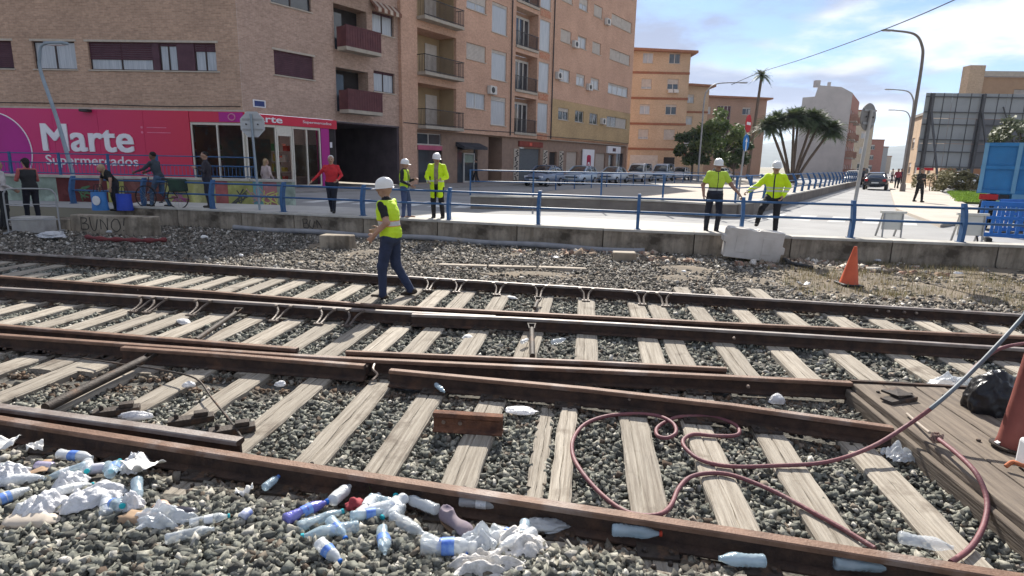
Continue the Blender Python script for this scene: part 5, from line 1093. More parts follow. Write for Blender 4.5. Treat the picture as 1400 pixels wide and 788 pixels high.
# ------------------------------------------------------------------ things on the ground by the wall
q = G(1022, 356, -.09); wb = thing('water_barrier', 'dirty white plastic road barrier lying tilted against the wall', 'barrier', q+Vector((0, -.1, .06)), R(-8))
M_wp = pmat('dirty white plastic', (.62, .58, .53), (.5, .46, .41), 2.5, .6, .1, 12, c3=(.36, .32, .27), s3=2, lo3=.6, hi3=.8)
m = MB(); pro = [(-.62, 0), (-.62, .34), (-.68, .35), (-.68, .48), (-.62, .49), (-.62, .62), (-.57, .68), (-.1, .68), (-.09, .66), (.07, .66), (.08, .68), (.62, .68), (.62, .36), (.68, .35), (.68, .2), (.62, .19), (.62, 0)]
m.prism([(x, -.16, z) for x, z in pro], (0, .34, 0)); b_o = m.build('shell', M_wp, wb, bevel=.012, seg=2); 
for x in (-.3, .28): MB().box(x-.1, x+.1, -.172, -.162, .14, .52).build('recess_panel', M_wp, wb, bevel=.01)
wb.rotation_euler[1] = R(5); wb.rotation_euler[0] = R(3)
cn = thing('traffic_cone', 'faded orange traffic cone standing on the dry verge', 'traffic cone', G(1160, 389, -.05)+Vector((0, 0, -.01)))
MB().lathe([(.165, .03), (.155, .06), (.03, .7), (.026, .72), (.0, .72)], 24).build('cone', pmat('faded orange plastic', (.62, .12, .05), (.5, .09, .04), 3, .55, c3=(.4, .09, .05), s3=4), cn, smooth=40); MB().box(-.19, .19, -.19, .19, 0, .035).build('base', M_cblack, cn, bevel=.015)
cn.rotation_euler[1] = R(3)
def cblock(label, px, py, z, sx_, sy_, sz_, rz, mat=M_conc, name='concrete_block'):
    return tag(MB().box(-sx_/2, sx_/2, -sy_/2, sy_/2, 0, sz_).jit(.015).build(name, mat, None, bevel=.03, loc=G(px, py, z), rz=rz), label, 'concrete block')
cblock('stained concrete block standing against the pipe at the foot of the wall', 462, 341, -.12, .8, .35, .36, R(-10)); cblock('small flat concrete block lying in the gravel below the railing', 853, 357, -.1, .52, .3, .22, R(-6), pmat('brown concrete', (.33, .27, .2), (.24, .19, .14), 4))
cblock('pale rough concrete block at the left, before the crowd barrier', 48, 318, .0, .8, .5, .42, R(5), pmat('pale concrete', (.42, .4, .37), (.32, .3, .28), 3, .9, .4))
# lower wall section with graffiti
lwl = thing('low_wall_stub', 'short lower concrete wall stub with scrawled black graffiti', 'wall', (-10.6, 15.9, 0), R(-6))
MB().box(-1.25, 1.1, -.02, .3, -.15, .42).jit(.01).build('stub', M_conc, lwl, bevel=.02); MB().box(-2.2, -1.27, .0, .35, -.15, .3).jit(.02).build('stub', M_conc, lwl, bevel=.02)
M_spray = pmat('black spray paint', (.035, .03, .03), (.05, .045, .04), 6, .8)
def spray(strokes, M, parent, r=.011):
    rs_ = random.Random(len(strokes)); m = MB()
    for st_ in strokes: m.tube(catmull([M @ Vector((x+rs_.uniform(-.02, .02), 0, z+rs_.uniform(-.02, .02))) for x, z in st_], 5), r, 5)
    m.build('graffiti', M_spray, parent)
BUNO = [[(0, 0), (.02, .5), (.04, 1)], [(.04, 1), (.5, .95), (.5, .6), (.1, .52)], [(.1, .52), (.6, .45), (.55, .05), (0, 0)], [(.85, 1), (.8, .3), (1.0, 0), (1.3, .1), (1.4, .9)], [(1.7, .0), (1.72, .9)], [(1.72, .9), (2.0, .5), (2.25, .05)], [(2.25, .05), (2.3, .95)], [(2.9, .95), (2.6, .7), (2.6, .2), (2.95, -.05), (3.3, .3), (3.25, .8), (2.9, .95)], [(3.75, 1.1), (3.65, .4)], [(3.62, .1), (3.6, .0)]]
spray([[(x*.34, z*.32) for x, z in q] for q in BUNO], Matrix.Translation((-.95, -.026, .04)), lwl, .012)
gq = Vector((-5.7, wall_y(-5.7)-.006, 0))-WO; spray([[(x*.26, z*.24) for x, z in q] for q in BUNO[:6]], Matrix.Translation(gq+Vector((-.35, .075, .06))) @ Matrix.Rotation(R(-15), 4, 'Z'), wall, .01)
# grey pipe along the wall foot, red cloth, fallen kerb strip
tag(MB().tube(catmull([(x, wall_y(x)-.3-.05*math.sin(x), -.02+.02*math.sin(x*2)) for x in np.linspace(-8.2, 3.2, 18)], 3), .075, 10).build('drain_pipe', pmat('grey pipe', (.26, .26, .27), (.18, .18, .19), 3, .6, c3=(.3, .27, .23), s3=2), smooth=60), 'long dusty grey pipe lying along the foot of the concrete wall', 'pipe')
tag(MB().tube(catmull([G(118, 324, 0), G(140, 327, .02), G(170, 328, 0), G(200, 329, .03), G(226, 328, .0)], 5), [.05+.02*math.sin(k*1.7) for k in range(21)], 8).build('red_cloth_roll', pmat('dark red cloth', (.2, .05, .05), (.13, .03, .035), 6, .9, .5), smooth=60), 'rolled dark red cloth lying in the gravel below the graffiti', 'cloth')
ks = thing('fallen_kerb', 'pale concrete kerb strip lying flat in the ballast near the wall', 'kerb', G(700, 368, -.1), R(-3))
for k in range(3): MB().box(-1.5+k*1.02, -.52+k*1.02, -.09+.02*k, .1+.02*k, 0, .06).jit(.012).build('kerb_stone', pmat('broken kerb concrete', (.42, .36, .29), (.32, .27, .21), 4, .9, .3), ks, bevel=.015)
tag(MB().tube(catmull([G(1072, 354, 0), G(1082, 360, 0), G(1095, 363, 0), G(1112, 366, -.02)], 5), [.03+.02*abs(math.sin(k)) for k in range(16)], 8).build('black_bag', M_cblack, smooth=60), 'small black plastic scrap beside the white barrier', 'plastic scrap')
# ================================================================== PEOPLE
def surfnet(f, lo, hi, h):
    """surface nets: continuous quad surface of f = 0"""
    n = [int(math.ceil((b-a)/h))+1 for a, b in zip(lo, hi)]
    ax = [lo[i]+h*np.arange(n[i]) for i in range(3)]
    P = np.stack(np.meshgrid(*ax, indexing='ij'), -1)
    D = f(P.reshape(-1, 3)).reshape(n)
    S_ = D < 0
    c = np.zeros([k-1 for k in n], np.int8); acc = np.zeros([k-1 for k in n]+[3]); cnt = np.zeros([k-1 for k in n])
    for i in (0, 1):
        for j in (0, 1):
            for k in (0, 1): c += S_[i:n[0]-1+i, j:n[1]-1+j, k:n[2]-1+k]
    act = (c > 0) & (c < 8)
    def corner(A, i, j, k): return A[i:n[0]-1+i, j:n[1]-1+j, k:n[2]-1+k]
    for a in range(3):
        o1, o2 = [x for x in range(3) if x != a]
        for i in (0, 1):
            for j in (0, 1):
                s0 = [0, 0, 0]; s0[o1] = i; s0[o2] = j; s1 = list(s0); s1[a] = 1
                d0 = corner(D, *s0); d1 = corner(D, *s1); x_ = (d0 < 0) != (d1 < 0)
                with np.errstate(divide='ignore', invalid='ignore'): t = np.where(x_, d0/(d0-d1), 0)
                for q in range(3): acc[..., q] += np.where(x_, (t if q == a else s0[q]), 0)
                cnt += x_
    idx = -np.ones(c.shape, np.int64); ii = np.argwhere(act); idx[tuple(ii.T)] = np.arange(len(ii))
    V = np.array(lo)+h*(ii+acc[act]/cnt[act][:, None])
    Fq = []
    for a in range(3):
        o1, o2 = [(1, 2), (2, 0), (0, 1)][a]
        s0 = [slice(None)]*3; s1 = [slice(None)]*3; s0[a] = slice(0, n[a]-1); s1[a] = slice(1, n[a])
        x_ = S_[tuple(s0)] != S_[tuple(s1)]; e = np.argwhere(x_); fl = S_[tuple(s0)][tuple(e.T)]
        ok = (e[:, o1] > 0) & (e[:, o2] > 0) & (e[:, o1] < n[o1]-1) & (e[:, o2] < n[o2]-1); e = e[ok]; fl = fl[ok]
        qs = []
        for (u, v) in ((-1, -1), (0, -1), (0, 0), (-1, 0)):
            g_ = e.copy(); g_[:, o1] += u; g_[:, o2] += v; qs.append(idx[tuple(g_.T)])
        q = np.stack(qs, 1); q[~fl] = q[~fl][:, ::-1]; Fq.append(q)
    return V, np.concatenate(Fq)
def prim_d(P, pr):
    if pr[0] == 'cap':
        _, a, b, ra, rb = pr[:5]; a = np.array(a); b = np.array(b); ba = b-a; L2 = max(1e-9, (ba*ba).sum()); t = np.clip(((P-a)@ba)/L2, 0, 1)
        return np.linalg.norm(P-a-t[:, None]*ba, axis=1)-(ra+(rb-ra)*t)
    _, c, r, = pr[:3]; r = np.array(r); q = (P-np.array(c))
    if len(pr) > 4 and pr[4] is not None: q = q@np.array(pr[4])
    k0 = np.linalg.norm(q/r, axis=1); k1 = np.linalg.norm(q/(r*r), axis=1)+1e-9; return k0*(k0-1)/k1
def sdf(prims, k=.028, cut=None):
    def f(P):
        d = None
        for pr in prims:
            e = prim_d(P, pr)
            if d is None: d = e
            else: h = np.clip(.5+.5*(e-d)/k, 0, 1); d = d*h+e*(1-h)-k*h*(1-h)
        if cut is not None: d = np.maximum(d, cut(P))
        return d
    return f
def hand_mesh(grip):
    """palm with four unequal bent fingers and a thumb from its side; wrist at 0, fingers towards -z, palm faces +y"""
    pr = [('ell', (0, 0, -.05), (.042, .017, .052), 'h', None), ('cap', (0, 0, .02), (0, 0, -.02), .028, .026)]
    for i, (x, L_) in enumerate(((-.031, .062), (-.011, .075), (.010, .080), (.030, .072))):
        b = np.array((x, 0, -.088)); c1, c2 = (.5, 1.0) if not grip else (1.25, 2.5)
        p1 = b+L_*.45*np.array((x*.8, math.sin(c1*.6), -math.cos(c1*.6))); p2 = p1+L_*.35*np.array((0, math.sin(c1+.2), -math.cos(c1+.2))); p3 = p2+L_*.25*np.array((0, math.sin(c2), -math.cos(c2)))
        pr += [('cap', b, p1, .0095, .009), ('cap', p1, p2, .009, .0082), ('cap', p2, p3, .0082, .007)]
    t0 = np.array((.034, .004, -.03)); t1 = t0+np.array((.026, .016, -.028)); t2 = t1+np.array((.006, .016, -.026)) if not grip else t1+np.array((-.02, .022, -.012))
    pr += [('cap', t0, t1, .014, .0115), ('cap', t1, t2, .011, .009)]
    return surfnet(sdf(pr, .006), (-.07, -.05, -.2), (.085, .11, .04), .0058)
HANDS = [hand_mesh(False), hand_mesh(True)]
SKIN = (.42, .25, .175)
def wrinkle(me, zmax, amp=.007):
    me.update(); n_ = np.zeros(len(me.vertices)*3); me.vertices.foreach_get('normal', n_); n_ = n_.reshape(-1, 3)
    for v, nn in zip(me.vertices, n_):
        if v.co.z > zmax or v.co.z < .12: continue
        p = v.co; q = abs(mnoise.noise(Vector((p.x*7, p.y*7, p.z*16))))*1.6+mnoise.noise(p*5)*.7-.35; v.co = p+Vector(nn)*amp*q
def person(name, label, loc, rz, h=1.75, J=None, top=(.05, .05, .06), bottom=(.03, .035, .055), shoe=(.04, .035, .03), skin=SKIN, sleeve='long', outer=None, helmet=False, hair=None, res=.017, girth=1., group=None, cap_=None, beard=False, grip=(0, 0), head_turn=0., stripes=True):
    J = dict(J or {}); s = h/1.75; lean = Vector(J.get('lean', (0, 0, 0)))
    base = dict(pel=(0, 0, .95), chest=(0, 0, 1.28), neck=(0, .0, 1.46), head=(0, .02, 1.615), sL=(-.175, 0, 1.4), sR=(.175, 0, 1.4), eL=(-.245, -.02, 1.13), eR=(.245, -.02, 1.13), wL=(-.25, .06, .88), wR=(.25, .06, .88), hL=(-.095, 0, .93), hR=(.095, 0, .93), kL=(-.1, .02, .5), kR=(.1, .02, .5), aL=(-.1, -.02, .09), aR=(.1, -.02, .09))
    for k in ('chest', 'neck', 'head', 'sL', 'sR', 'eL', 'eR', 'wL', 'wR'):
        f = {'chest': .75, 'neck': 1, 'head': 1.1}.get(k, 1); base[k] = tuple(Vector(base[k])+lean*f)
    for k, v in J.items():
        if k in base: base[k] = v
    j = {k: np.array(v)*s for k, v in base.items()}
    g_ = girth; up = j['neck']-j['pel']; tilt = Matrix.Identity(3); ax = Vector(up).normalized(); tilt = np.array(ax.to_track_quat('Z', 'Y').to_matrix())
    if abs(tilt[0][0]) < .7: tilt = np.array(Matrix.Identity(3))
    E3 = lambda c, r, l: ('ell', c, tuple(v*s for v in r), l, tilt)
    torso = [E3(j['pel']+np.array((0, 0, .03))*s, (.165*g_, .12*g_, .16), 'top'), E3((j['pel']+j['chest'])/2, (.15*g_, .115*g_, .19), 'top'), E3(j['chest']+np.array((0, 0, -.02))*s, (.185*g_, .125*g_, .2), 'top'), ('cap', j['sL'], j['sR'], .062*s, .062*s, 'top'), ('cap', j['sL']*.45+j['sR']*.55+np.array((0, 0, .04))*s, j['sL']*.55+j['sR']*.45+np.array((0, 0, .04))*s, .07*s, .07*s, 'top')]
    hipz = j['pel'][2]
    legs = []
    for q in 'LR':
        toe = j['a'+q]+np.array(J.get('toe'+q, (0, .16, -.045)))*s; heel = j['a'+q]+np.array(J.get('heel'+q, (0, -.05, -.05)))*s
        legs += [('cap', j['h'+q], j['k'+q], .1*s*g_**.5, .074*s, 'bottom'), ('cap', j['k'+q], j['a'+q], .072*s, .056*s, 'bottom'), ('cap', heel, toe, .042*s, .036*s, 'shoe')]
    legs.append(E3(j['pel']+np.array((0, 0, -.05))*s, (.165*g_, .125*g_, .11), 'bottom'))
    arms = []
    for q in 'LR':
        mid = (j['s'+q]*.35+j['e'+q]*.65); l2 = 'top' if sleeve == 'long' else 'skin'
        arms += [('cap', j['s'+q], mid, .062*s, .055*s, 'top'), ('cap', mid, j['e'+q], .048*s, .044*s, l2), ('cap', j['e'+q], j['w'+q], .045*s, .031*s, l2)]
    hd = j['head']; ct, st_ = math.cos(head_turn), math.sin(head_turn); fwd = np.array((-st_, ct, 0)); sd = np.array((ct, st_, 0)); Rh = np.stack([sd, fwd, np.array((0, 0, 1))], 1)
    head = [('cap', j['neck']-np.array((0, 0, .05))*s, hd-np.array((0, 0, .06))*s, .056*s, .05*s, 'skin'), ('ell', hd+np.array((0, 0, .015))*s, (.081*s, .102*s, .116*s), 'skin', Rh), ('ell', hd+(fwd*.03+np.array((0, 0, -.07)))*s, (.055*s, .062*s, .05*s), 'skin', Rh),
            ('cap', hd+(fwd*.095+np.array((0, 0, .02)))*s, hd+(fwd*.115+np.array((0, 0, -.022)))*s, .011*s, .016*s, 'skin')]
    for k in (-1, 1):
        head += [('ell', hd+sd*.078*k*s, (.014*s, .024*s, .032*s), 'skin', Rh), ('cap', hd+(fwd*.089+sd*.032*k+np.array((0, 0, .012)))*s, hd+(fwd*.0895+sd*.032*k+np.array((0, 0, .012)))*s, .010*s, .010*s, 'eye')]
    head.append(('cap', hd+(fwd*.084-sd*.02+np.array((0, 0, -.06)))*s, hd+(fwd*.084+sd*.02+np.array((0, 0, -.06)))*s, .009*s, .009*s, 'lip'))
    prims = torso+legs+arms+head
    allp = np.array(list(j.values())); lo = allp.min(0)-.24*s; hi = allp.max(0)+.24*s; lo[2] = min(0, j['aL'][2]-.1, j['aR'][2]-.1)-.02
    V, F = surfnet(sdf(prims, .03*s), lo, hi, res)
    cen = V[F].mean(1); dist = np.stack([prim_d(cen, p) for p in prims], 1); lab = [p[5] if p[0] == 'cap' else p[3] for p in prims]; names = ['skin', 'top', 'bottom', 'shoe', 'eye', 'lip']
    mi = np.array([names.index(lab[k]) for k in dist.argmin(1)])
    mi[(mi == 1) & (cen[:, 2] < hipz+.0*s) & (np.abs(cen[:, 0]-j['pel'][0]) < .2*s)] = 2
    VV = [V]; FF = [F]; MM = [mi]; off = len(V)
    for qi, q in enumerate('LR'):
        hv, hf = HANDS[grip[qi]]; d = j['w'+q]-j['e'+q]; d /= np.linalg.norm(d); zc_ = -d; xr = np.array((0, 1., 0)); xr = xr-zc_*(xr@zc_)
        if np.linalg.norm(xr) < .2: xr = np.array((0, 0, 1.))-zc_*zc_[2]
        xr /= np.linalg.norm(xr); yr = np.cross(zc_, xr); side = 1 if q == 'L' else -1
        if (yr[0] > 0) != (q == 'L'): yr = -yr
        Hm = np.stack([xr, yr, zc_], 1); hw = hv@Hm.T*s*1.02+j['w'+q]; ff = hf if np.linalg.det(Hm) > 0 else hf[:, ::-1]
        VV.append(hw); FF.append(ff+off); MM.append(np.zeros(len(hf), int)); off += len(hw)
    V = np.concatenate(VV); F = np.concatenate(FF); mi = np.concatenate(MM)
    me = bpy.data.meshes.new('body'); me.from_pydata(V.tolist(), [], F.tolist()); me.polygons.foreach_set('material_index', mi); me.polygons.foreach_set('use_smooth', [True]*len(F))
    key = lambda k, c: pmat('%s %.3f %.3f %.3f' % (k, *c), c, tuple(v*.7 for v in c), 7, .85 if k != 'skin' else .55, .25 if k in ('cloth',) else 0, 25)
    wrinkle(me, j['head'][2]-.12*s)
    for mt in (key('skin', skin), key('cloth', top), key('cloth', bottom), key('shoe', shoe), key('eye', (.03, .02, .015)), key('lip', (skin[0]*.7, skin[1]*.5, skin[2]*.5))): me.materials.append(mt)
    t = thing(name, label, 'person', loc, rz, group)
    link('body', me, t)
    if outer:
        o_ = dict(outer); z0, z1 = o_['z']; z0 += 0; zz0, zz1 = z0*s, z1*s; op = []
        for p in torso: op.append((p[0], p[1], tuple(v+.018 for v in p[2]), p[3], p[4]) if p[0] == 'ell' else (p[0], p[1], p[2], p[3]+.014, p[4]+.014, p[5]))
        arm_n = {'vest': 0, 'short': 1, 'jacket': 3}[o_['kind']]
        if arm_n:
            for q in (0, 3):
                for k in range(arm_n): p = arms[q+k]; e_ = .008 if k == 0 else .016; op.append((p[0], p[1], p[2], p[3]+e_, p[4]+(.012 if arm_n == 1 else .018), p[5]))
        if o_.get('flare'): op.append(('ell', j['pel']+np.array((0, 0, -.02))*s, (.2*s*g_, .15*s*g_, .2*s), 'top', None)); op.append(('cap', j['pel']+np.array((0, 0, .1))*s, j['pel']+np.array((0, 0, -.3))*s, .17*s, .19*s, 'top'))
        nk = j['neck']; armj = arm_n == 3
        def cut(P):
            d = np.maximum(zz0-P[:, 2] if not armj else np.where(np.linalg.norm(P[:, :2]-j['pel'][:2], axis=1) < .26*s, zz0-P[:, 2], -1), P[:, 2]-zz1)
            d = np.maximum(d, .062*s-np.linalg.norm(P[:, :2]-nk[:2]-np.array((0, .02*s)), axis=1)-np.clip((nk[2]-.02*s-P[:, 2]), 0, 1)*.55)
            if o_.get('open'): d = np.maximum(d, np.where(P[:, 1] > j['chest'][1], .055*s-np.abs(P[:, 0]-j['chest'][0]), -1))
            if arm_n == 0: d = np.maximum(d, np.abs(P[:, 0]-j['chest'][0])-.2*s*g_)
            return d
        Vv, Ff = surfnet(sdf(op, .03*s, cut), lo-.05, hi+.05, res)
        cz = Vv[Ff].mean(1); mi = np.zeros(len(Ff), int)
        for (a, b, k) in o_.get('bands', ()): mi[(cz[:, 2] > a*s) & (cz[:, 2] < b*s)] = k
        if not o_.get('open') and o_['kind'] != 'vest': mi[(np.abs(cz[:, 0]-j['chest'][0]) < .012*s) & (cz[:, 1] > j['chest'][1])] = 3
        if o_.get('darkside'): mi[(np.abs(cz[:, 0]-j['chest'][0]) > .215*s) & (cz[:, 2] < 1.3*s)] = 3
        me = bpy.data.meshes.new('vest'); me.from_pydata(Vv.tolist(), [], Ff.tolist()); wrinkle(me, 9, .011); me.polygons.foreach_set('material_index', mi); me.polygons.foreach_set('use_smooth', [True]*len(Ff))
        for mt in (pmat('high visibility yellow %s' % o_.get('tone', 'a'), o_['col'], tuple(v*.86 for v in o_['col']), 5, .7, .35, 18), pmat('reflective silver tape', (.55, .56, .55), (.45, .46, .45), 6, .4), pmat('orange tape', (.75, .3, .1)), pmat('navy cloth panel', (.025, .03, .05))): me.materials.append(mt)
        link('safety_vest' if o_['kind'] == 'vest' else 'safety_jacket', me, t)
    top_ = Vector(hd)+Vector((0, 0, .0)); hl = Matrix.Translation(Vector(hd)-Vector((0, 0, .018))) @ Matrix.Rotation(head_turn, 4, 'Z') @ Matrix.Rotation(R(-6), 4, 'X')
    if helmet:
        m = MB(); n_ = 22
        prof = [(1.0, .035), (1.0, .06), (.97, .1), (.86, .135), (.66, .16), (.4, .175), (.14, .181)]
        m.lathe([(r_*.108*s, z*s) for r_, z in prof], n_); m.v = [(x, y*1.22, z) for x, y, z in m.v]; m.move(hl); hm = m.build('helmet', pmat('white helmet plastic', (.75, .74, .72), (.68, .67, .65), 4, .35), t, smooth=60)
        br = MB(); 
        for k in range(n_): a = 2*math.pi*k/n_; ex = .012+(.055*max(0, math.sin(a))**2); br.v += [tuple(Vector((math.cos(a)*.104*s, math.sin(a)*.127*s, .04*s))), tuple(Vector((math.cos(a)*(.106*s+ex*.5), math.sin(a)*(.13*s+ex), .032*s))), tuple(Vector((math.cos(a)*(.106*s+ex*.5), math.sin(a)*(.13*s+ex), .026*s))), tuple(Vector((math.cos(a)*.104*s, math.sin(a)*.127*s, .03*s)))]
        for k in range(n_):
            for q in range(4): br.f.append((k*4+q, ((k+1) % n_)*4+q, ((k+1) % n_)*4+(q+1) % 4, k*4+(q+1) % 4)); br.m.append(0)
        br.move(hl).build('brim', MATS['white helmet plastic'], hm, smooth=50)
        for k in (-1, 0, 1): MB().tube([hl @ Vector((k*.04*s, math.sin(R(a))*.128*s*(1 if k == 0 else .92), (.045+math.cos(R(a))*.138*(1 if k == 0 else .95))*s)) for a in range(-60, 61, 20)], .006, 5).build('ridge', MATS['white helmet plastic'], hm)
    elif hair:
        hc, ln = hair; hp_ = [('ell', hd+(np.array((0, 0, .045))-fwd*.018)*s, (.086*s, .1*s, .095*s), 'h', Rh)]
        if ln > .05: hp_ += [('cap', hd-fwd*.06*s, hd-(fwd*.085+np.array((0, 0, ln)))*s, .075*s, .045*s, 'h')]
        f0 = sdf(hp_, .03)
        def hcut(P): q = (P-hd)@fwd; return np.maximum(f0(P), np.minimum(q-.02*s, (hd[2]+.055*s-P[:, 2])) if True else 0)
        Vh, Fh = surfnet(hcut, hd-.3*s-np.array((0, 0, ln)), hd+.25*s, .013); me = bpy.data.meshes.new('hair'); me.from_pydata(Vh.tolist(), [], Fh.tolist()); me.polygons.foreach_set('use_smooth', [True]*len(Fh)); me.materials.append(key('hair', hc)); link('hair', me, t)
    if cap_:
        m = MB().lathe([(.1*s, .05*s), (.098*s, .09*s), (.07*s, .125*s), (.02*s, .135*s)], 18); m.v = [(x, y*1.15, z) for x, y, z in m.v]; m.move(hl).build('cap', key('hair', cap_), t, smooth=60)
    return t
HV = (.55, .78, .03); HVj = (.62, .85, .01)
# worker walking over the track, seen from behind his left shoulder
pw = G(536, 407, -.03)
person('person', 'worker in white helmet, high visibility vest and jeans striding over the far rail', (pw.x, pw.y, -.045), R(78), 1.8, dict(lean=(0, .05, 0), eL=(-.27, -.06, 1.16), wL=(-.25, .14, .97), eR=(.26, .02, 1.15), wR=(.2, .26, 1.02), kL=(-.1, .1, .5), aL=(-.1, .1, .08), kR=(.1, -.03, .5), aR=(.1, -.26, .13), toeR=(0, .13, -.08), heelR=(0, -.06, -.02)),
       top=(.02, .02, .022), bottom=(.03, .042, .085), shoe=(.06, .045, .03), sleeve='short', outer=dict(kind='vest', z=(.9, 1.46), col=HV, bands=[(1.1, 1.16, 1), (1.085, 1.1, 2), (1.16, 1.175, 2)]), helmet=True, res=.013, girth=1.12, head_turn=R(18), hair=None)
a = G(550, 301, ST); person('person', 'shorter worker in white helmet and open vest behind the wall railing', (-3.05, 16.9, ST), R(-100), 1.62, dict(eL=(-.23, .08, 1.12), wL=(-.12, .28, 1.18), eR=(.24, .0, 1.12), wR=(.15, .24, 1.0), aL=(-.1, .1, .09), kL=(-.1, .1, .5)), top=(.025, .025, .03), bottom=(.07, .1, .2), shoe=(.45, .25, .16), outer=dict(kind='vest', z=(.85, 1.46), col=HV, open=True, bands=[(1.08, 1.13, 1)]), helmet=True, res=.017)
person('person', 'tall worker in white helmet and long open yellow jacket behind the wall railing', (-2.15, 16.95, ST), R(175), 1.8, dict(eL=(-.27, .04, 1.14), wL=(-.16, .24, 1.08), eR=(.27, .04, 1.14), wR=(.18, .25, 1.02), kL=(-.12, .02, .5), aL=(-.15, -.02, .09), head=(0, .05, 1.605)), top=(.3, .24, .2), bottom=(.018, .018, .02), outer=dict(kind='jacket', z=(.58, 1.5), col=HVj, open=True, tone='b', flare=True, bands=[(1.0, 1.05, 1)]), helmet=True, res=.016, head_turn=R(35))
person('person', 'worker in white helmet and short-sleeved yellow top holding the railing', (4.95, 14.95, ST), R(175), 1.78, dict(lean=(0, .06, 0), eL=(-.33, .1, 1.17), wL=(-.5, .26, .95), eR=(.3, .0, 1.14), wR=(.29, .12, .9), kL=(-.1, .14, .5), aL=(-.09, .05, .09), kR=(.13, -.02, .5), aR=(.12, -.12, .09)), top=(.02, .022, .035), bottom=(.02, .022, .032), sleeve='short', skin=(.36, .2, .14), outer=dict(kind='short', z=(.93, 1.48), col=(.5, .68, .06), tone='c', bands=[(1.02, 1.06, 1), (1.06, 1.1, 3), (.93, 1.02, 3)]), helmet=True, res=.016, grip=(1, 0))
person('person', 'bearded worker in white helmet and bright yellow jacket stepping over by the barrier', (6.42, 14.98, ST), R(150), 1.78, dict(lean=(.0, .08, -.03), pel=(0, 0, .9), eL=(-.3, .02, 1.15), wL=(-.22, .16, .93), eR=(.36, .12, 1.16), wR=(.56, .28, 1.02), kR=(.2, .36, .62), aR=(.3, .18, .26), hR=(.1, .02, .9), kL=(-.1, .06, .48), aL=(-.1, -.04, .09)), top=(.3, .4, .02), bottom=(.018, .018, .022), outer=dict(kind='jacket', z=(.78, 1.5), col=HVj, tone='b', bands=[(1.02, 1.06, 1), (1.1, 1.13, 1)]), helmet=True, res=.016, girth=1.12, grip=(0, 1), head_turn=R(15))
person('person', 'white haired man in red jacket and dark trousers crossing towards the wall', (-5.4, 18.0, ST), R(190), 1.7, dict(eL=(-.3, .06, 1.16), wL=(-.2, .26, 1.02), eR=(.36, -.02, 1.18), wR=(.56, .1, .98), kL=(-.06, .08, .5), aL=(-.04, .1, .09), kR=(.08, -.05, .5), aR=(.05, -.16, .12)), top=(.55, .03, .04), bottom=(.02, .022, .035), hair=((.6, .6, .58), .0), res=.017, girth=1.15)
person('person', 'person in pale hoodie and dark trousers at the left edge of the photo', (-13.05, 15.35, .08), R(-25), 1.75, dict(wR=(.2, .22, 1.0), kL=(-.1, .08, .5)), top=(.5, .46, .45), bottom=(.02, .02, .022), hair=((.03, .025, .025), .0), res=.02, girth=1.1)
person('person', 'woman in black top with coral sleeves and black cap near the crowd barrier', (-12.95, 16.2, .2), R(60), 1.68, dict(eL=(-.25, .12, 1.15), wL=(-.15, .34, 1.12), eR=(.24, .1, 1.14), wR=(.13, .36, 1.1), lean=(0, .05, 0), kL=(-.1, .1, .5), aL=(-.1, .14, .09)), top=(.5, .13, .12), bottom=(.02, .02, .03), outer=dict(kind='vest', z=(.85, 1.44), col=(.02, .02, .022), tone='black'), hair=((.02, .018, .018), .1), res=.02, cap_=(.02, .02, .022))
person('person', 'blonde woman in black top bending over blue shopping bags by the railing', (-12.2, 18.5, .3), R(150), 1.6, dict(lean=(0, .22, -.12), head=(0, .36, 1.42), eL=(-.28, .24, 1.06), wL=(-.3, .28, .8), eR=(.28, .24, 1.05), wR=(.3, .3, .8)), top=(.02, .02, .022), bottom=(.03, .03, .04), sleeve='short', hair=((.4, .3, .18), .22), res=.02)
person('person', 'man in dark grey jacket wheeling a bicycle along the pavement', (-10.95, 18.75, ST), R(85), 1.72, dict(lean=(0, .12, -.02), eL=(-.25, .3, 1.2), wL=(-.26, .58, 1.1), eR=(.25, .3, 1.2), wR=(.26, .58, 1.1), kL=(-.1, .2, .52), aL=(-.1, .26, .12), kR=(.1, .02, .5), aR=(.1, -.2, .1)), top=(.045, .055, .07), bottom=(.07, .12, .2), hair=((.015, .012, .012), .0), skin=(.16, .09, .06), res=.018, grip=(1, 1))
person('person', 'dark dressed man with phone standing before the shop window', (-9.55, 18.9, ST), R(120), 1.74, dict(eL=(-.24, .1, 1.14), wL=(-.12, .28, 1.24), eR=(.25, .02, 1.12)), top=(.035, .03, .04), bottom=(.03, .03, .045), hair=((.015, .012, .012), .0), res=.018, girth=1.15)
person('person', 'fair haired woman in pale cardigan walking to the supermarket door', (-9.2, 22.6, RD), R(-30), 1.65, dict(kL=(-.08, .1, .5), aL=(-.07, .14, .09), eR=(.3, -.04, 1.14), wR=(.33, .1, .92)), top=(.5, .4, .38), bottom=(.3, .26, .26), hair=((.35, .24, .14), .12), res=.02)
person('person', 'dark figure with pale bag walking past the shop doors', (-2.9, 46.0, ST), R(80), 1.75, dict(kL=(-.1, .14, .5), aL=(-.1, .2, .1), kR=(.1, -.06, .5), aR=(.1, -.2, .12)), top=(.02, .02, .025), bottom=(.03, .03, .035), hair=((.02, .018, .018), .0), res=.025)
person('person', 'pedestrian in black walking towards the tracks on the promenade', (20.9, 31.4, ST), R(185), 1.72, dict(kL=(-.1, .1, .5), aL=(-.09, .16, .09), kR=(.1, -.04, .5), aR=(.09, -.16, .1), eR=(.28, .1, 1.16), wR=(.16, .28, 1.2)), top=(.04, .035, .03), bottom=(.02, .02, .022), hair=((.08, .05, .03), .0), res=.022)
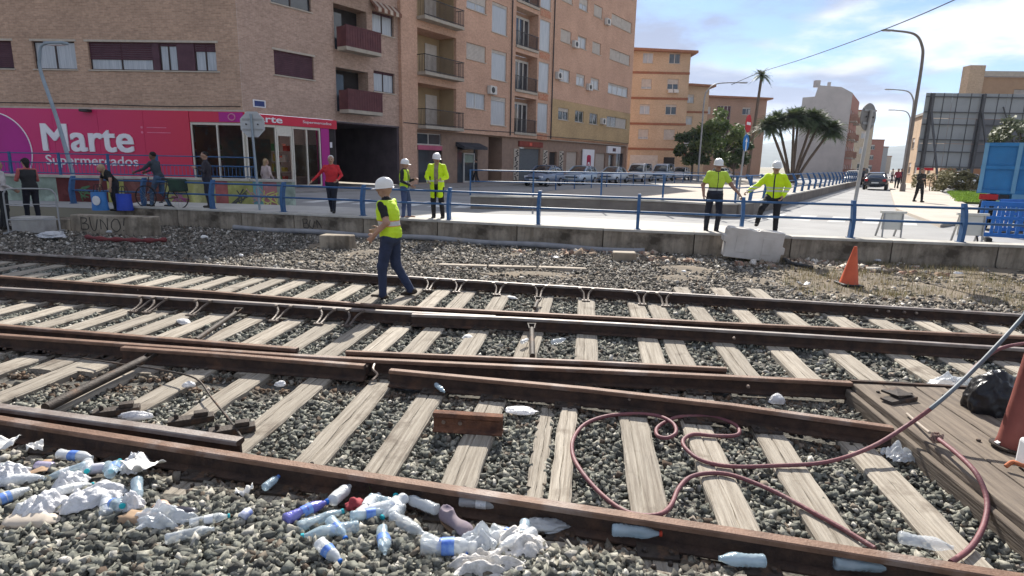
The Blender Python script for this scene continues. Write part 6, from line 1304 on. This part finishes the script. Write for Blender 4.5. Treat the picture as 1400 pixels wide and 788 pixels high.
for i, (x, y, c, lb) in enumerate([(33.6, 53.6, (.35, .06, .08), 'distant pedestrian in red on the promenade beside the tall lamp'), (34.9, 55.2, (.04, .04, .06), 'distant pedestrian in dark coat beside the one in red'), (30.9, 54.2, (.05, .05, .07), 'distant figure in black crossing near the tall lamp'), (46.0, 74.5, (.4, .38, .36), 'farthest pale pedestrian on the promenade')]):
    person('person', lb, (x, y, ST), R(150+40*i), 1.72, dict(kL=(-.1, .12, .5), aL=(-.1, .18, .09), kR=(.1, -.04, .5), aR=(.1, -.16, .1)), top=c, bottom=(.03, .03, .04), hair=((.04, .03, .02), .0), res=.03)

# bicycle and shopping bags
bk = thing('bicycle', 'bicycle with dark saddlebag pushed along behind the railing', 'bicycle', (-10.75, 18.45, ST), R(175)); M_bk = pmat('dark bicycle frame', (.12, .03, .03), (.03, .03, .03), 4, .4)
for x in (-.52, .52):
    w_ = MB().tube([(x+.33*math.cos(R(a)), 0, .34+.33*math.sin(R(a))) for a in range(0, 361, 12)], .018, 6, cap=False).build('wheel', M_tyre, bk, smooth=60); m = MB()
    for a in range(0, 360, 30): m.tube([(x, 0, .34), (x+.32*math.cos(R(a)), 0, .34+.32*math.sin(R(a)))], .003, 4)
    m.build('spokes', M_galv, w_)
MB().tube([(-.52, 0, .34), (-.05, 0, .3), (.38, 0, .72), (-.2, 0, .75), (-.05, 0, .3)], .018, 8).tube([(-.2, 0, .75), (-.52, 0, .34)], .014, 6).tube([(.52, 0, .34), (.36, 0, .95)], .016, 8).build('frame', M_bk, bk, smooth=50)
MB().tube(catmull([(.2, -.28, 1.02), (.34, -.22, 1.02), (.36, 0, .98), (.34, .22, 1.02), (.2, .28, 1.02)], 4), .013, 8).build('handlebar', M_galv, bk, smooth=50); MB().box(-.35, -.08, -.07, .07, .86, .92).tube([(-.2, 0, .74), (-.22, 0, .87)], .014, 6).build('saddle', M_cblack, bk, bevel=.02)
MB().box(-.78, -.32, -.16, .16, .52, .92).jit(.02).build('saddlebag', pmat('dark green bag', (.03, .06, .04), (.02, .03, .03), 4, .8), bk, bevel=.05)
MB().tube([(-.05, 0, .3), (-.05, .12, .2)], .012, 6).tube([(-.05, 0, .3), (-.05, -.12, .4)], .012, 6).box(-.1, 0, .1, .16, .18, .21).box(-.1, 0, -.16, -.1, .39, .42).build('pedal', M_cblack, bk)
def shop_bag(label, loc, c, w_=.5, h_=.55, hasw=True):
    m = MB(); 
    for k in range(6):
        t = k/5
        for q in range(12): a = 6.2832*q/12; r_ = 1+.06*math.sin(q*2.3+k); m.v.append((w_/2*math.cos(a)*r_*(1-.1*t), .17*math.sin(a)*r_*(1-.35*t), h_*t))
        if k:
            for q in range(12): m.f.append(((k-1)*12+q, (k-1)*12+(q+1) % 12, k*12+(q+1) % 12, k*12+q)); m.m.append(0)
    m.f.append(tuple(reversed(range(12)))); m.m.append(0)
    t_ = thing('shopping_bag', label, 'bag', loc); m.build('bag', pmat('bag %.2f %.2f' % c[:2], c, tuple(v*.8 for v in c), 4, .5), t_, smooth=60)
    for s_ in (-1, 1): MB().tube(catmull([(-.1, s_*.08, h_), (-.06, s_*.06, h_+.2), (.06, s_*.06, h_+.2), (.1, s_*.08, h_)], 4), .01, 6).build('handle', M_cblack, t_)
    if hasw: MB().prism([(.12*math.cos(R(a))+.02, -.185, .3+.14*math.sin(R(a))) for a in range(0, 360, 30)], (0, .02, 0)).build('bag_print', M_swhite, t_)
shop_bag('blue and white shopping bag at the blonde woman\'s feet', (-12.5, 18.2, .35), (.05, .2, .5)); shop_bag('deep blue shopping bag right of the blonde woman', (-11.85, 18.35, .35), (.03, .07, .45), .5, .5, False)
# ================================================================== DECK, HOSES, LITTER
M_deck = pmat('weathered deck planks', (.21, .17, .13), (.12, .095, .075), 5, .9, .6, 14, stretch=(.4, 5, 5), rnd=.12, c3=(.1, .085, .07), s3=1.5)
dk = thing('crossing_deck', 'weathered timber deck of wide planks beside the rails at right', 'wooden deck', (*G(1165, 524, .145)[:2], 0), math.atan2(-2.19, -.27+.05)); L_ = 3.6
# planks run from the upper left corner down to the right
for i in range(6):
    y0 = i*.27; MB().box(-.02+random.uniform(-.01, .01), L_, y0+.004, y0+.262, -.13 if i == 0 else .03, .145+random.uniform(-.006, .006)).jit(.004).build('plank', M_deck, dk, bevel=.008)
MB().box(.0, L_, -.05, -.002, -.12, .09).build('edge_beam', M_deck, dk, bevel=.01); MB().box(-.06, -.022, 0, 1.62, .02, .16).build('edge_strip', M_rust, dk)
for i in range(5):
    for x in (.2, 1.1, 2.0): MB().lathe([(.016, .146), (.014, .156), (.004, .158)], 8, M=Matrix.Translation((x, .13+i*.27, 0))).build('nail', M_iron, dk)
# hoses
M_hose = pmat('dusty mauve rubber hose', (.2, .075, .08), (.15, .06, .07), 4, .6, .2, 40, c3=(.26, .15, .14), s3=3); M_hose2 = pmat('grey blue rubber hose', (.13, .16, .18), (.1, .12, .14), 4, .55)
Hz = lambda pts, z=.02: [G(x, y, z if len(p) < 3 else p[2]) for p in pts for x, y in [p[:2]]]
h1 = catmull([Vector((6.4, 4.0, .02)), Vector((6.0, 4.4, .05)), Vector((5.4, 4.8, .75)), atY(1440, 385, 4.6), atY(1400, 432, 4.5), atY(1360, 476, 4.35), atY(1322, 515, 4.25), atY(1280, 553, 4.12)]+[G(1240, 582, .2), G(1190, 612, .1), G(1130, 632, .04)]+Hz([(1060, 637), (1000, 638), (960, 630), (938, 614), (934, 602), (948, 594), (975, 596), (1004, 596), (1011, 589), (1000, 578), (970, 570), (930, 570), (910, 577)])+[G(898, 586, .02), G(899, 596, .025), G(912, 599, .03), G(924, 592, .045), G(920, 579, .05), G(900, 569, .03)]+Hz([(868, 566), (830, 569), (800, 580), (784, 600), (783, 622), (795, 645), (818, 672), (845, 694)])+[G(870, 704, .03), G(900, 704, .035)]+Hz([(917, 692), (928, 668), (945, 652), (975, 647), (1008, 652), (1060, 673), (1110, 700), (1150, 722), (1196, 750)]), 5)
hs_ = thing('rubber_hose', 'long mauve rubber hose looping over the near sleepers and up to the right', 'hose', h1[0]-Vector((0, 0, h1[0].z)))
o0 = Vector(hs_.location); MB().tube([p-o0 for p in h1[:37]], .0155, 8).build('hose_run', M_hose2, hs_, smooth=60); MB().tube([p-o0 for p in h1[36:]], .0150, 8).build('hose_run', M_hose, hs_, smooth=60)
h2 = catmull([Vector((5.9, 3.9, .02)), Vector((5.3, 4.3, .1)), Vector((4.7, 4.5, .5)), atY(1440, 468, 4.5), atY(1400, 470, 4.45), atY(1365, 478, 4.4), atY(1335, 500, 4.32), atY(1318, 519, 4.24)], 5)
tag(MB().tube(h2, .013, 8).build('branch_hose', M_hose, smooth=60), 'short reddish hose branching off the grey hose at the right edge', 'hose')
h3 = catmull([G(1240, 566, .16), G(1262, 585, .18), G(1285, 602, .21), G(1310, 622, .22), G(1335, 648, .2), G(1349, 682, .12), G(1346, 715, .06), G(1328, 748, .03), G(1300, 769, .03)], 5)
h3t = thing('coupled_hose', 'pinkish hose with a rag-tied coupling hanging off the timber deck', 'hose', h3[0]-Vector((0, 0, h3[0].z))); o0 = Vector(h3t.location)
MB().tube([p-o0 for p in h3[8:]], .0155, 8).build('hose_run', M_hose, h3t, smooth=60); MB().tube([p-o0 for p in h3[:8]], .011, 8).build('nozzle', pmat('pale cord', (.4, .34, .28)), h3t, smooth=60)
m = MB()
for k in range(5): c = h3[9]-o0+Vector((random.uniform(-.01, .01), random.uniform(-.01, .01), 0)); m.tube([c+Vector((.03*math.cos(a+k), .03*math.sin(a+k)*.8, .028*math.sin(a*2+k))) for a in np.linspace(0, 6.28, 10)], .008, 5)
m.build('coupling_knot', pmat('rag knot', (.3, .2, .16), (.18, .12, .1), 9, .9), h3t)
# red post, black sack, white can, orange strap at the right edge
pt = G(1380, 612, .15); rp_ = thing('red_post', 'thick dull red steel post standing on the timber deck at the right edge', 'post', pt)
MB().lathe([(.085, 0), (.09, .02), (.084, .06), (.082, .35), (.086, .55), (.09, 1.1)], 20).build('shaft', pmat('dull red paint', (.23, .07, .055), (.18, .052, .042), 4, .6, .2, 20, c3=(.2, .08, .06), s3=5), rp_, smooth=40)
MB().lathe([(.12, 0), (.12, .012)], 20).build('foot_plate', M_iron, rp_); MB().bar((-.1, 0, .01), (-.03, 0, .05), .03, .03).build('shoe', M_galv, rp_); rp_.rotation_euler[1] = R(7)
def crumple(name, label, loc, size, mat, seed, amp=.5, sub=3, flat=.55, cat='litter', rz=0., group=None):
    b = bmesh.new(); bmesh.ops.create_icosphere(b, subdivisions=sub, radius=1); rs = random.Random(seed); o3 = Vector((rs.uniform(0, 50), rs.uniform(0, 50), seed))
    for v in b.verts:
        d = v.co.normalized(); n_ = mnoise.noise(d*1.3+o3)*.7-abs(mnoise.noise(d*2.4+o3))*.7+.2-abs(mnoise.noise(d*5+o3))*.35; v.co = d*(1+amp*n_); v.co.x *= size[0]; v.co.y *= size[1]; v.co.z = max(-.25, v.co.z)*size[2]*flat*1.6+size[2]*.25
    me = bpy.data.meshes.new(name); b.to_mesh(me); b.free(); me.materials.append(mat); me.polygons.foreach_set('use_smooth', [True]*len(me.polygons)); me.set_sharp_from_angle(angle=R(75)); o = link(name, me, loc=loc, rz=rz); return tag(o, label, cat, group)
def film(name, label, loc, W, H, mat, seed, amp=.05, cat='plastic bag', rz=0., group=None, n=30, dome=.05):
    m = MB(); rs = random.Random(seed); o3 = Vector((seed*3.7, seed*1.3, 0))
    for j in range(n+1):
        for i in range(n+1):
            u, v = i/n*2-1, j/n*2-1; a = math.atan2(v, u); edge = 1+.35*mnoise.noise(Vector((math.cos(a)*1.6, math.sin(a)*1.6, seed)))
            r_ = max(abs(u), abs(v)); q = (u*u+v*v)**.5+1e-6; uu, vv = u/q*r_*edge, v/q*r_*edge
            p = Vector((uu*1.6, vv*1.6, 0))+o3; z = dome*max(0, 1-r_*r_)+amp*(1.1*abs(mnoise.noise(p*1.1))+.7*abs(mnoise.noise(p*1.9))+.12*mnoise.noise(p*4))*(1-.6*r_**3)
            m.v.append((uu*W/2+.06*W*mnoise.noise(p*2), vv*H/2+.06*H*mnoise.noise(p*2+Vector((9, 0, 0))), max(.0, z)))
    for j in range(n):
        for i in range(n): a = j*(n+1)+i; m.f.append((a, a+1, a+n+2, a+n+1)); m.m.append(0)
    o = m.build(name, mat, None, smooth=80, loc=loc, rz=rz); sd = o.modifiers.new('thickness', 'SOLIDIFY'); sd.thickness = .0015; return tag(o, label, cat, group)
M_bin = pmat('black sack plastic', (.02, .02, .022), (.012, .012, .014), 5, .35, .3, 20)
crumple('black_sack', 'crumpled black plastic sack on the deck against the red post', G(1352, 562, .15)+Vector((.05, .05, 0)), (.24, .16, .2), M_bin, 3, .3, 5, .8, 'sack', R(20))
wc = thing('white_canister', 'white plastic canister at the right edge below the red post', 'canister', G(1399, 640, .15)+Vector((.06, -.02, 0)), R(-8)); MB().box(-.09, .09, -.07, .07, 0, .2).build('tank', M_swhite, wc, bevel=.025, seg=3); MB().lathe([(.03, .2), (.03, .235), (.02, .24)], 12).build('cap', M_sred, wc)
tag(MB().tube(catmull([G(1375, 638, .17), G(1385, 632, .2), G(1396, 636, .2), G(1408, 640, .18)], 5), .014, 8).build('orange_strap', pmat('orange webbing', (.5, .16, .07)), smooth=50), 'orange brown strap curling beside the white canister', 'strap')
M_clear = pmat('clear crumpled film', (.88, .9, .92), (.7, .74, .76), 8, .15, spec=.9, alpha=.38, bump=.6, bscale=25)
film('film_scrap', 'clear plastic film scrap on the ballast beside the deck', G(1228, 626, -.02), .26, .18, M_clear, 8, .07, 'litter')
film('film_scrap', 'torn clear plastic sheet behind the deck near the black sack', G(1305, 528, .02), .5, .26, M_clear, 9, .08, 'litter')
tag(MB().box(-.16, .14, -.05, .06, 0, .025).box(-.05, .12, -.02, .14, .026, .05).jit(.01).build('dead_leaf_bunch', M_iron, None, loc=G(1230, 547, .15), rz=R(20)), 'dark scrap of bark lying on the timber deck', 'scrap')
# ---------------------------------------------------------------- litter
M_pet = pmat('clear bottle plastic', (.86, .9, .93), (.7, .76, .8), 9, .12, spec=.9, alpha=.36, bump=.4, bscale=35); M_petb = pmat('bluish bottle plastic', (.66, .8, .88), (.5, .68, .78), 9, .12, spec=.9, alpha=.4, bump=.4, bscale=35); M_petv = pmat('violet blue bottle plastic', (.2, .2, .58), (.1, .1, .42), 9, .15, spec=.8, alpha=.8, bump=.4, bscale=35); M_petw = pmat('milky bottle plastic', (.84, .86, .86), (.7, .73, .74), 9, .2, spec=.8, alpha=.62, bump=.4, bscale=35)
M_capb = pmat('blue bottle cap', (.02, .14, .55)); M_capt = pmat('teal bottle cap', (.02, .36, .42)); M_capr = pmat('red bottle cap', (.5, .06, .03)); M_labb = pmat('blue bottle label', (.03, .1, .5), (.2, .35, .65), 14, .5); M_labw = pmat('white bottle label', (.7, .7, .68), (.55, .58, .62), 14, .5); M_paper = pmat('dirty white paper', (.72, .71, .68), (.6, .58, .55), 4, .8); M_can = pmat('aluminium can', (.6, .6, .62), (.4, .4, .42), 5, .3, metal=.7); M_card = pmat('brown cardboard', (.36, .25, .16), (.3, .2, .13), 4, .9)
def bottle(label, px, py, rz, L=.24, r=.033, mat=None, capm=None, labm=None, crush=.25, tilt=0., dz=.03, seed=0, group='plastic bottles littering the ballast'):
    mat = mat or M_pet; rs = random.Random(seed+int(px)); t = thing('plastic_bottle', label, 'bottle', G(px, py, .03)+Vector((0, 0, dz)), rz, group); t.rotation_euler[1] = tilt
    o3 = Vector((rs.uniform(0, 90), 0, 0)); prof = [(.2, 0), (.85, .0), (1, .03)]+[(1-.07*(k % 2), .08+k*.05) for k in range(11)]+[(1, .66), (.9, .74), (.6, .85), (.4, .91), (.36, .93), (.36, .97)]
    def df(p): u = mnoise.noise(Vector((p.x*14, p.y*20, p.z*20))+o3); return Vector((p.x, p.y*(1+crush*u), p.z*(1-crush*.7*abs(mnoise.noise(Vector((p.x*9, 3, 1))+o3)))+.004*u))
    Mx = Matrix.Translation((-L/2, 0, 0)) @ Matrix.Rotation(R(90), 4, 'Y')
    m = MB().lathe([(a*r, b*L) for a, b in prof], 16, M=Mx); m.v = [tuple(df(Vector(p))) for p in m.v]; m.build('bottle_body', mat, t, smooth=70)
    if labm: m = MB().lathe([(r*1.03, .36*L), (r*1.03, .58*L)], 16, M=Mx); m.f = m.f[:-2]; m.m = m.m[:-2]; m.v = [tuple(df(Vector(p))) for p in m.v]; m.build('label', labm, t, smooth=70)
    if capm: MB().lathe([(r*.42, .945*L), (r*.45, .95*L), (r*.45, 1.0*L), (r*.3, 1.005*L)], 14, M=Mx).build('cap', capm, t, smooth=40)
    return t
bl = [
 ('clear bottle with blue label lying below the switch blade', 105, 630, R(-8), .26, .036, M_petw, None, M_labb), ('clear bottle with teal cap on the gravel at left, above its flattened neighbour', 288, 720, R(22), .2, .028, M_pet, M_capt, M_labw), ('flattened clear bottle without cap at left, below the teal capped one', 262, 740, R(25), .24, .03, M_pet, None, None),
 ('violet blue tinted bottle at the left of the bottle heap', 420, 708, R(48), .27, .038, M_petv, M_capb, M_labb), ('clear bottle lying alongside the violet one', 440, 720, R(40), .26, .034, M_petb, M_capt, None), ('long clear bottle in front of the heap, cap to the left', 452, 737, R(200), .3, .036, M_petb, M_capt, None), ('upright tilted clear cup-like bottle touching the nearest rail', 467, 684, R(70), .18, .04, M_petw, None, None), ('pale white bottle leaning behind the red wrapper', 505, 700, R(75), .25, .038, M_petw, None, M_labw),
 ('clear bottle with blue cap lying close under the rail', 575, 698, R(150), .25, .036, M_pet, M_capb, None), ('short clear bottle with turquoise label in the middle of the heap', 535, 705, R(175), .16, .034, M_pet, M_capt, M_capt), ('crushed clear bottle below the turquoise labelled one', 558, 728, R(-38), .26, .036, M_pet, None, None), ('folded clear bottle standing in the middle front of the heap', 525, 750, R(-75), .22, .034, M_petb, None, M_labb), ('big clear bottle with blue label at the front of the heap', 615, 758, R(3), .3, .046, M_pet, None, M_labb), ('clear ribbed bottle with white label in the rail shadow', 660, 697, R(-6), .28, .036, M_pet, None, M_labw), ('bluish bottle with red cap in the rail shadow', 870, 737, R(-6), .27, .037, M_petb, M_capr, None), ('bluish capless bottle at the bottom edge below the rail', 1012, 776, R(178), .24, .036, M_petb, None, None), ('clear bottle at the bottom edge farther right under the rail', 1180, 783, R(-4), .3, .036, M_petb, None, None), ('clear flattened bottle between the last near sleepers', 1265, 752, R(-20), .26, .036, M_pet, None, None),
 ('milky bottle at the far left of the litter', 10, 690, R(60), .24, .036, M_petw, None, M_labb), ('clear bottle beneath the white bags at far left', 30, 665, R(15), .26, .036, M_petw, None, None), ('small clear bottle standing beside the offcut', 602, 536, R(-60), .2, .022, M_petb, None, None), ('small clear bottle near the far brace, beyond the crossing', 718, 470, R(60), .16, .025, M_petw, None, None), ('clear bottle between the sleepers behind the check rail', 764, 470, R(40), .22, .03, M_pet, None, None), ('bluish plastic bottle lying below the rail at left centre', 372, 668, R(75), .14, .026, M_petb, M_capb, None)]
for i, (lb, px, py, rz, L_, r_, mt, cm, lm) in enumerate(bl): bottle(lb, px, py, rz, L_, r_, mt, cm, lm, .22+.1*(i % 3), 0, .035 if py < 660 else .045, i)
M_film = pmat('white plastic bag', (.8, .8, .81), (.6, .6, .62), 7, .35, .9, 30, spec=.6, alpha=.66)
for i, (lb, px, py, sz, sd_) in enumerate([('big crumpled white plastic bag in the litter at left', 130, 685, (.2, .12, .1), 1), ('crumpled white bag left of the big one', 60, 695, (.17, .1, .08), 2), ('rumpled white bag lying at the far left by the rail', 15, 655, (.12, .1, .09), 13), ('small white plastic bag right of the big one', 180, 695, (.09, .07, .06), 4), ('grey white net bag in front of the big bag', 95, 665, (.12, .08, .08), 6), ('white bag beneath the switch blade end', 185, 640, (.11, .08, .09), 7)]): film('plastic_bag', lb, G(px, py, .05), sz[0]*1.8, sz[1]*2.1, M_film, sd_, .055, 'plastic bag', sd_*.7, 'white plastic bags in the litter', 36, .07)
M_net = pmat('dirty grey white rag', (.72, .69, .65), (.42, .4, .37), 18, .9, .9, 30)
film('rag', 'dirty grey white rag heaped at the right of the bottles', G(705, 745, .04), .32, .26, M_net, 21, .06, 'rag', .4, None, 40, .05); film('rag', 'dirty rag spread at the bottom edge below the big bottle', G(660, 776, .04), .42, .2, M_net, 22, .07, 'rag', .1, None, 40, .02); film('film_scrap', 'clear film between the big bottle and the rag', G(655, 745, .05), .24, .18, M_clear, 23, .08, 'litter'); film('film_scrap', 'bunched clear film at left below the bags', G(225, 715, .04), .3, .2, M_clear, 24, .08, 'litter'); crumple('film_scrap', 'clear film behind the bottles in the rail shadow', G(745, 722, .02), (.12, .06, .05), M_clear, 25, .5, 4)
crumple('rag', 'white rag lying on the gravel below the pale concrete block', G(72, 324, .0), (.3, .2, .09), M_film, 31, .6, 4, .8, 'rag'); crumple('plastic_bag', 'flat white plastic bag beside the rail offcut', G(712, 563, .0), (.13, .07, .03), M_film, 32, .5, 3, .6, 'plastic bag'); crumple('plastic_bag', 'white wrapper beneath the rail near the deck', G(1062, 550, .0), (.07, .05, .05), M_film, 33, .5, 3, .8, 'plastic bag'); crumple('film_scrap', 'white film scrap by the switch blade', G(185, 572, .0), (.14, .05, .04), M_film, 34, .5, 3, .7)
crumple('film_scrap', 'small white scrap on the sleepers beside the bent rod', G(258, 528, .02), (.06, .04, .03), M_film, 35, .5, 3, .7); crumple('film_scrap', 'white scrap on the sleeper beside the near rail joint', G(383, 527, .02), (.05, .035, .03), M_film, 36, .5, 3, .7)
crumple('wrapper', 'crumpled brown wrapper at left on the gravel', G(190, 712, .03), (.1, .06, .04), M_card, 37, .6, 3, .7, 'wrapper'); crumple('wrapper', 'orange crisp packet near the black can', G(222, 698, .03), (.06, .05, .04), pmat('orange foil', (.5, .25, .14), (.6, .5, .45), 9, .4), 38, .6, 3, .7, 'wrapper'); crumple('wrapper', 'dark red wrapper among the bottles', G(487, 693, .05), (.05, .05, .05), pmat('dark red foil', (.3, .04, .05)), 39, 1.0, 3, .5, 'wrapper'); crumple('wrapper', 'cream food carton pressed flat at far left', G(40, 715, .03), (.15, .08, .04), pmat('cream carton', (.55, .48, .4), (.45, .38, .3), 4), 40, .4, 3, .7, 'carton')
sh_ = thing('old_shoe', 'worn grey purple shoe lying on the bottle heap', 'shoe', G(623, 722, .05), R(-48)); V_, F_ = surfnet(sdf([('cap', (-.1, 0, .03), (.1, 0, .03), .035, .03), ('ell', (-.08, 0, .06), (.045, .036, .05), 'u', None), ('ell', (.08, 0, .035), (.05, .042, .03), 'u', None)], .03, lambda P: np.maximum(.0-P[:, 2], .024-np.linalg.norm(P-np.array((-.08, 0, .11)), axis=1)*.6)), (-.18, -.08, -.02), (.18, .08, .15), .009)
me = bpy.data.meshes.new('upper'); me.from_pydata(V_.tolist(), [], F_.tolist()); me.polygons.foreach_set('use_smooth', [True]*len(F_)); me.materials.append(pmat('worn grey purple cloth', (.16, .13, .17), (.24, .2, .2), 8, .9)); link('upper', me, sh_); MB().prism([(.14*math.cos(R(a)), .043*math.sin(R(a))*(1.1 if math.cos(R(a)) > 0 else .9), -.012) for a in range(0, 360, 20)], (0, 0, .015)).build('sole', pmat('brown sole', (.2, .13, .08)), sh_)
def can(label, px, py, rz, mt, L=.115, r=.033):
    t = thing('drink_can', label, 'can', G(px, py, .035)+Vector((0, 0, .035)), rz); Mx = Matrix.Rotation(R(90), 4, 'Y') @ Matrix.Translation((0, 0, -L/2)); MB().lathe([(r*.75, 0), (r, .008), (r, L-.01), (r*.8, L)], 16, M=Mx).jit(.0015).build('can_wall', mt, t, smooth=50); MB().lathe([(r*.78, L), (r*.78, L+.002)], 14, M=Mx).build('lid', M_can, t)
can('dark drink can lying on the gravel at left', 255, 709, R(-8), pmat('black can print', (.03, .03, .04), (.06, .06, .08), 5, .3)); can('violet and white drink can lying by the white bags', 62, 645, R(-5), pmat('violet can print', (.2, .16, .32), (.6, .58, .6), 12, .35)); can('white can lying below the paper tray', 130, 648, R(20), pmat('white can print', (.6, .6, .6), (.4, .4, .5), 12, .35)); can('small white and blue tub at left centre', 336, 712, R(80), pmat('white blue tub', (.65, .65, .68), (.1, .15, .4), 12, .4), .07, .03)
def sheet_paper(label, px, py, rz, W, H, seed, mat=M_paper, name='paper_sheet', z=.08):
    rs = random.Random(seed); m = MB(); n_ = 8
    for j in range(n_+1):
        for i in range(n_+1): u, v = (i/n_-.5), (j/n_-.5); m.v.append((u*W, v*H, .05*mnoise.noise(Vector((u*3, v*3, seed)))+.09*abs(u)*(1 if seed % 2 else .5)))
    for j in range(n_):
        for i in range(n_): a = j*(n_+1)+i; m.f.append((a, a+1, a+n_+2, a+n_+1)); m.m.append(0)
    o = m.build(name, mat, None, smooth=50, loc=G(px, py, z), rz=rz); sd = o.modifiers.new('thickness', 'SOLIDIFY'); sd.thickness = .002; o.rotation_euler[0] = R(rs.uniform(-15, 25)); return tag(o, label, 'paper')
sheet_paper('folded white paper tray standing at the edge of the litter by the rail', 196, 640, R(-20), .2, .16, 3, z=.11); sheet_paper('white paper scrap lying on the gravel under the rail at centre left', 334, 674, R(20), .1, .06, 4, z=.05); sheet_paper('white paper scrap at the far left top of the litter', 6, 610, R(10), .16, .12, 5); sheet_paper('small white paper square beside the violet can', 48, 612, R(30), .09, .08, 6); sheet_paper('torn white scrap on the verge before the cone', 1098, 390, R(10), .2, .12, 7, z=-.03); sheet_paper('brown cardboard flap at far left in the litter', 28, 648, R(30), .3, .2, 8, M_card, 'cardboard_flap', .06)
tag(MB().tube([G(775, 738, .05), G(795, 765, .03), G(820, 795, .02)], .006, 5).build('stick', pmat('dry stick', (.45, .42, .36))), 'thin pale stick lying on the gravel below the rail', 'stick')
blades('green_weed', [tuple(G(497, 670, .02)), tuple(G(505, 672, .02)), tuple(G(515, 676, .02))], .06, .14, .006, attrmat('green weed', [(0, (.05, .1, .02)), (1, (.2, .24, .06))], .7, .2, 3, 0, .2, trans=.3), 'tuft of green weed growing against the nearest rail', 7, 44, .03)
# small white and grey scraps scattered over the shoulder and tracks
rs = random.Random(77); k = 0
for (px, py, what) in [(700, 408, 'white scrap between the far rails, left of the worker gap'), (725, 402, 'pale scrap beside the far rail braces'), (603, 395, 'white scrap right of the walking worker'), (640, 462, 'paper scrap behind the check rail tip'), (1310, 374, 'white scrap on the brown verge at right'), (1200, 357, 'pale stone scrap at the foot of the wall right of the cone'), (935, 372, 'pale scrap on the shoulder below the white barrier'), (760, 352, 'pale scrap at the wall foot'), (252, 442, 'white scrap on the far sleepers at left'), (300, 445, 'paper scrap by the left spacer tube'), (330, 350, 'pale scrap on the shaded shoulder'), (150, 318, 'white scrap below the graffiti stub'), (280, 325, 'pale scrap by the pipe end')]:
    crumple('litter_scrap', what, G(px, py, -.02), (rs.uniform(.05, .12), rs.uniform(.04, .08), rs.uniform(.02, .05)), M_film if k % 3 else M_paper, 100+k, .6, 2, .7, 'litter', rs.uniform(0, 3)); k += 1

rs = random.Random(5); ORD = ['leftmost', 'second', 'third', 'fourth', 'fifth', 'sixth', 'seventh', 'eighth', 'ninth', 'tenth', 'eleventh', 'twelfth', 'rightmost']
def heap(n, xr, yr, words, grp, sd):
    spots = sorted((rs.uniform(*xr), rs.uniform(*yr)) for _ in range(n))
    for k, (px, py) in enumerate(spots):
        mt, nm = rs.choice([(M_pet, 'clear'), (M_petw, 'milky'), (M_petb, 'bluish')]); cp, cn_ = rs.choice([(None, ''), (None, ''), (M_capt, ' with teal cap'), (M_capb, ' with blue cap')]); o_ = ORD[k] if k < n-1 else 'rightmost'
        bottle('small crushed %s bottle%s, %s%s in %s' % (nm, cn_, o_, '' if o_ in ('leftmost', 'rightmost') else ' from left', words), px, py, rs.uniform(0, 6.28), rs.uniform(.16, .26), rs.uniform(.028, .037), mt, cp, rs.choice([None, M_labw, M_labb]), .42, rs.uniform(-.3, .3), .05, sd+k, grp)
heap(13, (-8, 200), (640, 705), 'the left heap', 'crushed bottles in the left heap', 300)
heap(11, (410, 720), (690, 775), 'the centre heap', 'crushed bottles in the centre heap', 400)
# ------------------------------------------------------------------ air
hz = MB().box(-3400, 3900, -700, 5000, -1.4, 330); hzo = hz.build('haze', [], None)
hm_ = bpy.data.materials.new('pale air'); hm_.use_nodes = True; t = hm_.node_tree; t.nodes.clear()
pv = t.nodes.new('ShaderNodeVolumePrincipled'); pv.inputs['Color'].default_value = (.72, .82, 1, 1); pv.inputs['Density'].default_value = .00012; pv.inputs['Anisotropy'].default_value = .3
om = t.nodes.new('ShaderNodeOutputMaterial'); t.links.new(pv.outputs[0], om.inputs['Volume'])
hzo.data.materials.clear(); hzo.data.materials.append(hm_); hzo['kind'] = 'stuff'; tag(hzo, 'thin pale haze in the air over the whole street', 'haze')
